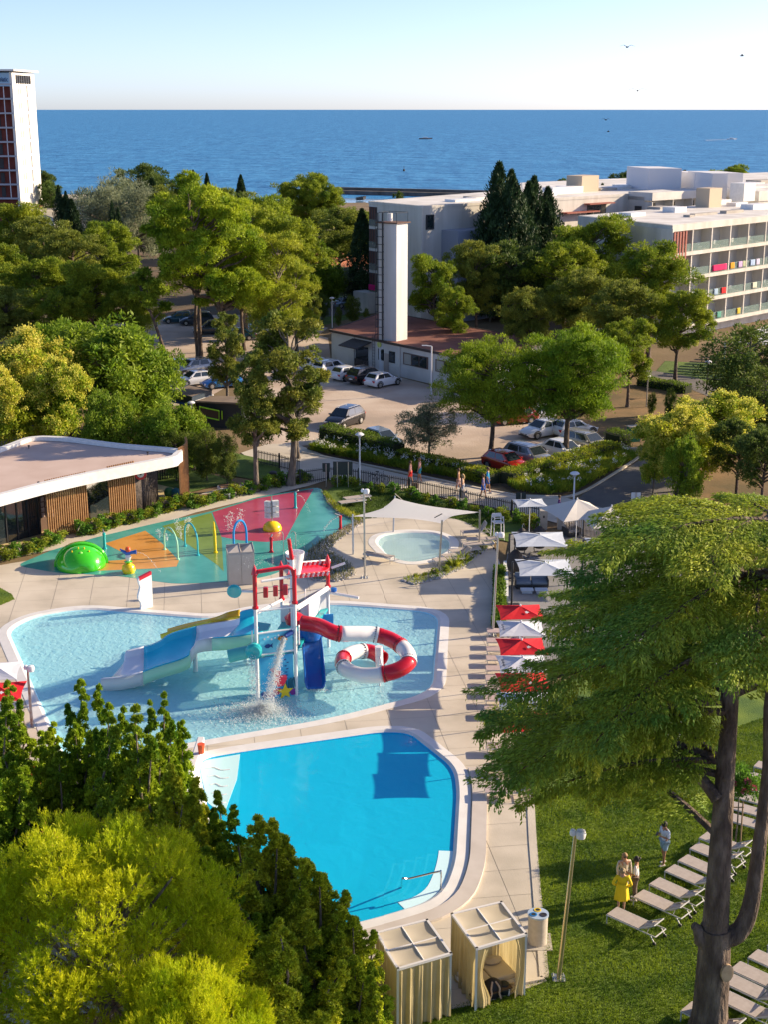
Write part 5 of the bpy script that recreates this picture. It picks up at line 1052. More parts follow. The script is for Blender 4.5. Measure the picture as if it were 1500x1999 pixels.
# ================================================================= PEOPLE
def skin(name, joints, bones, radii, m, parent, sub=1):
    me = bpy.data.meshes.new(name); me.from_pydata(joints, bones, []); o = bpy.data.objects.new(name, me); COL.objects.link(o)
    sk = o.modifiers.new('skin', 'SKIN'); sk.use_smooth_shade = True
    for i, v in enumerate(me.skin_vertices[0].data):
        r = radii[i]; v.radius = r if isinstance(r, tuple) else (r, r); v.use_root = (i == 0)
    sb = o.modifiers.new('sub', 'SUBSURF'); sb.levels = sub; sb.render_levels = sub
    dg = bpy.context.evaluated_depsgraph_get(); nm = bpy.data.meshes.new_from_object(o.evaluated_get(dg)); o.modifiers.clear(); o.data = nm; nm.materials.clear(); nm.materials.append(m); o.parent = parent; return o
M_skin = mat('skin', (.50, .28, .18), .55); M_skin2 = mat('tanned skin', (.36, .18, .10), .55)
def person(label, loc, rz, hgt=1.7, top=None, bottom=None, legc=None, dress=None, hair=(.08, .045, .02), long_hair=False, stride=0.0, arms='down', sleeves='short', long_leg=False, skirt=0, tanned=False, bun=False):
    """standing or walking figure facing +X; joints are laid out for a 1.7 m body and scaled"""
    t = thing('person', label, 'person', loc, rz); t.scale = (hgt / 1.7,) * 3; S = M_skin2 if tanned else M_skin
    hip, kn, ank = .92, .50, .08
    def leg(s, f): return [(0, s * .09, .90), (f * .18 + .02, s * .10, .50), (f * .36 - .02, s * .10, .09), (f * .36 + .10, s * .11, .04)]
    if arms == 'down': A = lambda s: [(0, s * .19, 1.39), (-.02, s * .25, 1.12), (.06, s * .25, .88), (.09, s * .24, .80)]
    elif arms == 'hips': A = lambda s: [(0, s * .19, 1.39), (-.08, s * .33, 1.14), (.08, s * .20, .98), (.12, s * .14, .97)]
    elif arms == 'phone': A = lambda s: [(0, s * .19, 1.39), (.02, s * .24, 1.12), (.24, s * .12, 1.22), (.30, s * .07, 1.27)]
    elif arms == 'one': A = lambda s: [(0, s * .19, 1.39), (.02, s * .25, 1.12), ((.25 if s > 0 else .06), s * .20, (1.14 if s > 0 else .88)), ((.32 if s > 0 else .09), s * .17, (1.18 if s > 0 else .80))]
    elif arms == 'fold': A = lambda s: [(0, s * .19, 1.39), (.02, s * .26, 1.12), (.20, s * .05, 1.12), (.22, -s * .04, 1.13)]
    nod = .05 if arms == 'phone' else 0
    J = [(0, 0, .95), (0, 0, 1.12), (0, 0, 1.34), (0, 0, 1.44), (.01 + nod, 0, 1.52 - nod * .3), (.02 + nod, 0, 1.60 - nod * .3), (.01 + nod, 0, 1.67 - nod * .4)]
    R = [(.14, .105), (.125, .09), (.155, .095), .055, .07, .088, .06]; R = [r if isinstance(r, tuple) else (r, r) for r in R]; R = [(r[1], r[0]) for r in R]
    E_ = [(0, 1), (1, 2), (2, 3), (3, 4), (4, 5), (5, 6)]
    for s, f in ((1, stride), (-1, -stride)):
        b = len(J); J += leg(s, f); R += [(.095, .095), (.058, .058), (.036, .036), (.032, .032)]; E_ += [(0, b), (b, b + 1), (b + 1, b + 2), (b + 2, b + 3)]
    for s in (1, -1):
        b = len(J); J += A(s); R += [(.055, .055), (.040, .040), (.028, .028), (.030, .030)]; E_ += [(2, b), (b, b + 1), (b + 1, b + 2), (b + 2, b + 3)]
        h = Vector(J[-1]); d = (h - Vector(J[-2])).normalized(); w = d.orthogonal().normalized() if abs(d.z) > .6 else Vector((-d.y, d.x, 0))
        for k in range(4):
            b2 = len(J); J.append(tuple(h + d * (.075 - abs(k - 1.4) * .008) + w * (.016 * (k - 1.5)))); R.append((.0085, .0085)); E_.append((b + 3, b2))
        b2 = len(J); J.append(tuple(h + d * .03 + w * .045)); R.append((.010, .010)); E_.append((b + 3, b2))
    skin('body', J, E_, R, S, t)
    hx = .02 + nod; hz = 1.60 - nod * .3
    MB().tube([(hx + .08, 0, hz + .01), (hx + .11, 0, hz - .015), (hx + .085, 0, hz - .03)], [.008, .016, .010], 6).obj('nose', S, t)
    for s in (-1, 1): MB().lathe([(0, -.008), (.012, 0), (0, .008)], (hx + .082, s * .032, hz + .02), 6).obj('eye', M_dark, t); MB().lathe([(0, -.03), (.014, 0), (0, .03)], (hx, s * .09, hz), 6).obj('ear', S, t)
    MB().box((hx + .083, 0, hz - .055), (.012, .045, .012)).obj('mouth', mat('lips', (.35, .10, .09), .5), t)
    Mh = mat('hair %g' % hair[0], hair, .7); m = MB()
    m.lathe([(.105 * math.cos(a), .12 * math.sin(a)) for a in np.linspace(-.5, math.pi / 2, 8)], (hx - .022, 0, hz + .01), 14); m.obj('hair', Mh, t, smooth=True)
    if long_hair: MB().tube([(hx - .06, 0, hz + .04), (hx - .09, 0, hz - .12), (hx - .10, 0, hz - .28)], [.09, .10, .06], 10).obj('long_hair', Mh, t, smooth=True)
    if bun: MB().lathe([(0, -.05), (.05, 0), (0, .05)], (hx - .12, 0, hz + .07), 8).obj('bun', Mh, t, smooth=True)
    def torso(m, z1=.90, k=1.16):
        JJ = [(0, 0, z1), (0, 0, 1.12), (0, 0, 1.34), (0, 0, 1.42)]; RR = [(.115 * k, .15 * k), (.095 * k, .13 * k), (.10 * k, .16 * k), (.07, .075)]; EE = [(0, 1), (1, 2), (2, 3)]
        for s in (1, -1):
            a = A(s); b = len(JJ); JJ += [a[0], a[1]]; RR += [(.068, .068), (.056, .056)]; EE += [(2, b), (b, b + 1)]
            if sleeves == 'long': JJ.append(a[2]); RR.append((.045, .045)); EE.append((b + 1, b + 2))
        skin('shirt', JJ, EE, RR, m, t)
    if top: torso(mat('cloth ' + top[0], top[1], .9))
    if bottom:
        mb = mat('cloth ' + bottom[0], bottom[1], .9); JJ = [(0, 0, .98)]; RR = [(.118, .155)]; EE = []
        for s, f in ((1, stride), (-1, -stride)):
            l = leg(s, f); b = len(JJ); JJ += [l[0], (Vector(l[0]).lerp(Vector(l[1]), .8))[:]] ; RR += [(.115, .115), (.092, .092)]; EE += [(0, b), (b, b + 1)]
            if long_leg: JJ += [l[1], (Vector(l[1]).lerp(Vector(l[2]), .92))[:]]; RR += [(.085, .085), (.070, .070)]; EE += [(b + 1, b + 2), (b + 2, b + 3)]
        skin('trousers' if long_leg else 'shorts', JJ, EE, RR, mb, t)
    if dress:
        md = mat('cloth ' + dress[0], dress[1], .85); torso(md, .95, 1.22)
        def fn(u, v): a = 2 * math.pi * u; r = .155 + .075 * v + .02 * math.sin(a * 7) * v; return (r * .85 * math.cos(a), r * math.sin(a) * 1.15, 1.16 - v * (1.16 - skirt))
        MB().grid(fn, 28, 8).obj('skirt', md, t, smooth=True, thick=.01)
    sh = mat('shoe', (.55, .53, .5), .6)
    for s, f in ((1, stride), (-1, -stride)): l = leg(s, f)[2]; MB().box((l[0] + .05, l[1], .04), (.25, .09, .075)).obj('shoe', sh, t, bevel=.03)
    return t
R_ = math.radians
def gp2(x, y, z=.056): p = G(x, y, z); return p
person('woman in bright yellow dress seen from behind with hands on hips, on the lawn', gp2(1213, 1779), R_(80), 1.68, dress=('yellow dress', (.80, .58, .01)), skirt=.50, hair=(.30, .22, .12), bun=True, arms='hips', sleeves='long')
person('woman with long fair hair and sunglasses in a cream cardigan facing the others', gp2(1217, 1748), R_(-80), 1.68, top=('cream cardigan', (.62, .56, .48)), bottom=('pale skirt trousers', (.50, .45, .38)), long_leg=True, hair=(.34, .20, .09), long_hair=True, arms='down', sleeves='long')
person('person in white shirt and brown trousers with dark tied hair beside the yellow dress', gp2(1240, 1757), R_(165), 1.72, top=('white shirt', (.68, .66, .64)), bottom=('brown trousers', (.13, .095, .07)), long_leg=True, hair=(.02, .015, .012), bun=True, arms='one', sleeves='short', tanned=True)
mn = person('man in white t-shirt and denim shorts looking down at a phone on the lawn', gp2(1296, 1688), R_(205), 1.80, top=('pale blue white tee', (.62, .68, .78)), bottom=('denim shorts', (.25, .36, .45)), hair=(.015, .012, .01), arms='phone', stride=.25, tanned=True)
o = tag(MB().box((0, 0, 0), (.02, .08, .15)).obj('phone', M_dark), 'dark phone held by the man in the white t-shirt', 'phone'); o.location = gp2(1296, 1688) + Vector((math.cos(R_(205)) * .36, math.sin(R_(205)) * .36, 1.37)); o.rotation_euler = (0, -.5, R_(205))
sg = [o for o in bpy.data.objects if o.get('label', '').startswith('woman with long fair')][0]
MB().box((.115, 0, 1.62), (.02, .13, .035)).obj('sunglasses', M_black, sg)
W1 = R_(-12)
person('walker in red shorts carrying a rucksack, left one of the first pair on the promenade', G(802, 948, .05), W1 + math.pi, 1.90, top=('pink top', (.50, .26, .24)), bottom=('red shorts', (.65, .03, .03)), stride=.5, tanned=True)
person('walker with a teal towel, right one of the first pair on the promenade', G(820, 941, .05), W1 + math.pi, 1.88, top=('rose top', (.55, .30, .28)), bottom=('teal wrap', (.03, .28, .42)), stride=-.4, tanned=True, hair=(.2, .12, .06))
o = thing('beach_bag', 'brown beach bag carried between the first pair of walkers', 'bag', G(811, 948, .5)); MB().box((0, 0, 0), (.5, .25, .4)).obj('bag', mat('brown bag', (.10, .05, .03), .8), o, bevel=.06); MB().tube([(-.18, 0, .18), (-.1, 0, .4), (.1, 0, .4), (.18, 0, .18)], .015, 5).obj('handle', mat('brown bag', (.1, .05, .03)), o)
person('bare shouldered walker in pale shorts, left of the middle pair on promenade', G(896, 963, .05), W1 + math.pi, 1.88, bottom=('pale stripe shorts', (.55, .38, .36)), stride=.5, tanned=True)
person('fair haired walker with pink bag, right of the middle pair on promenade', G(904, 972, .05), W1 + math.pi, 1.78, top=('peach top', (.62, .40, .28)), bottom=('white blue shorts', (.5, .52, .6)), stride=-.4, long_hair=True, hair=(.42, .28, .12), tanned=True)
person('walker wrapped in a blue towel, nearer one of the right pair on promenade', G(944, 974, .05), W1, 1.85, top=('navy white top', (.20, .16, .30)), bottom=('royal blue towel', (.02, .14, .55)), stride=.55, tanned=True)
person('walker in a bright cyan shirt, farther one of the right pair on promenade', G(953, 962, .05), W1, 1.95, top=('cyan shirt', (.03, .34, .62)), bottom=('blue shorts', (.03, .12, .40)), stride=-.5, tanned=True)
person('person in purple top glimpsed beneath the large cream parasol', G(1092, 1012, .05), W1, 1.65, top=('purple top', (.16, .05, .18)), bottom=('teal shorts', (.03, .28, .30)), stride=.3)
# ================================================================= CAFE PAVILION
M_wood = mat('larch slats', (.30, .155, .06), .7, (.40, .215, .085), 4.0, bump=.2, bscale=20)
t = thing('cafe_pavilion', 'flat roofed pavilion with white curved fascia and timber slat screens', 'building')
zt, zb = 4.15, 3.42
fr = [(350, 884), (346, 890), (300, 899), (162, 926), (87, 943), (0, 966), (-200, 1022), (-420, 1090)]
bk = [(-420, 960), (-100, 905), (0, 872), (50, 853), (80, 850), (130, 852), (240, 866), (330, 873), (352, 876), (357, 880)]
ro = [G(x, y, zt) for x, y in bk] + [G(x, y, zt) for x, y in fr]; ro = roundpoly(ro, 1.0, 3)
inn = offset(ro, -.42)
MB().prism(ro, zt - .28, zt, [inn]).obj('roof_rim', M_white, t)
MB().prism(offset(ro, -.38), zt - .45, zt - .30).obj('roof_deck', mat('pinkish roof felt', (.50, .38, .32), .9, (.58, .46, .40), .35, detail=8), t)
n = len(ro); in2 = offset(ro, -.25)
MB().prism(ro, zb, zt - .28, [in2]).obj('fascia', M_white, t)
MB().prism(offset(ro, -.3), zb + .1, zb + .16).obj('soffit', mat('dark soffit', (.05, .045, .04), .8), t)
for x, y in ((75, 950), (56, 878), (288, 891)): p = G(x, y, 3.75); MB().tube([(p.x, p.y, 3.7), (p.x, p.y, 4.0)], .04, 6).lathe([(.08, .3), (.08, .38), (0, .4)], (p.x, p.y, 3.7), 8).obj('roof_vent', M_dark, t)
for x, y, w in ((102, 900, .9), (275, 876, 2.2), (4, 917, 1.2)): p = G(x, y, 3.72); MB().box((p.x, p.y, 3.75), (w, .7, .12)).obj('roof_hatch', M_conc if w < 1 else M_white, t)
for x, y in ((155, 897), (207, 893), (297, 880), (260, 888)): p = G(x, y, 3.72); MB().lathe([(.1, 0), (.1, .06), (0, .06)], (p.x, p.y, 3.7), 8).obj('roof_drain', M_dark, t)
# glazed wall set back under the roof
def on(x, y): return G(x, y, 0)
wl_ = [on(-260, 1150), on(-60, 1085), on(0, 1068), on(60, 1052)]
g0, g1 = on(-200, 1120), on(78, 1046); d = (g1 - g0); ang = math.atan2(d.y, d.x)
MB().box((g0 + g1) / 2 + Vector((0, .3, 1.65)), (d.length, .08, 3.3), ang).obj('glass_wall', M_glass, t)
for k in range(9): p = g0.lerp(g1, .35 + k * .08); MB().box(p + Vector((0, .24, 1.65)), (.09, .12, 3.3), ang).obj('mullion', M_dark, t)
p = on(78, 1040); MB().box(p + Vector((.2, .4, 1.6)), (1.6, .3, 3.2), ang).obj('brown_wall', mat('brown render', (.14, .085, .06), .8), t)
mb_ = [MB().box(p + Vector((.25 + .32 * (k % 3), .1, 1.2 + .36 * (k // 3))), (.24, .06, .28), ang) for k in range(12)]
for m in mb_: m.obj('wall_tile', mat('pale pink tile', (.42, .32, .29), .6), t)
g0, g1 = on(165, 1030), on(222, 1008); d = g1 - g0; MB().box((g0 + g1) / 2 + Vector((0, 1.0, 1.65)), (d.length + 2.2, .08, 3.3), math.atan2(d.y, d.x)).obj('glass_wall', M_glass, t)
# curved stone wall with round red emblem
cw = smoothpath([on(262, 1000), on(272, 997), on(292, 988), on(304, 978), on(303, 970)], 4); m = MB(); k = len(cw)
M_stone = mat('dark split stone', (.05, .042, .04), .9, (.12, .10, .09), 5.0, bump=.9, bscale=9)
m.add([(p.x, p.y, 0) for p in cw] + [(p.x, p.y, 3.3) for p in cw], [(i, i + 1, i + 1 + k, i + k) for i in range(k - 1)]); m.obj('stone_wall', M_stone, t, thick=.3, smooth=True)
e0 = on(275, 996) + Vector((.15, -.35, 2.72)); rot = Matrix.Rotation(math.pi / 2, 4, 'X')
def disc(r, y, m, nm): mm = MB(); mm.M = Matrix.Translation(e0 + Vector((0, y, 0))) @ Matrix.Rotation(.45, 4, 'Z') @ rot; mm.lathe([(r, 0), (r, .04), (0, .04)], n=24); return mm.obj(nm, m, t)
disc(.42, 0, M_red, 'round_emblem'); disc(.25, -.03, M_white, 'emblem_disc'); disc(.08, -.06, M_sg, 'emblem_mark')
# timber slat screens: every slat a part
def screen(bl, br, n, ztop, zbot=0.0, off=0):
    a, b = on(*bl), on(*br); ang = math.atan2((b - a).y, (b - a).x)
    for k in range(n):
        p = a.lerp(b, k / (n - 1)); me_name = 'timber_slat'
        MB().box((p.x, p.y, (ztop + zbot) / 2), (.07, .12, ztop - zbot), ang).obj(me_name, M_wood, t)
    for z in (.9, 2.4, 3.6): MB().box((a + b) / 2 + Vector((0, .12, z)), ((b - a).length, .04, .06), ang).obj('slat_rail', M_dark, t)
screen((96, 1054), (172, 1035), 19, 4.05); screen((216, 1025), (265, 1013), 13, 4.1)
c0_ = [on(353, 990), on(362, 984), on(368, 975), on(366, 965)]
cs = smoothpath(c0_, 5)
for p in cs: MB().box((p.x, p.y, 2.15), (.12, .1, 4.3), .4).obj('timber_slat', M_wood, t)
for k in range(9): p = on(308 + k * 4.6, 938 - k * .6); MB().box((p.x, p.y, 1.7), (.08, .1, 3.3), .1).obj('timber_slat', mat('dark slat', (.06, .05, .04), .8), t)
# ================================================================= DARK KIOSK with lime framed board
t = thing('kiosk', 'dark blue flat roofed kiosk with lettering stripes under the trees', 'kiosk')
zk = 2.9; kp = [G(338, 766, zk), G(374, 773, zk), G(413, 762, zk), G(372, 748, zk), G(352, 752, zk)]
kp = [G(330, 765, zk), G(374, 774, zk), G(413, 761, zk), G(368, 750, zk)]
M_navy = mat('navy panel', (.012, .03, .055), .5)
MB().prism(kp, zk - .75, zk - .1).obj('fascia', M_navy, t); MB().prism(offset(kp, -.15), zk - .12, zk - .04).obj('roof', mat('brown grit roof', (.17, .13, .10), .9, (.22, .17, .13), 1), t)
MB().prism(offset(kp, -.7), 0, zk - .75).obj('wall', mat('kiosk dark wall', (.02, .025, .035), .6), t)
for a, b in zip(kp, kp[1:] + kp[:1]): MB().tube([a + Vector((0, 0, -.05)), b + Vector((0, 0, -.05))], .05, 4).obj('roof_edge', M_navy, t)
a, b = kp[1], kp[2]; n_ = (b - a).normalized()
for k in range(3): p = a.lerp(b, .16 + .3 * k); MB().tube([p + Vector((.02, -.04, -.5)), p + n_ * 1.0 + Vector((.02, -.04, -.5))], .05, 4).obj('white_lettering', M_white, t)
a = G(294, 778, 2.1); b = G(370, 792, 2.1); MB().add([tuple(a), tuple(b), tuple(b + Vector((.3, 1.6, .45))), tuple(a + Vector((.3, 1.6, .45)))], [(0, 1, 2, 3)]).obj('blue_awning', mat('blue awning', (.01, .06, .25), .8), t, thick=.04)
MB().box(a.lerp(b, .4) + Vector((0, .9, .6)), (1.6, .06, .45), -.35).obj('pale_sign', mat('pale sign', (.45, .50, .62), .5), t)
t = thing('menu_board', 'dark flat booth with bright lime green framed board in front of kiosk', 'booth', G(406, 838)); Yb = G(406, 838).y
a, b, c, d = [PY(x, y, Yb) - G(406, 838) for x, y in ((389, 794), (427, 802), (427, 820), (389, 812))]
MB().tube([a, b, c, d], .08, 4, closed=True).obj('lime_frame', mat('lime paint', (.30, .62, .01), .5), t); MB().add([tuple(p + Vector((0, .06, 0))) for p in (a, b, c, d)], [(3, 2, 1, 0)]).obj('board', mat('dark brown board', (.035, .02, .015), .5), t, thick=.05)
for p in (a, d): pass
MB().tube([(a.x, 0, a.z), (a.x, 0, .0)], .06, 4).obj('lime_post', mat('lime paint', (.3, .62, .01)), t); MB().tube([(b.x + .25, 0, b.z), (b.x + .25, 0, .9)], .06, 4).obj('lime_post', mat('lime paint', (.3, .62, .01)), t)
MB().box((1.2, 1.4, 2.35), (4.4, 2.6, .15), -.2).obj('roof', mat('brown grit roof', (.17, .13, .10)), t); MB().box((1.2, 1.5, 1.1), (4.0, 2.0, 2.2), -.2).obj('wall', mat('kiosk dark wall', (.02, .025, .035)), t)
t = thing('beach_cabin', 'blue and orange painted beach cabins behind the cafe roof', 'cabin', G(92, 850))
for k in range(3): MB().box((-1.2 + k * 1.3, 0, 1.1), (1.15, 1.1, 2.2)).obj('cabin_body', mat('orange timber', (.40, .10, .03), .7), t); MB().box((-1.2 + k * 1.3, -.57, 1.05), (.85, .04, 1.8)).obj('cabin_door', mat('blue timber', (.01, .05, .25), .7), t)
# ================================================================= LOW WHITE BUILDING with pylon
t = thing('utility_building', 'low white building with red brown flat roof, windows and entrance canopy', 'building')
P0 = Vector((-5.9, 153.2, 0)); w = Vector((.62, -.785, 0)); dp = Vector((.40, .917, 0)); HL = 3.45; LW = 27; DW = 15
fp = [P0, P0 + w * LW, P0 + w * LW + dp * DW, P0 + dp * DW]
M_wall2 = mat('weathered white wall', (.58, .56, .52), .9, (.68, .66, .62), .5, detail=9)
MB().prism(fp, 0, HL - .15).obj('wall', M_wall2, t)
MB().prism(offset(fp, .25), HL - .15, HL).obj('roof', mat('red brown roof', (.16, .055, .035), .9, (.25, .10, .07), .4, detail=8), t)
MB().prism(offset(fp, .28), HL - .2, HL + .06, [offset(fp, .12)]).obj('roof_edge', mat('dark gutter', (.06, .045, .04), .7), t)
wa = math.atan2(w.y, w.x); wn_ = Vector((-.785, -.62, 0))
def onw(s, z, o=.03): return P0 + w * s + wn_ * o + Vector((0, 0, z))
for s in (4.2, 12.3, 17.5, 22.6): MB().box(onw(s, HL / 2 - .1, .08), (.28, .16, HL - .2), wa).obj('pilaster', M_wall2, t)
for s in (14.9, 20.1, 25.0):
    f = MB().box(onw(s, 2.05), (4.0, .10, 1.25), wa).obj('window', mat('brown window frame', (.13, .08, .06), .6), t)
    for k in range(3): MB().box(onw(s - 1.25 + k * 1.25, 2.05, .09), (1.1, .04, 1.05), wa).obj('pane', M_glass if k else mat('blind', (.4, .38, .33), .8), f)
for s in (9.0, 11.0): f = MB().box(onw(s, 1.9), (.95, .10, 1.2), wa).obj('window', mat('dark window frame', (.03, .03, .03), .6), t); MB().box(onw(s, 1.9, .09), (.75, .03, 1.0), wa).obj('pane', M_glass, f)
MB().box(onw(10.0, 1.1), (.9, .08, 2.1), wa).obj('door', mat('beige door', (.40, .34, .30), .6), t)
MB().box(onw(5.6, 1.2, -.1), (2.2, .3, 2.3), wa).obj('entrance', M_glass, t); MB().box(onw(5.6, .45, .05), (2.3, .25, .9), wa).obj('stone_dado', M_stone, t)
cn = MB(); q = [onw(4.0, 2.45, 2.0), onw(7.2, 2.45, 2.0), onw(7.4, 3.0, .1), onw(4.1, 3.0, .1)]; cn.add([tuple(p) for p in q], [(0, 1, 2, 3)]); cn.obj('entrance_canopy', mat('dark canopy', (.06, .055, .055), .7), t, thick=.12)
MB().lathe([(.32, 0), (.32, .1), (0, .12)], (0, 0, 0), 16).obj('round_sign', mat('pale green sign', (.55, .62, .15), .5), t).matrix_local = Matrix.Translation(onw(8.8, 2.95, .08)) @ Matrix.Rotation(wa, 4, 'Z') @ Matrix.Rotation(math.pi / 2, 4, 'X')
for s in (7.6, 8.0): MB().tube([onw(s, 0, .15), onw(s, HL + .4, .15)], .03, 4).obj('ladder_rail', M_dark, t)
for k in range(11): MB().tube([onw(7.6, .3 + k * .32, .15), onw(8.0, .3 + k * .32, .15)], .02, 4).obj('ladder_rung', M_dark, t)
t2 = thing('pylon', 'tall white square service tower with caged ladder rising from the low building', 'tower', (0, 0, 0))
Cc = PY(775, 657, 145.2); Cc.z = 0; lf = Vector((-.90, .44, 0)) * 2.15; rt = Vector((.62, .785, 0)) * 1.9; zT = zat(437, 145.2)
tp = [Cc, Cc + rt, Cc + rt + lf, Cc + lf]
M_pyl = mat('white pylon paint', (.66, .66, .66), .7, (.56, .56, .54), 1.2, stretch=(1, 1, .12), detail=7)
MB().prism(tp, 0, zT).obj('shaft', M_pyl, t2); MB().prism(offset(tp, .2), zT, zT + .12).obj('top_platform', mat('rusty steel', (.12, .06, .04), .8), t2)
for a, b in zip(tp, tp[1:] + tp[:1]): MB().tube([a + Vector((0, 0, zT + 1.1)), b + Vector((0, 0, zT + 1.1))], .035, 4).obj('railing', M_dark, t2); MB().tube([a + Vector((0, 0, zT + .1)), a + Vector((0, 0, zT + 1.1))], .035, 4).obj('railing', M_dark, t2)
ln = Vector((-.44, -.90, 0)) * .35
L0 = Cc + lf * .98 + ln; L1 = Cc + lf * .62 + ln
for p in (L0, L1): MB().box(p + Vector((0, 0, (zT + 4.6) / 2)), (.09, .09, zT - 2.4), 0).obj('ladder_rail', M_dark, t2)
MB().box(Cc + lf * .76 + ln * .5 + Vector((0, 0, (zT + 4.6) / 2)), (.13, .09, zT - 2.4)).obj('cable_duct', M_dark, t2)
k = 4.2
while k < zT + 1: MB().tube([L0 + Vector((0, 0, k)), L0 + ln * 1.6 + Vector((0, 0, k)), L1 + ln * 1.6 + Vector((0, 0, k)), L1 + Vector((0, 0, k))], .035, 4, cap=False).obj('cage_hoop', M_dark, t2); k += .78
for p in (L0 + ln * 1.6, L1 + ln * 1.6): MB().box(p + Vector((0, 0, (zT + 5) / 2)), (.05, .05, zT - 3)).obj('cage_bar', M_dark, t2)
MB().lathe([(.28, .1), (.28, .9), (0, .95)], (Cc + lf * .6 + rt * .4 + Vector((0, 0, zT + .1))), 12).obj('drum', M_white, t2, smooth=True)
# ================================================================= HOTEL BUILDINGS
def hotel_face(parent, o, d, nrm, nb, bay, floors, z0, fh, seed=0, wallm=None, towels=True, zfirst=0):
    """loggias along direction d from corner o: divider walls, slabs, back wall, glass railing, dark door; every balcony is a part with its pieces"""
    ang = math.atan2(d.y, d.x); inn_ = -nrm; rnd = random.Random(seed)
    for f in range(floors):
        z = z0 + f * fh
        MB().box(o + d * (nb * bay / 2) + nrm * .02 + Vector((0, 0, z - .05)), (nb * bay + .1, .26, .42), ang).obj('floor_band', M_stucco, parent)
        for k in range(nb):
            c = o + d * ((k + .5) * bay)
            b = MB().box(c + inn_ * 1.5 + Vector((0, 0, z + fh / 2)), (bay - .2, .06, fh - .3), ang).box(c + d * (bay / 2) + inn_ * .75 + Vector((0, 0, z + fh / 2)), (.2, 1.5, fh - .42), ang).box(c + inn_ * .75 + Vector((0, 0, z + .06)), (bay - .2, 1.45, .06), ang).obj('balcony', M_stucco, parent)
            MB().box(c - d * (bay * .22) + inn_ * 1.43 + Vector((0, 0, z + 1.25)), (bay * .42, .06, 2.15), ang).obj('balcony_door', M_glass, b)
            MB().box(c + inn_ * .08 + Vector((0, 0, z + .62)), (bay - .25, .03, .95), ang).obj('glass_railing', M_rail, b)
            r = rnd.random()
            if r < .55:
                m = MB(); q = c + d * rnd.uniform(-.8, .8) + inn_ * .8
                m.box(q + Vector((0, 0, z + .5)), (.5, .5, .05), ang).box(q + inn_ * .2 + Vector((0, 0, z + .75)), (.5, .05, .5), ang).obj('balcony_chair', M_white, b)
                for s_ in (-.2, .2): MB().box(q + d * s_ + Vector((0, 0, z + .28)), (.05, .4, .4), ang).obj('chair_legs', M_white, b)
            if r > .7: MB().lathe([(.35, .7), (.35, .74), (0, .74)], c - d * .3 + inn_ * .7 + Vector((0, 0, z)), 10).obj('balcony_table', M_wmetal, b)
M_rail = mat('greenish railing glass', (.25, .36, .34), .1, alpha=.42, spec=.8)
def rail_towel(c, ang, z, w_, col, parent=None, label=None):
    m = MB(); m.M = Matrix.Translation(c + Vector((0, 0, z))) @ Matrix.Rotation(ang, 4, 'Z')
    def fn(u, v): y = -.05 + .1 * (v > .5); zz_ = 1.02 - (abs(v - .3) * 1.15); return ((u - .5) * w_, -.05 - .02 * math.sin(u * 14) * abs(v - .3) * 2 + (.08 if v < .3 else 0), zz_)
    m.grid(fn, 8, 8); o = m.obj('towel', mat('towel %s' % (col,), col, .95), smooth=True, thick=.02); return tag(o, label, 'towel', 'towels hanging on hotel balcony rails')
# right hotel wing
hr = thing('hotel_wing', 'four storey white hotel wing with loggia balconies at the right edge', 'hotel building')
C2 = Vector((33.9, 165, 0)); r2 = Vector((.70, .714, 0)).normalized(); l2 = Vector((-.50, .866, 0)); n2 = Vector((r2.y, -r2.x, 0)); fh = 2.95; zf = 1.95; zR = 13.9
Lr = 34; Ll = 18
ft = [C2 - n2 * 1.55, C2 - n2 * 1.55 + r2 * Lr, C2 + r2 * Lr + l2 * Ll, C2 + l2 * Ll]
MB().prism(ft, 0, zR - .4).obj('wall', M_stucco, hr)
MB().prism([C2, C2 + r2 * Lr, C2 + r2 * Lr + l2 * Ll, C2 + l2 * Ll], zR - .75, zR).obj('roof', M_stucco, hr)
MB().prism(offset([C2, C2 + r2 * Lr, C2 + r2 * Lr + l2 * Ll, C2 + l2 * Ll], -.35), zR, zR + .03).obj('roof_membrane', M_roofw, hr)
lang = math.atan2(l2.y, l2.x); nl = Vector((-l2.y, l2.x, 0))
MB().box(C2 + r2 * .12 - n2 * .75 + Vector((0, 0, zR / 2)), (.24, 1.6, zR - .8), math.atan2(r2.y, r2.x)).obj('end_wall', M_stucco, hr)
bay = 4.3; nb = 8
for f in range(4): pass
hotel_face(hr, C2 + r2 * .2, r2, n2, nb, bay, 4, zf - .35, fh, 3)
M_redp = mat('terracotta louvre', (.30, .075, .05), .6)
for k in range(5): MB().box(C2 + r2 * (.35 + k * .62) + n2 * .12 + Vector((0, 0, zR - .8 - 2.6)), (.3, .12, 5.2), math.atan2(r2.y, r2.x)).obj('louvre', M_redp, hr)
def lw_win(s, z, w_, h_, dark=True):
    c = C2 + l2 * s + nl * .04 + Vector((0, 0, z)); f = MB().box(c, (w_, .12, h_), lang).obj('window', M_dark, hr)
    MB().box(c + nl * .06 + l2 * w_ * .22, (w_ * .42, .04, h_ - .2), lang).obj('pane', mat('blue grey pane', (.14, .20, .24), .1, spec=.8), f); MB().box(c + nl * .06 - l2 * w_ * .24, (w_ * .42, .04, h_ - .2), lang).obj('pane', mat('blue grey pane', (.14, .20, .24)), f)
for z in (11.0, 8.0, 5.1): lw_win(6.3, z, 2.3, 2.3); MB().box(C2 + l2 * 1.5 + nl * .03 + Vector((0, 0, z + .1)), (2.0, .1, 2.4), lang).obj('recess_shade', M_dark, hr)  # dark slabs carry the shade of the wall openings in their colour
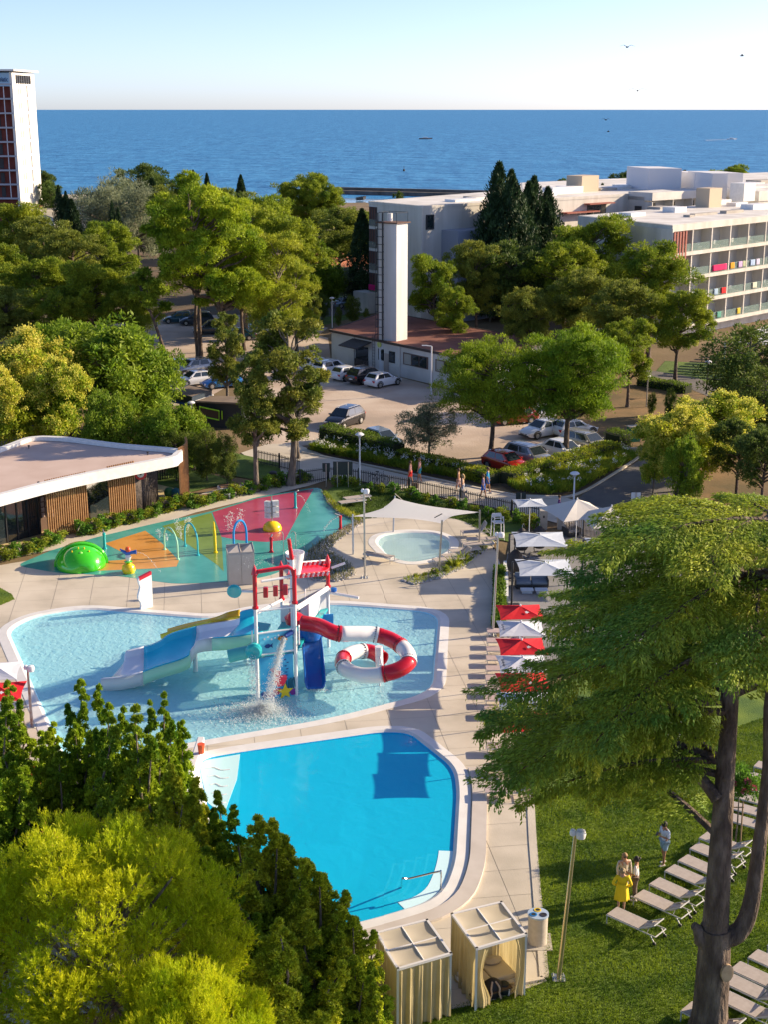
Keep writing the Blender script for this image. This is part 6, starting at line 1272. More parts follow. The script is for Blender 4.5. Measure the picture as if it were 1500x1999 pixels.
# towels: (bay, floor, u, width, colour, label)
TW = [(2, 2, 0, 3.3, (.60, .01, .12), 'wide crimson towel on a balcony rail, third floor of the right hotel wing'), (3, 2, -1.3, .9, (.70, .33, .02), 'small orange towel right of the wide crimson one'), (3, 2, .6, .9, (.55, .40, .62), 'lilac towel on the rail right of the orange towel'), (3, 2, 1.5, .6, (.45, .5, .3), 'small green towel beside the lilac one'),
      (4, 2, -.7, 1.1, (.38, .50, .70), 'pale blue striped towel on a third floor rail'), (4, 2, .6, .8, (.62, .55, .70), 'pinkish white towel right of the blue striped one'), (5, 2, 0, 1.6, (.04, .12, .45), 'dark blue towel at the right picture edge'), (2, 1, 1.3, 1.0, (.62, .015, .02), 'bright red towel on a second floor rail'), (2, 1, -.5, .8, (.35, .48, .62), 'pale blue towel left of the bright red one'),
      (4, 1, .2, 1.0, (.66, .64, .50), 'white and yellow towel on a second floor rail at the right edge'), (1, 0, 1.4, 1.1, (.03, .30, .55), 'bright blue towel on first balcony row'), (2, 0, -1.4, .7, (.6, .62, .65), 'white towel beside the bright blue one'), (2, 0, .6, .9, (.10, .32, .25), 'green towel on first balcony row'), (3, 0, 1.0, .7, (.65, .48, .05), 'yellow towel on first balcony row at the right edge')]
for bb, ff, u, w_, col, lb in TW: rail_towel(C2 + r2 * (.2 + (bb + .5) * bay + u) + Vector((0, 0, 0)), math.atan2(r2.y, r2.x), zf - .35 + ff * fh + .1, w_, col, None, lb)
def rooftop(parent, base, z, items):
    for (x, y, w_, d_, h_, m) in items:
        p = PY(x, y, 1); p = G(x, y, z); MB().box((p.x, p.y, z + h_ / 2), (w_, d_, h_), .75).obj('roof_unit', m, parent)
M_box = mat('roof unit beige', (.52, .42, .30), .8)
rooftop(hr, None, zR, [(1235, 422, 3, 2, .5, M_white), (1290, 408, 3, 2.2, .35, M_conc), (1318, 414, 2.6, 2, .7, M_white), (1346, 424, 1, 1, .3, M_conc), (1384, 404, 3, 2.2, 2.6, M_box), (1402, 398, 4, 2, .6, M_white), (1450, 392, 3, 2.4, 2.6, M_white), (1430, 416, 4, 1, .4, M_conc), (1475, 408, 4, 2, .7, M_white), (1375, 420, 5, .8, .3, M_conc), (1440, 402, 3, 1.6, .5, M_white)])
# ground floor terrace roofs with white posts
t = thing('terrace_pergola', 'white slatted pergola roofs on posts beside the right hotel wing', 'pergola')
for k in range(9): a = G(1424 + k * 9, 668 - k * 4, 3.2); b = a + r2 * .2 + Vector((9, -3.0, 0)); MB().box((a + b) / 2, ((b - a).length, .9, .1), math.atan2((b - a).y, (b - a).x)).obj('roof_slat', M_white, t)
for x, y in ((1413, 725), (1436, 735), (1470, 728)): p = G(x, y); MB().box(p + Vector((0, 0, 1.6)), (.22, .22, 3.2)).obj('post', M_white, t)
# middle hotel block and long wing
hm = thing('hotel_block', 'long pale hotel block behind the pylon with blank end wall', 'hotel building')
C1 = Vector((4.95, 182.3, 0)); r1 = Vector((.76, .65, 0)).normalized(); l1 = Vector((-.588, .809, 0)); zM = 15.0
fb = [C1, C1 + r1 * 75, C1 + r1 * 75 + l1 * 26, C1 + l1 * 12]
MB().prism(fb, 0, zM).obj('wall', M_stucco, hm); MB().prism(offset(fb, -.35), zM, zM + .04).obj('roof_membrane', M_roofw, hm)
MB().prism(offset(fb, .06), zM - .35, zM + .02, [offset(fb, -.34)]).obj('roof_rim', M_stucco, hm)
ra1 = math.atan2(r1.y, r1.x); n1 = Vector((r1.y, -r1.x, 0))
for s, z, w_, h_ in ((1.4, 12.9, 1.4, 1.9), (14.5, 13.0, 5.5, 1.7), (14.5, 9.8, 5.5, 1.7), (34, 13, 4, 1.5)):
    f = MB().box(C1 + r1 * s + n1 * .04 + Vector((0, 0, z)), (w_, .14, h_), ra1).obj('window', M_dark, hm)
    for k in range(max(1, int(w_ / 1.3))): MB().box(C1 + r1 * (s - w_ / 2 + (k + .5) * w_ / max(1, int(w_ / 1.3))) + n1 * .1 + Vector((0, 0, z)), (1.0, .05, h_ - .3), ra1).obj('pane', M_glass, f)
    if w_ > 3: MB().box(C1 + r1 * s + n1 * .6 + Vector((0, 0, z + h_ / 2 + .2)), (w_ + 1.5, 1.2, .15), ra1).obj('sun_shade', M_redp, hm)
for s, z in ((30, 12.9), (31, 9.6), (24, 9.8)): MB().box(C1 + r1 * s + n1 * .6 + Vector((0, 0, z)), (7, 1.2, .18), ra1).obj('sun_shade', M_redp, hm)
# stair tower against the right face, its blue grey is shade put into the colour
MB().prism([C1 + r1 * 3.5 + n1 * .0, C1 + r1 * 3.5 + n1 * 3.2, C1 + r1 * 10.5 + n1 * 3.2, C1 + r1 * 10.5], 0, 11.8).obj('stair_tower', mat('blue grey shade', (.30, .33, .40), .9), hm)
# end loggias on the far left side: proud boxes, the openings' shade put into their dark colour
M_curt = mat('brown curtain', (.12, .05, .035), .8)
l1a = math.atan2(l1.y, l1.x); nl1 = Vector((-l1.y, l1.x, 0)); E0 = C1 + l1 * 12
for f in range(4):
    z = 2.9 + f * 2.95; q = C1 + l1 * 11.0; b = MB().box(q + nl1 * .05 + Vector((0, 0, z + 1.3)), (1.7, .12, 2.5), l1a).obj('balcony', mat('loggia shade', (.07, .05, .045), .8), hm)
    MB().box(q + nl1 * .10 + Vector((0, 0, z + .45)), (1.7, .06, .9), l1a).obj('glass_railing', M_rail, b)
    for k in range(3): MB().box(q + l1 * (-.55 + k * .55) + nl1 * .13 + Vector((0, 0, z + 1.7)), (.22, .05, 1.6), l1a).obj('curtain', M_curt, b)
MB().box(C1 + l1 * 12.2 + nl1 * .3 + Vector((0, 0, 1.4)), (3.6, 2.0, 2.8), l1a).obj('base_storey', M_stucco, hm)
rail_towel(C1 + l1 * 11.0 + nl1 * .25, l1a + math.pi, 2.9, 1.5, (.62, .01, .16), None, 'magenta towel on the lowest balcony beside the cypress')
rooftop(hm, None, zM, [(905, 393, 5, 2, .35, M_white), (940, 390, 4, 2, .4, M_roofw), (925, 387, 2, 2, .3, M_conc), (1138, 374, 4, 3, 2.4, M_box), (1100, 378, 7, 2, 1.0, M_white), (1120, 371, 6, 2, .7, M_white), (1180, 372, 4, 2, .4, M_conc), (1230, 366, 5, 3, .5, M_white), (1275, 364, 4, 3, .8, M_white), (1060, 383, 4, 2, .5, M_white), (1205, 369, 5, 2, .4, M_white), (1345, 352, 3, 3, .3, M_conc)])
# wings stepping forward behind the right wing
hb_ = thing('hotel_rear_wing', 'rear hotel wing with stepped white roofs and top floor balconies', 'hotel building')
B0 = C1 + r1 * 41; fr1 = [B0, B0 + n1 * 4.5, B0 + n1 * 4.5 + r1 * 62, B0 + r1 * 62]
MB().prism([B0, B0 + n1 * 3.0, B0 + n1 * 3.0 + r1 * 62, B0 + r1 * 62], 0, zM - .3).obj('wall', M_stucco, hb_)
MB().prism(fr1, zM - .8, zM + .35).obj('roof', M_roofw, hb_)
MB().box(B0 + n1 * 3.75 + r1 * .1 + Vector((0, 0, 7)), (.2, 1.5, 14), ra1).obj('end_wall', M_stucco, hb_)
f = MB().box(B0 + n1 * 2 - r1 * .05 + Vector((0, 0, 12.3)), (.12, 1.2, 2.1), ra1).obj('window', M_dark, hb_)
hotel_face(hb_, B0 + n1 * 4.5 + r1 * .3, r1, n1, 4, 4.6, 2, 8.4, 3.0, 8)
B1 = B0 + r1 * 19 + n1 * 3; q1 = [B1, B1 + n1 * 6.5, B1 + n1 * 6.5 + r1 * 44, B1 + r1 * 44]
MB().prism(q1, 0, zM - .6).obj('wall', M_stucco, hb_); MB().prism(offset(q1, .15), zM - 1.4, zM + .1).obj('roof', M_roofw, hb_)
for k in range(6): MB().box(B1 + n1 * 6.6 + r1 * (3 + k * 5) + Vector((0, 0, 12)), (3.2, .1, 2.2), ra1).obj('window', M_glass, hb_)
MB().box(B1 - n1 * .0 - r1 * .06 + n1 * 2.2 + Vector((0, 0, 12)), (.1, 2.0, 2.3), ra1).obj('balcony_door', M_dark, hb_)
hs = thing('hotel_stair_block', 'white windowless stair block standing above the rear hotel roofs', 'building')
for x0, x1, y, h_ in ((1266, 1330, 372, 3.3), (1356, 1450, 372, 2.6), (1390, 1420, 376, 2.8)):
    a, b = G(x0, y, zM), G(x1, y, zM); MB().prism([a, b, b + Vector((-2, 8, 0)), a + Vector((-2, 8, 0))], zM - 1, zM + h_).obj('block', mat('pale lilac white', (.66, .66, .68), .8), hs)
hp = thing('hotel_roof_deck', 'broad white flat roof stretching behind the rear hotel wing', 'building')
qd = [G(1080, 392, 14.4), G(1500, 372, 14.4), G(1640, 362, 14.4), G(1640, 352, 14.4), G(1440, 352, 14.4), G(1240, 358, 14.4), G(1080, 372, 14.4)]
qd = [C1 + r1 * 30 + l1 * 12, C1 + r1 * 120 + l1 * 4, C1 + r1 * 135 + l1 * 40, C1 + r1 * 60 + l1 * 44]
MB().prism(qd, 0, 14.2).obj('wall', M_stucco, hp); MB().prism(offset(qd, -.3), 14.2, 14.25).obj('roof_membrane', M_roofw, hp)
rooftop(hp, None, 14.2, [(1215, 364, 6, 3, .7, M_white), (1300, 358, 7, 3, .6, M_white), (1410, 362, 5, 3, 1.4, M_box), (1460, 366, 6, 3, .8, M_white), (1490, 362, 6, 3, 1, M_conc), (1340, 362, 5, 3, .5, M_conc)])
# ================================================================= TOWER HOTEL far left
th = thing('tower_hotel', 'tall slab hotel with brick red balcony front and bright white side wall', 'hotel tower')
TC = Vector((-74.6, 290, 0)); td = Vector((1.2, 12.5, 0)).normalized(); tl = Vector((-1, .06, 0)).normalized(); TZ = 34.3; TL = 13.2
tf = [TC, TC + td * TL, TC + td * TL + tl * 40, TC + tl * 40]
M_tw = mat('bright white wall', (.74, .72, .66), .8, (.80, .78, .73), .3); M_brick = mat('brick red front', (.16, .035, .025), .9, (.22, .055, .04), .8, bump=.2)
MB().prism([TC + td * 1.4, TC + td * TL, TC + td * TL + tl * 40, TC + tl * 40 + td * 1.4], 7, TZ - 2.9).obj('wall', M_brick, th)
MB().prism([TC + tl * -.05, TC + td * TL + tl * -.05, TC + td * TL + tl * .5, TC + tl * .5], 7.3, TZ - .2).obj('side_wall', M_tw, th)
MB().prism([TC + tl * .5, TC + td * TL + tl * .5, TC + td * TL + tl * 40, TC + tl * 40], TZ - 2.9, TZ - .3).obj('crown', mat('sky blue white', (.35, .55, .70), .6), th)
MB().prism(offset(tf, .8), TZ, TZ + .35).obj('roof', M_tw, th)
for k in range(7): MB().box(TC + td * (2.4 + k * 1.3) + Vector((.12, 0, TZ - 1.5)), (.25, .8, 1.6), .0).obj('roof_window', M_dark, th)
for f in range(9):
    z = 9.4 + f * 2.8
    if f < 9: MB().box(TC + tl * 20 + td * .7 + Vector((0, 0, z)), (39.5, 1.5, .32), math.atan2(tl.y, tl.x)).obj('balcony_slab', mat('pale slab', (.45, .45, .48), .8), th)
    if f < 8:
        MB().box(TC + tl * 1.9 + td * .15 + Vector((0, 0, z + 1.45)), (.14, .14, 2.9)).obj('balcony_post', M_wmetal, th)
        MB().box(TC + td * 8.3 + Vector((.1, 0, z + 1.5)), (.14, .6, 2.3)).obj('window', mat('grey slot window', (.35, .35, .36), .4), th)
        for q in (3.2, 4.4): MB().box(TC + td * q + Vector((.09, 0, z + 1.5)), (.1, .35, 1.3)).obj('window', mat('pale slot window', (.60, .55, .48), .5), th)
        MB().box(TC + tl * 3.8 + td * 1.3 + Vector((0, 0, z + 1.3)), (.8, .1, 2.0)).obj('balcony_door', M_dark, th)
MB().prism([TC + td * 1, TC + td * 11, TC + td * 11 + tl * 38, TC + td * 1 + tl * 38], 0, 7.1).obj('base_storey', M_brick, th)
txt('name_sign', 'Adriatic', 1.35, mat('navy sign letters', (.01, .05, .16), .5), th, Matrix.Translation(TC + tl * 2.1 + Vector((0, -.08, TZ - 1.6))) @ Matrix.Rotation(math.pi / 2, 4, 'X') @ Matrix.Diagonal((.62, 1, 1, 1)), .05)
lb_ = [((20, 395), (105, 425), (140, 405), (60, 388), 7.0, 'flat roofed podium with pale wall beside the tower hotel foot'), ((95, 388), (250, 392), (250, 378), (95, 380), 5.0, 'long flat grey green roof near the shore right of the tower'), ((160, 430), (240, 425), (215, 418), (150, 420), 5.0, 'low pinkish flat roof among trees left of the big pine')]
for p1, p2, p3, p4, z, lb in lb_:
    t = thing('flat_roofed_building', lb, 'building'); P = [G(x, y, z) for x, y in (p1, p2, p3, p4)]
    MB().prism(P, 0, z - .3).obj('wall', M_wall2, t); MB().prism(offset(P, .3), z - .3, z).obj('roof', mat('tan roof', (.34, .30, .22), .9, (.40, .37, .28), .2), t)
# ================================================================= BOATS, BIRDS
M_bird = mat('gull grey', (.08, .08, .085), .8)
def gull(x, y, Y, s, label, bank=.2):
    p = PY(x, y, Y); t = thing('gull', label, 'bird', p, bank); t.scale = (s * .6,) * 3
    MB().lathe([(0, -.5), (.08, -.3), (.1, 0), (.06, .3), (0, .45)], n=8).obj('body', M_bird, t, smooth=True).rotation_euler = (math.pi / 2, 0, 0)
    for k in (-1, 1): MB().add([(0, -.12, .02), (0, .15, .02), (k * .55, .1, .28), (k * .55, -.1, .28), (k * 1.15, -.02, .12)], [(0, 2, 1), (0, 3, 2), (3, 4, 2)]).obj('wing', M_bird, t, thick=.02)
for a in ((1226, 92, 120, 1.0, 'gull high in sky, upper of the two near x centre right', .3), (1450, 109, 110, .7, 'small gull high in the sky at the far right', 1.2), (1246, 177, 110, 1.0, 'gull just above the horizon', -.2), (1184, 234, 150, .8, 'gull against the sea just under the horizon', .4), (1189, 257, 150, .6, 'lowest gull against the sea', 1.3)):
    gull(*a)
def boat(x, y, L, label, c=(.7, .7, .7), ang=0.0, cabin=True):
    p = seaP(x, y); t = thing('small_boat', label, 'boat', p, ang); w_ = L * .32
    MB().add([(-L / 2, -w_ / 2, .2), (-L / 2, w_ / 2, .2), (L * .2, w_ / 2, .25), (L / 2, 0, .5), (L * .2, -w_ / 2, .25), (-L / 2, -w_ / 2, 1.2), (-L / 2, w_ / 2, 1.2), (L * .2, w_ / 2, 1.3), (L * .55, 0, 1.7), (L * .2, -w_ / 2, 1.3)], [(0, 1, 6, 5), (1, 2, 7, 6), (2, 3, 8, 7), (3, 4, 9, 8), (4, 0, 5, 9), (5, 6, 7, 8, 9)]).obj('hull', mat('boat %s' % (c,), c, .4), t)
    if cabin: MB().box((-L * .05, 0, 1.8), (L * .35, w_ * .7, 1.1)).obj('cabin', M_white, t, bevel=.1)
boat(644, 381, 7, 'small white and red boat moored at the breakwater', (.6, .25, .22)); boat(704, 392, 3.5, 'tiny dark boat on the calm harbour water', (.03, .03, .03), .3, False)
boat(832, 272, 14, 'small dark boat far out on open sea', (.10, .08, .08)); boat(1430, 273, 10, 'white speedboat with a wake far out at right')
a = seaP(1380, 274); b = seaP(1440, 272); stuff(tag(MB().prism([a + Vector((0, -2, 0)), b + Vector((0, -1, 0)), b + Vector((0, 2, 0)), a + Vector((0, 8, 0))], None, SEA_Z + .1).obj('wake', M_white), 'white wake behind the far speedboat', 'wake'))
o = thing('buoy', 'tiny buoy mark in the near sea', 'buoy', seaP(790, 334)); MB().lathe([(.6, 0), (.5, .8), (.1, 1.2), (.08, 2.6), (0, 2.7)], n=10).obj('float', M_dark, o)
# ================================================================= VEGETATION
def leafm(nm, c, c2, scale=.5, island=.32, trans=.40, rough=.6): return mat(nm, c, rough, c2, scale, island=island, trans=trans, spec=.25, detail=3)
def unit(a): return a / np.maximum(np.linalg.norm(a, axis=-1, keepdims=True), 1e-9)
def rdir(n, rng): return unit(rng.normal(size=(n, 3)))
def leafquads(B, D, L, Wd, rng, name, m, parent, N=None, jit=.75):
    """one small pointed leaf (a quad) per base point; with N the leaf blades lie across the direction N"""
    n = len(B); D = unit(D)
    if N is None: s = unit(np.cross(D, rdir(n, rng)))
    else: N = unit(unit(N) + rdir(n, rng) * jit); D = unit(D - N * (D * N).sum(1, keepdims=True) * .8); s = unit(np.cross(N, D))
    L = np.broadcast_to(L, (n,)) * (rng.random(n) * .6 + .7); Wd = np.broadcast_to(Wd, (n,)) * (rng.random(n) * .5 + .75)
    mid = B + D * (L * .5)[:, None]; V = np.stack([B, mid + s * (Wd / 2)[:, None], B + D * L[:, None], mid - s * (Wd / 2)[:, None]], 1).reshape(-1, 3)
    return npmesh(name, V, np.arange(n * 4).reshape(-1, 4), m, parent)
def clump_pts(C, R, n, rng, low=-.55, shell=.45):
    """n points in every clump, near its shell, few underneath; returns points and outward directions"""
    k = len(C); u = rdir(k * n, rng).reshape(k, n, 3); u[..., 2] = np.where(u[..., 2] < low, -u[..., 2], u[..., 2])
    rr = 1 - shell * rng.random((k, n, 1)) ** 1.6; P = C[:, None, :] + u * R[:, None, :] * rr * (1 + .12 * rng.normal(size=(k, n, 1)))
    return P.reshape(-1, 3), u.reshape(-1, 3)
def limb(mb, a, b, r0, r1, rng, n=5, sag=.08):
    a = Vector(a); b = Vector(b); L = (b - a).length; pts = []
    for i in range(n + 1):
        t = i / n; p = a.lerp(b, t); p += Vector(rng.normal(size=3) * L * .03 * (0 < i < n)); p.z -= sag * L * math.sin(math.pi * t); pts.append(p)
    mb.tube(pts, [r0 + (r1 - r0) * i / n for i in range(n + 1)], 6, cap=False)
def trunkmesh(mb, pts, r0, r1, n=10, flare=1.5):
    P = smoothpath(pts, 4); k = len(P); mb.tube(P, [(r0 + (r1 - r0) * i / (k - 1)) * (flare if i == 0 else (1 + (flare - 1) * .3 if i == 1 else 1)) for i in range(k)], n)
def make_pine(name, seed, H, R, leaf, bark=None, base=.35, nc=36, per=600, L=.42, Wd=.10, flat=.62, cr=(.20, .32), lean=(0, 0), updir=.5, holes=True, shell=.55):
    rng = np.random.default_rng(seed); t = thing(name, '', 'tree'); mb = MB(); bark = bark or M_bark
    top = Vector((lean[0], lean[1], H * .86)); tp = [Vector((0, 0, -.1)), Vector((lean[0] * .25 + rng.normal() * .15, lean[1] * .25, H * .28)), Vector((lean[0] * .65, lean[1] * .65 + rng.normal() * .2, H * .58)), top]
    trunkmesh(mb, tp, .030 * H * .75, .05, 10)
    zc = H * (base + 1) / 2; hz = H * (1 - base) / 2
    a = rng.random(nc) * 2 * math.pi; z = np.linspace(-.92, .9, nc) + rng.normal(size=nc) * .08
    prof = np.sqrt(np.clip(1 - (np.abs(z) * .95) ** 2.2, .05, 1)); rad = prof * (rng.random(nc) ** .55) * .82
    rad[z < -.6] = np.maximum(rad[z < -.6], .35)
    C = np.stack([rad * R * np.cos(a) + lean[0] * (z * .4 + .6), rad * R * np.sin(a) + lean[1] * (z * .4 + .6), zc + z * hz * .86], 1)
    rr = R * (cr[0] + (cr[1] - cr[0]) * rng.random(nc)); Rr = np.stack([rr, rr, rr * flat], 1)
    # each clump breaks into a few sub clumps so that the outline is ragged
    sub = 9; uu = rdir(nc * sub, rng).reshape(nc, sub, 3); SC = (C[:, None, :] + uu * Rr[:, None, :] * .75).reshape(-1, 3); SR = np.repeat(Rr * .40, sub, 0) * (rng.random((nc * sub, 1)) * .5 + .75)
    P, u = clump_pts(SC, SR, max(8, per // sub), rng, shell=shell); D = u + np.array([0, 0, updir]) + rdir(len(P), rng) * .55
    for c in C:
        q = float(np.clip((c[2] - H * .3) / (H * .62) - .12, .05, .95)); s = tp[1].lerp(tp[3], q); limb(mb, s, c, .02 * H * (1 - q) * .55 + .05, .03, rng, sag=-.03)
    mb.obj('trunk', bark, t, smooth=True); leafquads(P, D, L, Wd, rng, 'crown', leaf, t, u + np.array([0, 0, .35])); return t
def make_column(name, seed, H, R, leaf, per=26000, L=.30, Wd=.09, spires=1, belly=.35, lumps=.16, base=.03):
    rng = np.random.default_rng(seed); t = thing(name, '', 'tree'); mb = MB(); Ps = []; Ds = []
    for s in range(spires):
        ox, oy = (0, 0) if spires == 1 else (rng.normal() * R * .45, rng.normal() * R * .45); h = H * (1 if s == 0 else .72 + .25 * rng.random()); r = R if spires == 1 else R * (.5 + .2 * rng.random())
        n = per // spires; z = rng.random(n) ** .8; a = rng.random(n) * 2 * math.pi
        prof = np.minimum(1, (z + .06) / belly) ** .5 * np.clip(1 - ((z - belly) / (1 - belly)).clip(0) ** 1.7, 0, 1) ** .9
        lump = 1 + lumps * np.sin(a * 4 + z * 19 + s) + lumps * np.sin(a * 7 - z * 41); q = r * prof * lump * (1 - .3 * rng.random(n) ** 2)
        Ps.append(np.stack([ox * (1 - z * .3) + q * np.cos(a), oy * (1 - z * .3) + q * np.sin(a), h * (base + (1 - base) * z)], 1)); Ds.append(np.stack([np.cos(a) * .5, np.sin(a) * .5, np.ones(n) * 1.1], 1))
        limb(mb, (ox, oy, 0), (ox * .7, oy * .7, h * .85), .12, .03, rng, sag=0)
    P = np.concatenate(Ps); D = np.concatenate(Ds) + rdir(len(P), rng) * .45; mb.obj('trunk', M_bark2, t, smooth=True); leafquads(P, D, L, Wd, rng, 'crown', leaf, t, D * np.array([1.6, 1.6, .3])); return t
def make_broad(name, seed, H, R, leaf, bloss=None, base=.2, nc=30, per=500, L=.24, Wd=.13, stems=1, cr=(.24, .36), flat=.85, bark=None):
    t = make_pine(name, seed, H, R, leaf, bark or M_bark2, base, nc, per, L, Wd, flat, cr, updir=.25, shell=.5)
    if bloss:
        rng = np.random.default_rng(seed + 1); crown = [c for c in t.children if c.name.startswith('crown')][0]; co = np.empty(len(crown.data.vertices) * 3, np.float32); crown.data.vertices.foreach_get('co', co); co = co.reshape(-1, 4, 3)[:, 2]
        c = np.array([0, 0, H * .55]); d = (co - c) / np.array([R, R, H * .45]); far = np.linalg.norm(d, axis=1); pick = co[(far > .72) & (d[:, 2] > -.45)]
        seeds = pick[rng.integers(0, len(pick), 750)]; P = (seeds[:, None, :] + rng.normal(size=(750, 22, 3)) * np.array([.13, .13, .11])).reshape(-1, 3)
        leafquads(P, rdir(len(P), rng) + np.array([0, 0, .6]), .13, .09, rng, 'blossom', bloss, t)
    return t
L_al = leafm('aleppo needles', (.12, .20, .014), (.33, .39, .028), .35, .35)
L_al2 = leafm('olive aleppo needles', (.14, .19, .028), (.30, .33, .045), .3, .35)
L_dk = leafm('dark pine needles', (0.052, 0.099, 0.020), (0.130, 0.189, 0.031), .4)
L_cy = leafm('cypress scales', (0.024, 0.054, 0.020), (0.051, 0.099, 0.031), .6, trans=.15)
L_st = leafm('stone pine needles', (.12, .215, .012), (.31, .41, .02), .5)
L_br = leafm('light green leaves', (.14, .25, .016), (.28, .37, .028), .6)
L_yb = leafm('yellow green leaves', (.18, .30, .02), (.42, .48, .03), .6)
L_bl = leafm('cream yellow blossom', (.60, .56, .05), (.74, .70, .15), 1.5, .2)
L_ol = leafm('grey olive leaves', (0.153, 0.196, 0.111), (0.289, 0.323, 0.187), .7)
L_tc = leafm('thin conifer foliage', (0.088, 0.151, 0.024), (0.265, 0.276, 0.037), .5)
L_lc = leafm('lime conifer foliage', (0.204, 0.289, 0.020), (0.408, 0.442, 0.034), .4)
L_ce = leafm('cedar needles', (.14, .29, .038), (.42, .48, .038), .35, .38, .38)
L_ju = leafm('juniper foliage', (.12, .25, .018), (.44, .54, .026), .55, .38, .25)
L_jy = leafm('golden juniper foliage', (.26, .40, .02), (.66, .66, .04), .6, .38, .28)
L_lp = leafm('lime pine needles', (.34, .44, .006), (.68, .68, .016), .45, .30, .42)
L_he = leafm('hedge leaves', (0.112, 0.204, 0.017), (0.388, 0.408, 0.034), .8, .35)
L_sh = leafm('shrub leaves', (0.076, 0.196, 0.025), (0.187, 0.340, 0.034), .9, .35)
# ---- prototypes
PA = [Proto(make_pine('aleppo_pine', 21 + k, 15, 6.2, L_al if k != 1 else L_al2, nc=40, per=1000, L=.40, Wd=.11, lean=((.8, .3), (-.9, .2), (.2, -.6))[k])) for k in range(3)]
PD = Proto(make_pine('dark_pine', 31, 12, 5, L_dk, nc=30, per=520, L=.45, Wd=.12))
PS = [Proto(make_pine('stone_pine', 41 + k, 11, (5.3, 4.5)[k], L_st, base=.30, nc=64, per=1000, L=.26, Wd=.06, flat=.8, cr=(.24, .34), updir=1.0)) for k in range(2)]
PCY = Proto(make_column('cypress', 51, 13, 1.35, L_cy, 16000, L=.32))
PCW = Proto(make_column('dark_cypress', 52, 18, 3.2, L_cy, 30000, L=.5, Wd=.14, spires=4, lumps=.34))
PBR = Proto(make_broad('light_green_tree', 61, 7, 4.2, L_br, nc=40, per=620, L=.32, Wd=.12, base=.18))
PYB = [Proto(make_broad('yellow_blossom_tree', 71 + k, 7.2, 3.4, L_yb, L_bl, nc=30, per=620)) for k in range(2)]
POL = Proto(make_broad('olive_tree', 81, 4.6, 2.9, L_ol, nc=26, per=520, L=.2, Wd=.05, base=.2))
PTC = [Proto(make_pine('thin_conifer', 91 + k, 13, 2.9, L_tc, M_bark2, base=.26, nc=34, per=760, L=.26, Wd=.10, flat=.7, cr=(.22, .36), updir=.2)) for k in range(2)]
PLC = Proto(make_pine('lime_conifer', 95, 16, 4.4, L_lc, M_bark2, base=.12, nc=46, per=560, L=.42, Wd=.08, flat=.4, cr=(.24, .38), updir=-.2))
PSH = [Proto(make_broad('leafy_shrub', 101 + k, 1.0, .62, L_sh if k else L_he, base=.05, nc=9, per=95, L=.15, Wd=.09, cr=(.35, .5))) for k in range(2)]
PRD = Proto(make_broad('dense_round_tree', 111, 8, 4.4, leafm('deep green leaves', (0.085, 0.145, 0.027), (0.196, 0.246, 0.037), .5), nc=40, per=560, L=.26, Wd=.12, base=.08))
def put(P_, x, ytop, Y, H0, label, kind_rz=None, group=None, wide=1.0, z0=0.0):
    """tree at depth Y whose crown top shows at pixel (x, ytop); H0 is the prototype's height"""
    tp = PY(x, ytop, Y); h = tp.z - z0; s = h / H0; rz = random.random() * 6.28 if kind_rz is None else kind_rz
    return P_(label, (tp.x, Y, z0), rz, (s * wide, s * wide, s), group)
gf = 'pines of the wood on the left'
for i, (x, y, Y, w, lb) in enumerate((
    (18, 392, 196, 1.0, 'aleppo pine in front of the tower hotel foot at left edge'), (85, 425, 186, 1.0, 'aleppo pine below the flat roofed podium'), (-40, 470, 165, 1.1, 'aleppo pine at the left edge of the wood, half height'),
    (60, 500, 160, 1.05, 'aleppo pine in the middle of the left wood'), (140, 452, 172, 1.0, 'aleppo pine below the long grey green roof'), (205, 430, 184, .9, 'aleppo pine with pale bare branches left of the big pine'),
    (180, 505, 150, 1.0, 'aleppo pine directly left of the big leaning pine'), (10, 560, 145, 1.1, 'lowest aleppo pine at left edge above the blossom tree'), (110, 560, 146, 1.0, 'aleppo pine above the light green trees'),
    (250, 545, 148, .95, 'aleppo pine below the big leaning pine crown'), (440, 368, 205, 1.1, 'aleppo pine behind the big leaning pine on the right'), (520, 380, 178, 1.0, 'tall aleppo pine right of the big leaning pine'),
    (565, 420, 172, .9, 'aleppo pine beside the lime conifer'), (470, 470, 160, .8, 'aleppo pine between big pine and lime conifer'))):
    put(PA[i % 3], x, y, Y, 15, lb, group=gf, wide=w)
# the big leaning pine
BP = make_pine('leaning_pine', 25, 19.0, 7.4, leafm('bright aleppo needles', (.15, .25, .012), (.42, .48, .025), .3, .35), base=.30, nc=66, per=1500, L=.38, Wd=.10, lean=(-4.6, 1.5), cr=(.15, .24))
b = G(458, 728); BP.location = b; tp = PY(350, 352, b.y); BP.scale = (1.0, 1.0, tp.z / 18.6); tag(BP, 'biggest pine with bright crown and a bare trunk leaning left over the car park', 'tree')
for k, (x, yb, yt, dx, lb) in enumerate(((338, 742, 622, -3.0, 'bent pale pine trunk left of the two straight trunks'), (392, 712, 560, .1, 'straight dark pine trunk, left of the two in the car park'), (388 - 14, 700, 560, .0, 'straight thick pine trunk with a sunlit base in the car park'))):
    b = G(x if k < 2 else 388, yb); h = zat(yt, b.y); P_ = make_pine('bare_trunk_pine', 120 + k, h + 5, 2.6, L_al, base=.62, nc=12, per=700, L=.4, Wd=.11, lean=(dx, 0)); P_.location = b; tag(P_, ('pine with ' + lb), 'tree')
put(PLC, 470, 372, 168, 16, 'lime green drooping conifer right of the big pine', wide=1.0); put(PLC, 540, 440, 150, 16, 'lime green drooping conifer with thin grey trunk above the low building', wide=.95); put(PLC, 575, 500, 156, 16, 'smaller lime conifer beside the far lawn', wide=.9)
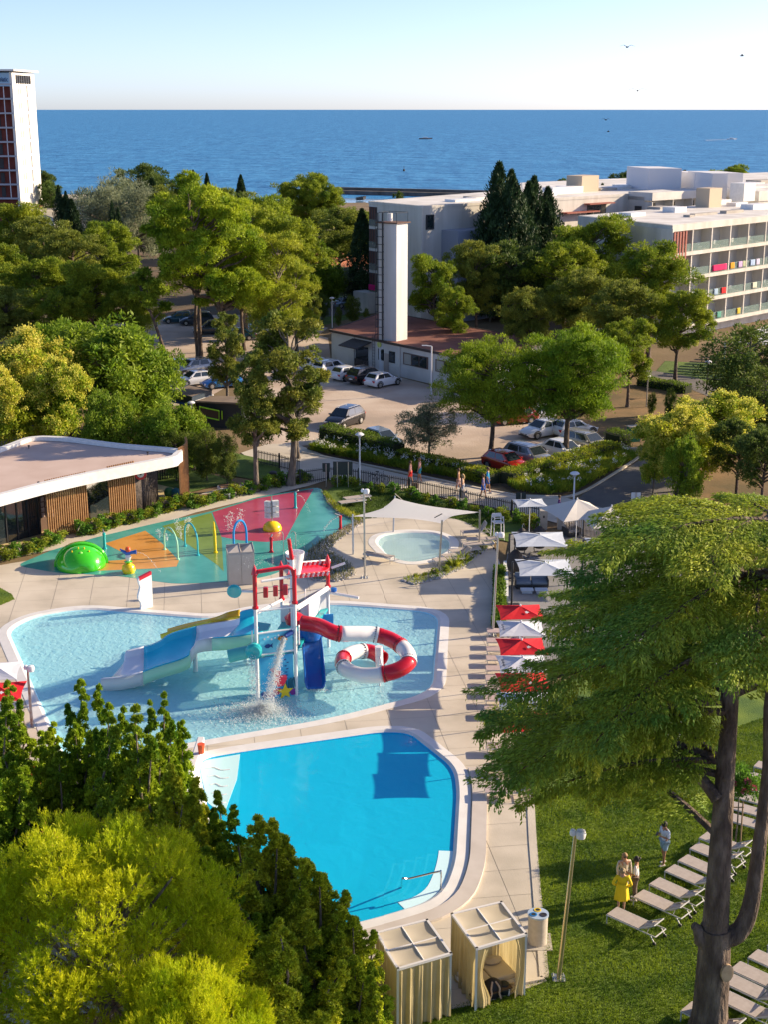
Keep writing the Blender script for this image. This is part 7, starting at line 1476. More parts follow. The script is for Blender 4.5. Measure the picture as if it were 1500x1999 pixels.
# skyline trees, left half
for P_, H0, x, y, Y, w, lb in ((PD, 12, 268, 318, 300, 1.0, 'pine standing above the skyline left of centre'), (PD, 12, 300, 338, 295, .8, 'smaller pine attached to the skyline pine on its right'), (PCY, 13, 272, 345, 270, 1.3, 'dark cypress in front of the skyline pine'), (PCY, 13, 296, 350, 268, 1.3, 'second dark cypress in front of the skyline pine'),
    (POL, 4.6, 225, 347, 262, .95, 'grey green round tree in front of the sea'), (POL, 4.6, 205, 365, 250, .9, 'lower grey green round tree near the shore'), (POL, 4.6, 262, 368, 245, .8, 'grey green round tree right of the shore roof'), (PCY, 13, 376, 334, 300, 1.0, 'left one of two small cypresses against the sea'), (PCY, 13, 403, 340, 300, .9, 'right one of two small cypresses against the sea'), (PCY, 13, 469, 343, 300, 1.1, 'single small cypress against the sea above the pine wood'),
    (PD, 12, 80, 332, 315, .7, 'dark shoreline tree touching the tower hotel'), (PD, 12, 100, 352, 300, .7, 'low shoreline tree right of the tower hotel'), (PCW, 18, 118, 364, 262, .8, 'dark conifer in front of the shore roof'), (PCY, 13, 138, 390, 240, 1.4, 'dark cypress between two flat roofs'), (PCW, 18, 222, 395, 225, .6, 'dark spreading tree beside the pinkish roof'),
    (PA[1], 15, 352, 356, 235, 1.2, 'flat topped pine just behind the big leaning pine'), (PA[0], 15, 585, 338, 265, 1.1, 'tall pine left of the harbour'), (PA[2], 15, 622, 350, 262, .8, 'slim pine right beside the tall harbour pine'), (PA[1], 15, 660, 405, 212, 1.25, 'broad pine with forked trunk in front of the tennis court'), (PA[0], 15, 695, 410, 235, 1.0, 'pine behind the forked pine'),
    (PBR, 7, 578, 545, 186, .95, 'bright yellow green tree left of the far lawn'), (PBR, 7, 630, 518, 196, 1.0, 'bright yellow green tree in front of the white car on far lawn'), (PBR, 7, 548, 505, 190, .95, 'bright green tree behind lime conifer'), (POL, 4.6, 680, 524, 198, 1.0, 'small grey olive tree on the far lawn'), (POL, 4.6, 698, 530, 200, .7, 'smaller olive tree on the far lawn beside the cypress'),
    (PCY, 13, 706, 410, 196, 1.25, 'tall dark cypress touching the hotel block balconies'), (PRD, 8, 688, 580, 180, .6, 'dark green shrub in front of the blue cars'), (PRD, 8, 630, 575, 184, .6, 'dark shrub at the near edge of the far lawn'), (PRD, 8, 660, 600, 178, .4, 'low round shrub beside the side road'), (PRD, 8, 715, 603, 178, .4, 'low bright shrub beside the hotel base'), (PTC[0], 13, 612, 560, 170, .8, 'dark conifer left of the side road')):
    put(P_, x, y, Y, H0, lb, wide=w)
# centre right group in front of the hotels
for P_, H0, x, y, Y, w, lb in ((PCW, 18, 983, 322, 184, 1.15, 'tallest dark cypress between the hotel block and its wing'), (PCW, 18, 1015, 336, 188, 1.1, 'dark cypress immediately right of the tallest one'), (PCW, 18, 1058, 348, 190, 1.15, 'third dark cypress, right of the cypress group'),
    (PA[0], 15, 855, 495, 160, .75, 'airy pine in front of the hotel block end'), (PA[1], 15, 935, 472, 163, .8, 'pine with pale bare branches below the cypresses'), (PA[2], 15, 890, 560, 152, .7, 'lower airy pine above the red brown roof'), (PD, 12, 1010, 470, 165, 1.2, 'dark pine mass below the cypresses'), (PD, 12, 1060, 480, 168, 1.2, 'dark pine right of the cypress foot'),
    (PA[0], 15, 1150, 418, 168, 1.0, 'dense pine in front of the rear hotel face'), (PA[2], 15, 1110, 470, 160, 1.0, 'dense pine left of the right hotel wing'), (PA[1], 15, 1040, 560, 145, .85, 'small yellowish pine above the left stone pine'), (PA[1], 15, 1150, 525, 148, 1.05, 'brownish pine in the middle of the right wood'),
    (PA[1], 15, 1230, 545, 142, 1.0, 'brownish pine in front of the right hotel wing corner'), (PA[2], 15, 1278, 470, 155, 1.0, 'dark pine reaching over the right hotel wing balconies'), (PA[0], 15, 1330, 560, 140, 1.0, 'pine with drooping boughs below the balconies'), (PA[2], 15, 1235, 620, 128, .9, 'lowest pine on the needle litter slope'),
    (PCW, 18, 1180, 362, 232, .8, 'dark pine before the pale face of the rear hotel'), (PD, 12, 1140, 400, 228, 1.2, 'low dark pine before the rear hotel face'),
    (PD, 12, 1245, 333, 330, 1.4, 'dark pine behind the hotel roofs, leftmost'), (PD, 12, 1275, 328, 335, 1.3, 'dark pine behind the hotel roofs beside stair block'), (PCY, 13, 1338, 334, 320, 1.6, 'small dark conifer behind the stair block'), (PD, 12, 1368, 338, 330, 1.1, 'small dark round pine on the skyline right'), (PA[0], 15, 1420, 320, 320, .9, 'spreading pine on the right skyline'), (PA[2], 15, 1450, 334, 322, .8, 'lower pine next to the spreading skyline pine'), (PD, 12, 1498, 352, 330, .8, 'dark pine at the right edge of the skyline'), (PD, 12, 1096, 348, 330, .9, 'small dark pine behind the hotel between cypress and units'), (PD, 12, 777, 372, 330, .45, 'small tree behind the hotel block roof')):
    put(P_, x, y, Y, H0, lb, wide=w)
for k, (x, yb, yt, lb) in enumerate(((958, 893, 668, 'stone pine with round bright green crown, left one of the pair by the car park'), (1106, 898, 640, 'stone pine with round bright green crown, right one of the pair by the car park'))):
    b = G(x, yb); h = zat(yt, b.y); PS[k](lb, b, random.random() * 6, (h / 11.0 * 1.10, h / 11.0 * 1.10, h / 11.0))
ol = G(838, 893); POL('round grey olive tree behind the flower hedge', ol, 1.0, zat(788, ol.y) / 4.6 * 1.0)
for P_, H0, x, y, Y, w, lb in ((PYB[0], 7.2, 1335, 800, 98, 1.25, 'yellow blossom tree at the road bend, left one'), (PYB[1], 7.2, 1400, 768, 104, 1.3, 'yellow blossom tree behind the road bend, right one'), (PBR, 7, 1345, 862, 93, .5, 'small light green tree beneath yellow blossoms'), (PYB[1], 7.2, 1282, 850, 97, .6, 'small blossom tree nearest the road'), (PRD, 8, 1470, 640, 122, 1.1, 'large dense round tree at the right edge'), (PRD, 8, 1500, 720, 112, 1.0, 'lower dense round tree at right edge'), (PD, 12, 1450, 815, 96, 1.0, 'dark pine at the right edge behind the cedar'), (PD, 12, 1500, 835, 92, 1.0, 'dark pine cut by the right edge behind the cedar'), (PRD, 8, 1310, 760, 122, .4, 'round shrub on needle litter by the garden path'), (PRD, 8, 1275, 768, 124, .4, 'low shrub left of the garden path shrub'),
    (PYB[0], 7.2, 40, 652, 112, 1.05, 'yellow blossom tree behind the cafe at left edge, tall one'), (PYB[1], 7.2, 5, 720, 106, .9, 'yellow blossom tree at the left edge, lower one'), (PYB[1], 7.2, 98, 705, 108, .85, 'yellow blossom tree right of the tall one'), (PBR, 7, 215, 640, 116, 1.15, 'large light green tree behind the cafe'), (PBR, 7, 110, 636, 128, 1.0, 'light green tree behind the blossom tree'), (PBR, 7, 275, 680, 118, .8, 'light green tree reaching right to the kiosk'), (PBR, 7, 200, 772, 103, .7, 'small light green tree directly behind cafe roof'), (PBR, 7, 335, 796, 103, .9, 'low yellow green tree in front of the kiosk'), (PBR, 7, 375, 806, 104, .6, 'low yellow green tree right in front of the kiosk'), (PRD, 8, 340, 838, 101, .8, 'dark green shrub behind the cafe corner'), (PRD, 8, 400, 842, 101, .6, 'dark green shrub behind the cafe lawn'), (PRD, 8, 440, 850, 100, .5, 'small dark shrub behind the cafe lawn on the right')):
    put(P_, x, y, Y, H0, lb, wide=w)
for k, (x, yb, yt, w, lb) in enumerate(((500, 960, 672, .9, 'tall thin conifer with bare grey trunk, left one of the pair by the promenade'), (566, 948, 600, 1.0, 'tall thin conifer with bare grey trunk, right one of the pair by the promenade'))):
    b = G(x, yb); h = zat(yt, b.y); PTC[k](lb, b, 2.0 + k, (h / 13 * w, h / 13 * w, h / 13))
b = G(520, 700); PTC[0]('dark conifer filling the gap behind the thin pair', (b.x - .8, 122, 0), 4.0, (.62, .62, .78)); b = G(600, 880); PTC[1]('low dark conifer right of the thin trunk pair', (-6.9, 108, 0), 1.0, (.5, .5, .45))
# shrubs: hedge row between pad and promenade (each plant its own), garden shrubs
sh = [(14, 1094), (30, 1088), (48, 1082), (66, 1077), (84, 1071), (100, 1066), (116, 1058), (160, 1046), (178, 1042), (196, 1036), (214, 1030), (232, 1026), (250, 1022), (268, 1018), (286, 1013), (304, 1008), (322, 1000), (340, 996), (356, 990), (374, 992), (392, 990), (410, 984), (428, 978), (446, 974), (464, 968), (482, 964), (500, 959), (518, 956), (536, 952), (552, 948), (580, 944), (592, 940)]
for i, (x, y) in enumerate(sh):
    p = G(x, y); PSH[i % 2]('leafy green shrub of the row between splash pad and promenade', p, random.random() * 6, (.95 + random.random() * .3, .95 + random.random() * .3, .65 + random.random() * .35), 'shrubs in the row between splash pad and promenade')
for i, (x, y) in enumerate(((655, 950), (672, 948), (692, 952), (722, 958), (742, 962), (770, 966), (800, 972), (812, 976), (832, 980), (850, 986), (880, 992), (905, 998), (930, 1003), (955, 1010), (985, 1018), (1010, 1022), (1035, 1028), (1052, 1032))):
    PSH[i % 2]('leafy shrub planted along the picket fence of the garden lawn', G(x, y), random.random() * 6, .6 + random.random() * .35, 'shrubs along the picket fence')
for x, y, lb in ((889, 1108, 'spiky green plant on the gravel bed, left one'), (905, 1100, 'spiky green plant on the gravel bed, right one')):
    t = thing('spiky_plant', lb, 'plant', G(x, y)); rng = np.random.default_rng(x); n = 60; a = rng.random(n) * 6.28; D = np.stack([np.cos(a), np.sin(a), rng.random(n) * 1.6 + .4], 1); leafquads(np.zeros((n, 3)) + rng.normal(size=(n, 3)) * .04, D, .8, .08, rng, 'leaves', L_he, t)
for i, (x, y, s) in enumerate(((870, 1118, .45), (848, 1124, .45), (830, 1128, .3), (814, 1130, .3))): PSH[0]('small round green cushion plant on the pebbles, number', G(x, y), i, s)['label'] = ['largest cushion plant on the pebbles beside spiky plants', 'second cushion plant on the pebbles', 'third small cushion plant on the pebbles', 'smallest cushion plant at the left end of the pebbles'][i]
def hedge(label, pts, w, h, leaf, per=520, L=.14, Wd=.08, name='clipped_hedge'):
    P = [G(x, y) for x, y in pts]; o = P[0]; t = thing(name, label, 'hedge', o); rng = np.random.default_rng(int(abs(o.x) * 10)); B = []; D = []; core = MB()
    for a, b in zip(P, P[1:]):
        Ls = (b - a).length; n = int(per * Ls); u = rng.random(n); d = (b - a).normalized(); s = np.array([-d.y, d.x, 0]); c = np.array(a - o) + u[:, None] * np.array(b - a)
        fc = rng.random(n); side = np.where(fc < .5, 0, np.where(fc < .78, -1, 1)); v = (rng.random(n) - .5) * 2; hh = h * (1 + .07 * np.sin(u * Ls * 2.1) + .05 * rng.normal(size=n)); off = np.where(side == 0, v, side * (1 + .06 * rng.normal(size=n))) * w / 2; z = np.where(side == 0, hh, rng.random(n) * hh)
        B.append(c + s * off[:, None] + np.stack([0 * z, 0 * z, z], 1)); D.append(s * (side + v * .3)[:, None] + np.array([0, 0, .7]) + rdir(n, rng) * .8)
        core.box((a + b) / 2 - o + Vector((0, 0, h * .46)), (Ls, w * .86, h * .88), math.atan2(d.y, d.x))
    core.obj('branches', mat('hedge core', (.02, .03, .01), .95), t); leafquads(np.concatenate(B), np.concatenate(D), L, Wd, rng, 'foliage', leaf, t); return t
L_hd = leafm('dark hedge leaves', (0.060, 0.136, 0.014), (0.170, 0.255, 0.024), .6, .35)
hedge('clipped dark green hedge beside the silver blue hatchback', [(634, 860), (700, 876), (780, 896)], 1.5, 1.3, L_hd)
hedge('sunlit clipped hedge in front of the red hatchback', [(780, 900), (870, 920), (966, 946)], 1.3, .9, L_he, 560)
hedge('sunlit clipped hedge along the row of parked cars', [(990, 946), (1044, 930), (1124, 907), (1198, 884)], 1.5, .95, L_he, 560)
hedge('dark round hedge end beside the green utility cabinet', [(1196, 876), (1218, 872)], 1.9, 1.3, L_hd, 700)
hedge('low clipped hedge along the garden path on the right', [(1250, 752), (1300, 760), (1345, 768)], 1.2, .8, L_hd, 240, .2, .1)
hedge('low shrubs strip along the white kerb wall right of deck', [(976, 1120), (977, 1180), (974, 1232)], .55, .5, L_hd, 500)
# flowering ground cover in the beds
def cover(name, poly, n, leaf, L, Wd, h, label, flowers=0, seed=5):
    rng = np.random.default_rng(seed); xs = [p[0] for p in poly]; ys = [p[1] for p in poly]; P = []
    while len(P) < n:
        x = rng.uniform(min(xs), max(xs)); y = rng.uniform(min(ys), max(ys))
        if inside((x, y), poly): P.append((x, y, rng.random() * h))
    P = np.array(P); o = leafquads(P, rdir(n, rng) * .6 + np.array([0, 0, 1]), L, Wd, rng, name, leaf, None); stuff(tag(o, label))
    if flowers:
        Q = P[rng.integers(0, n, flowers)]; Q[:, 2] = h + .25 + rng.random(flowers) * .25; R_q = (Q[:, None, :] + rng.normal(size=(flowers, 14, 3)) * .09).reshape(-1, 3); f = leafquads(R_q, rdir(len(R_q), rng), .10, .09, rng, 'white_flowers', mat('white petals', (.75, .75, .70), .8, trans=.3), None); stuff(tag(f, 'white flower heads standing above ' + label))
    return o
B1 = px([(602, 880), (640, 868), (700, 882), (790, 905), (960, 944), (940, 944), (800, 920), (700, 900), (640, 888)]); B2 = px([(992, 950), (1040, 936), (1130, 910), (1215, 884), (1244, 896), (1200, 920), (1128, 960), (1070, 968), (1010, 960)])
cover('bed_foliage', B1, 22000, L_he, .32, .05, .45, 'strappy green foliage of the long flower bed', 60); cover('bed_foliage', B2, 24000, L_he, .32, .05, .45, 'strappy green foliage of the right flower bed', 36, 6)
GR = px([(622, 1062), (690, 1022), (700, 1016), (712, 1020), (660, 1058), (640, 1078), (690, 1110), (692, 1126), (660, 1138), (610, 1136), (590, 1118), (600, 1080)]); GR2 = px([(786, 1136), (800, 1128), (850, 1120), (900, 1102), (925, 1078), (960, 1052), (966, 1062), (930, 1092), (905, 1112), (860, 1132), (810, 1144)]); GR3 = px([(628, 962), (638, 968), (660, 992), (704, 1014), (700, 1022), (660, 1004), (640, 985)])
M_peb = mat('grey white pebbles', (.30, .28, .27), .9, (.60, .57, .55), 9, bump=.9, bscale=30, detail=3)
for g_, nm in ((GR, 'left'), (GR2, 'right'), (GR3, 'upper')): struct(MB().prism(g_, None, .078).obj('pebble_bed', M_peb))
def pebbles(poly, n, seed, lb):
    rng = np.random.default_rng(seed); xs = [p[0] for p in poly]; ys = [p[1] for p in poly]; P = []
    while len(P) < n:
        x = rng.uniform(min(xs), max(xs)); y = rng.uniform(min(ys), max(ys))
        if inside((x, y), poly): P.append((x, y, .09))
    P = np.array(P); n = len(P); s = (rng.random(n) * .07 + .04)[:, None, None]; base = np.array([[1, 0, 0], [0, 1, 0], [-1, 0, 0], [0, -1, 0], [0, 0, .8]])[None]
    V = (P[:, None, :] + base * s).reshape(-1, 3); F_ = (np.arange(n)[:, None, None] * 5 + np.array([[0, 1, 4], [1, 2, 4], [2, 3, 4], [3, 0, 4]])[None]).reshape(-1, 3); stuff(tag(npmesh('pebbles', V, F_, mat('pale pebbles', (.45, .43, .42), .8, island=.4)), lb))
pebbles(GR, 2600, 3, 'pale pebbles in the bed behind the water play tower'); pebbles(GR2, 2200, 4, 'pale pebbles in the bed right of the toddler pool'); pebbles(GR3, 700, 5, 'pale pebbles along the edge of splash pad')
cover('bed_grasses', GR, 2600, leafm('dry grasses', (0.120, 0.150, 0.030), (0.300, 0.260, 0.090), 1.5), .3, .03, .12, 'sparse dry grasses on the left pebble bed', seed=8); cover('bed_grasses', GR2, 1100, L_he, .28, .03, .1, 'sparse grasses on the right pebble bed', seed=9); cover('bed_grasses', GR3, 900, L_he, .35, .04, .1, 'grasses along the splash pad edge', seed=10)
# turf blades on the near lawn
def turf(poly, n, seed, lb, L=.085):
    rng = np.random.default_rng(seed); xs = [p[0] for p in poly]; ys = [p[1] for p in poly]; P = np.stack([rng.uniform(min(xs), max(xs), n * 2), rng.uniform(min(ys), max(ys), n * 2)], 1); P = np.array([p for p in P if inside(p, poly)][:n]); P = np.concatenate([P, np.full((len(P), 1), .052)], 1)
    stuff(tag(leafquads(P, rdir(len(P), rng) * .75 + np.array([0, 0, 1.0]), L, .022, rng, 'turf_blades', leafm('turf blades', (0.070, 0.141, 0.006), (0.240, 0.320, 0.015), .8, .35, .35), None), lb))
turf(px([(1050, 1560), (1500, 1400), (1560, 1999), (1560, 2080), (700, 2080), (860, 1976), (1068, 1916), (1052, 1700)]), 170000, 12, 'short grass blades of the near pool lawn')
cover('lawn_blades', px([(655, 965), (720, 950), (860, 985), (1000, 1010), (960, 1050), (900, 1016), (800, 1006), (700, 1016)]), 16000, leafm('garden turf', (0.037, 0.088, 0.013), (0.100, 0.163, 0.025), .5), .14, .04, .03, 'grass blades of the garden lawn behind the shade sail', seed=13)
island = px([(-60, 1140), (0, 1150), (22, 1162), (28, 1172), (0, 1184), (-60, 1200)]); struct(MB().prism(island, None, .082).obj('grass_island', M_lawn)); cover('island_blades', island, 5000, leafm('turf blades', (0.070, 0.141, 0.006), (0.240, 0.320, 0.015)), .1, .03, .03, 'grass blades of the small round lawn at left', seed=14)
# ---------------------------------------------------------------- the big cedar
def make_cedar():
    rng = np.random.default_rng(77); b = G(1384, 2010); t = thing('cedar_tree', 'huge cedar with layered drooping green boughs and a forked bare trunk on the lawn', 'tree', b); mb = MB()
    fork = PY(1398, 1810, b.y) - b; r_el = PY(1462, 1815, b.y) - b
    trunkmesh(mb, [Vector((0, 0, -.1)), fork * .5 + Vector((.02, 0, 0)), fork], .56, .46, 14, 1.25)
    mainp = [fork - Vector((0, 0, .3)), PY(1405, 1700, b.y) - b, PY(1418, 1500, b.y + .3) - b, PY(1432, 1300, b.y + .8) - b, PY(1440, 1080, b.y + 1.2) - b, Vector((1.5, 1.6, 16.2))]
    mp2 = smoothpath(mainp, 5); mb.tube(mp2, [.36 * (1 - i / len(mp2)) + .05 for i in range(len(mp2))], 12)
    sec = [fork - Vector((0, 0, .35)), PY(1440, 1822, b.y) - b, PY(1466, 1770, b.y) - b, PY(1484, 1650, b.y) - b, PY(1500, 1500, b.y) - b, PY(1515, 1320, b.y) - b, Vector((3.2, .5, 11.8))]; s2 = smoothpath(sec, 5)
    mb.tube(s2, [.30 * (1 - i / len(s2)) + .05 for i in range(len(s2))], 10)
    st = PY(1362, 1815, b.y) - b; mb.tube([fork + Vector((-.1, -.1, -.7)), st + Vector((.1, -.1, -.3)), st + Vector((0, -.1, .1)), st + Vector((-.14, -.1, .22))], [.24, .20, .16, .12], 10)
    mb.tube(smoothpath([PY(1402, 1560, b.y) - b, PY(1375, 1525, b.y + .3) - b, PY(1335, 1485, b.y + 1.0) - b, PY(1305, 1445, b.y + 1.8) - b], 4), [.20 - .008 * i for i in range(13)], 8)
    c = MB(); q = PY(1405, 1880, b.y) - b + Vector((.12, -.50, 0)); c.M = Matrix.Translation(q) @ Matrix.Rotation(.25, 4, 'Z') @ Matrix.Rotation(math.pi / 2, 4, 'X'); c.lathe([(.24, -.06), (.25, .04), (.17, .05), (0, .045)], n=14, sx=.8, sy=1.2)
    Bs = []; Ds = []; Ns = []
    def pj(p):
        w = p + b; d = w.y * CP + (CH - w.z) * SP; return 750 + F * w.x / d, 999.5 + F * ((CH - w.z) * CP - w.y * SP) / d
    tiers = ((5.2, 8.0, 5), (6.6, 8.4, 8), (8.5, 8.2, 10), (10.4, 7.7, 11), (12.3, 7.2, 11), (14.1, 6.6, 12), (15.7, 5.2, 11))
    for ti, (h0, L0, cnt) in enumerate(tiers):
        for k in range(cnt):
            az = ti * .8 + (k + .35 * rng.normal()) * 2 * math.pi / cnt; h = h0 + rng.normal() * .14
            if ti == 0: az = math.pi * (.80 + .40 * k / (cnt - 1))
            d = Vector((math.cos(az), math.sin(az), 0)); ax = mp2[min(len(mp2) - 1, int(h / 18 * (len(mp2) - 1)) + 2)]; o = Vector((ax.x, ax.y, h)); Lb = L0 * (.82 + .30 * rng.random())
            while Lb > 1.5:
                x_, y_ = pj(o + d * Lb + Vector((0, 0, -.10 * Lb - .5))); x2, y2 = pj(o + d * Lb * .6 + Vector((0, 0, -.6)))
                lim = 1590 if x_ < 1320 else 1370; lim2 = 1600 if x2 < 1300 else 1390
                if x_ > (965 if y_ > 1350 else 1105 - max(0, 1110 - y_) * .3) and y_ < lim and y2 < lim2 and pj(o + d * Lb)[1] > 950 + max(0, 1180 - x_) * .3: break
                Lb -= .4
            if Lb <= 1.5: continue
            n = 14; pts = []
            for i in range(n + 1):
                q = i / n; pts.append(o + d * (Lb * q) + Vector((0, 0, Lb * (.14 * q - .24 * q * q))) + Vector((-d.y, d.x, 0)) * math.sin(q * 3 + k) * .3)
            mb.tube(pts, [.13 * (1 - i / n) * (Lb / 8) + .015 for i in range(n + 1)], 5, cap=False)
            ntw = int(Lb * 6.2)
            for j in range(ntw):
                q0 = .12 + .88 * (j + rng.random()) / ntw; i = min(n - 1, int(q0 * n)); p = np.array(pts[i].lerp(pts[i + 1], q0 * n - i)); sg = -1 if j % 2 else 1; sa = az + sg * (1.05 - .45 * q0) + rng.normal() * .16
                Lt = 1.9 * (1.05 - (q0 - .45) ** 2 * 1.5) * (.55 + .55 * rng.random()) * min(1, Lb / 5); dt = np.array([math.cos(sa), math.sin(sa), 0]); m = max(12, int(Lt * 165)); q = rng.random(m) ** .75
                side = np.array([-dt[1], dt[0], 0]); w = (rng.random(m) - .5) * .80 * (1.2 - q); c0 = p + np.outer(q * Lt, dt) + np.outer(w, side); dz = .10 - .15 * Lt * q ** 2 - np.abs(w) * .26; c0[:, 2] += dz + rng.normal(size=m) * .035
                sl = np.stack([dt[0] * .45 * q, dt[1] * .45 * q, np.ones(m)], 1) + side * np.sign(w)[:, None] * .45
                Bs.append(c0); Ds.append(dt * .9 + side * np.sign(w)[:, None] * .6 + np.stack([np.zeros(m), np.zeros(m), -.10 - .30 * q], 1) + rdir(m, rng) * .35); Ns.append(sl)
                mt = max(2, int(Lt * 7)); qt = rng.random(mt); e = p + np.outer((.45 + .55 * qt) * Lt, dt) + np.outer((rng.random(mt) - .5) * .5, side); e[:, 2] -= .15 * Lt * qt ** 2
                for z in range(3): Bs.append(e - np.array([0, 0, .10 * z])); Ds.append(np.tile([0, 0, -1.], (mt, 1)) + rdir(mt, rng) * .25 + dt * .2); Ns.append(np.tile(dt + side * .3, (mt, 1)))
    mb.obj('trunk', M_bark, t, smooth=True); c.obj('cut_branch_scar', mat('cut wood', (.40, .27, .16), .9, (.5, .36, .22), 5), t, smooth=True)
    B = np.concatenate(Bs); D = np.concatenate(Ds); leafquads(B, D, .135, .044, rng, 'crown', L_ce, t, np.concatenate(Ns), .55); print('cedar', len(B))
make_cedar()
# ---------------------------------------------------------------- young staked tree with pink blossom
b = G(1436, 1652); t = thing('young_blossom_tree', 'young staked tree with pink blossoms between the cedar stems', 'tree', b); rng = np.random.default_rng(4)
MB().tube([(0, 0, 0), (.03, 0, 1.0), (0, 0, 2.3)], [.035, .03, .02], 6).obj('trunk', M_bark2, t)
for x in (-.22, .2): MB().tube([(x, 0, 0), (x * .9, 0, 1.9)], .03, 6).obj('stake', mat('stake timber', (.30, .20, .11), .8), t)
MB().tube([(-.42, 0, 1.65), (.22, 0, 1.65)], .025, 5).obj('tie_bar', mat('stake timber', (.3, .2, .11)), t)
P, u = clump_pts(np.array([[0, 0, 2.5], [.4, .1, 2.3], [-.4, 0, 2.4], [0, .3, 2.8], [.5, -.2, 2.6]]), np.full((5, 3), .42), 500, rng); leafquads(P, u + np.array([0, 0, -.3]), .14, .06, rng, 'crown', L_sh, t)
P, u = clump_pts(np.array([[-.3, -.2, 2.75], [.2, -.3, 2.85], [.45, -.3, 2.6], [.1, -.4, 2.5]]), np.full((4, 3), .10), 60, rng); leafquads(P, u, .07, .06, rng, 'blossom', mat('pink petals', (.65, .12, .20), .7, trans=.3), t)
# ---------------------------------------------------------------- foreground conifers
def make_juniper(name, seed, H, R, leaf, spires=9, n=60000, L=.13, Wd=.055, label=''):
    """many upright plumes of different height rising from one crown"""
    rng = np.random.default_rng(seed); t = thing(name, label, 'tree'); mb = MB(); C = []; Rr = []
    for s in range(spires):
        a = rng.random() * 6.28; q = R * .78 * (rng.random() ** .6) * (s > 0); hx = H * (1 - .42 * (q / R) ** 1.3) * (1 - .10 * rng.random() * (s > 0)); ox, oy = q * math.cos(a), q * math.sin(a); lean = Vector((math.cos(a), math.sin(a), 0)) * (.12 * q)
        limb(mb, (ox * .25, oy * .25, 0), (ox + lean.x, oy + lean.y, hx * .95), .14, .02, rng, sag=0)
        m = int(18 + hx * 3.2)
        for j in range(m):
            f = (j + rng.random()) / m; z = hx * (.12 + .88 * f); w = (R * .46 * (1 - f ** 2.2) ** .9 + .06) * (.75 + .45 * rng.random()); aa = rng.random() * 6.28; r2_ = w * .75 * rng.random() ** .5
            C.append((ox * (.4 + .6 * f) + lean.x * f + r2_ * math.cos(aa), oy * (.4 + .6 * f) + lean.y * f + r2_ * math.sin(aa), z)); e = (.15 + .38 * w) * (.75 + .5 * rng.random()) * (1 - .35 * f); Rr.append((e * .72, e * .72, e * .95))
    C = np.array(C); Rr = np.array(Rr); sub = 6; k = len(C); uu = rdir(k * sub, rng).reshape(k, sub, 3); uu[..., 2] = np.abs(uu[..., 2]) * .8; SC = (C[:, None] + uu * Rr[:, None] * .8).reshape(-1, 3); SR = np.repeat(Rr, sub, 0) * (.22 + .24 * rng.random((k * sub, 1))) * np.array([.85, .85, 1.25])
    P, u = clump_pts(SC, SR, max(6, n // (k * sub)), rng, shell=.6); D = u * .8 + np.array([0, 0, .75]) + rdir(len(P), rng) * .5
    mb.obj('trunk', M_bark2, t, smooth=True); leafquads(P, D, L, Wd, rng, 'crown', leaf, t, u + np.array([0, 0, .3])); return t
PJ = [Proto(make_juniper('juniper_tree', 201, 9, 3.0, L_ju, 8, 150000)), Proto(make_juniper('juniper_tree', 202, 8, 2.9, L_jy, 9, 150000))]
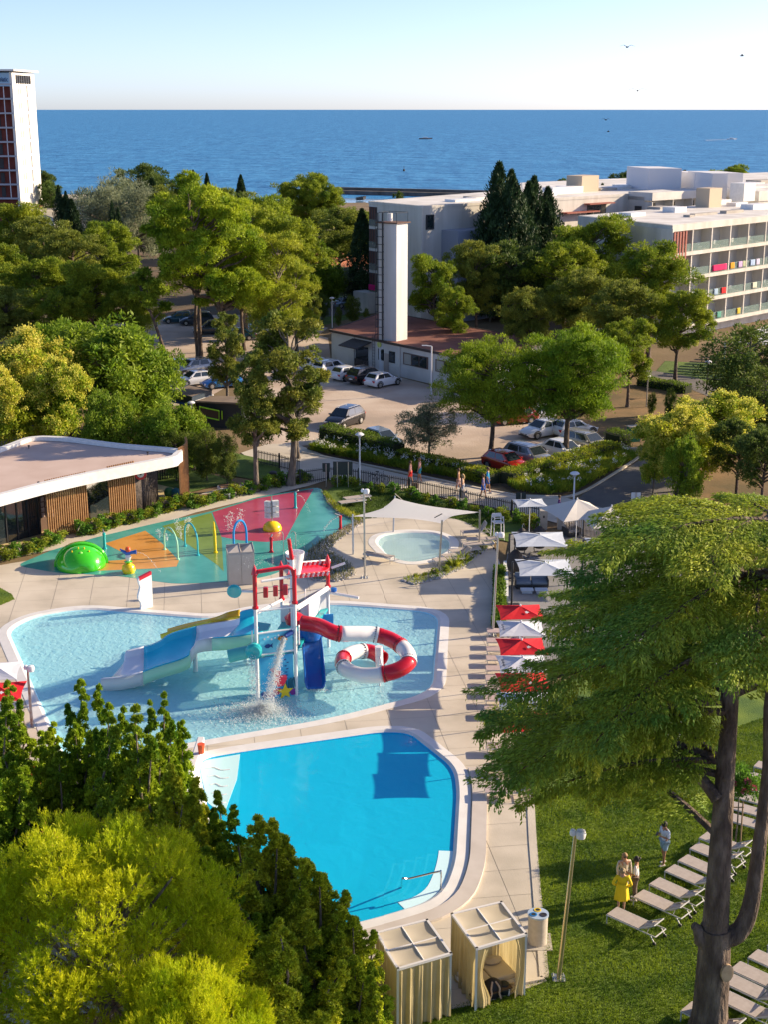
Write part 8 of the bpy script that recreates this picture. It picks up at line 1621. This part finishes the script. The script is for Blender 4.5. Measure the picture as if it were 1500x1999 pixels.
for x, y, Y, k, w, lb in ((158, 1326, 43.5, 0, .85, 'dark foreground conifer with tallest pointed top left of centre'), (212, 1372, 42, 0, .8, 'foreground conifer just right of the tallest pointed one'), (318, 1352, 43, 0, .72, 'foreground conifer leaning up to the right over the shallow pool'), (262, 1378, 40, 0, .95, 'foreground conifer in the middle of the dark group'), (95, 1430, 42, 0, .9, 'foreground conifer left of the tallest pointed one'), (14, 1330, 44, 0, .85, 'foreground conifer at the left picture edge'), (-25, 1440, 40, 0, 1.0, 'lower foreground conifer at left picture edge'), (330, 1500, 38, 1, .95, 'golden green conifer below the dark group'),
    (425, 1545, 37.5, 0, .9, 'small dark conifer touching the ledge of the deep pool'), (500, 1600, 36, 1, 1.15, 'golden green conifer over the deep pool, left one'), (590, 1685, 35, 1, 1.15, 'golden green conifer over the deep pool, middle one'), (662, 1775, 34.5, 1, 1.15, 'golden green conifer over the deep pool nearest the cabanas'), (545, 1800, 32, 1, 1.1, 'wide golden green conifer at the bottom edge left of the cabanas'), (430, 1700, 34, 0, 1.0, 'dark conifer filling the gap right of the lime pine'), (690, 1870, 33, 1, 1.05, 'golden green conifer at the bottom edge touching the left cabana')):
    put(PJ[k], x, y, Y, 9 if k == 0 else 8, lb, wide=w)
def make_limepine(label):
    rng = np.random.default_rng(301); t = thing('lime_pine', label, 'tree'); mb = MB(); R = 4.5; H = 11.0; zc = 7.6; nc = 215
    trunkmesh(mb, [Vector((0, 0, 0)), Vector((.2, 0, 3.5)), Vector((0, .1, 8))], .32, .08)
    u = rdir(nc, rng); u[:, 2] = np.abs(u[:, 2]) * 1.0 - .32; u = unit(u); q = .72 + .30 * rng.random((nc, 1)); C = np.array([0, 0, zc]) + u * q * np.array([R, R, 3.6]); r = .38 + .34 * rng.random(nc)
    for c in C[::3]: limb(mb, (0, 0, min(7.5, c[2] * .75)), c, .09, .03, rng, sag=-.03)
    # shoots: upright candles all over every clump, each with needles spread along it
    ns = 80; P, d = clump_pts(C, np.stack([r, r, r * .8], 1), ns, rng, low=-.3, shell=.35); ax = unit(d * 1.1 + np.array([0, 0, .8]) + rdir(len(P), rng) * .25); m = 15; f = np.linspace(0, 1, m)[None, :, None]
    Ls = (.20 + .10 * rng.random(len(P)))[:, None, None]; B = P[:, None, :] + ax[:, None, :] * f * Ls; sd = rdir(len(P) * m, rng).reshape(-1, m, 3); D = ax[:, None, :] * .95 + sd * .75
    mb.obj('trunk', M_bark2, t, smooth=True); leafquads(B.reshape(-1, 3), D.reshape(-1, 3), .14, .024, rng, 'crown', L_lp, t)
    k = rng.random(len(P)) < .10; leafquads(P[k] + ax[k] * .2, ax[k], .09, .03, rng, 'young_candles', leafm('orange young shoots', (0.450, 0.260, 0.050), (0.550, 0.360, 0.080), 1.0), t); return t
LPp = Proto(make_limepine('bright lime green pine filling the bottom left corner'))
LPp('bright lime green pine filling the bottom left corner', (-7.1, 30, 0), 0, (.78, .78, .87)); LPp('second bright lime green pine, smaller, right beside the corner pine at the bottom edge', (-4.4, 26.3, 0), 2.4, (.46, .46, .76))
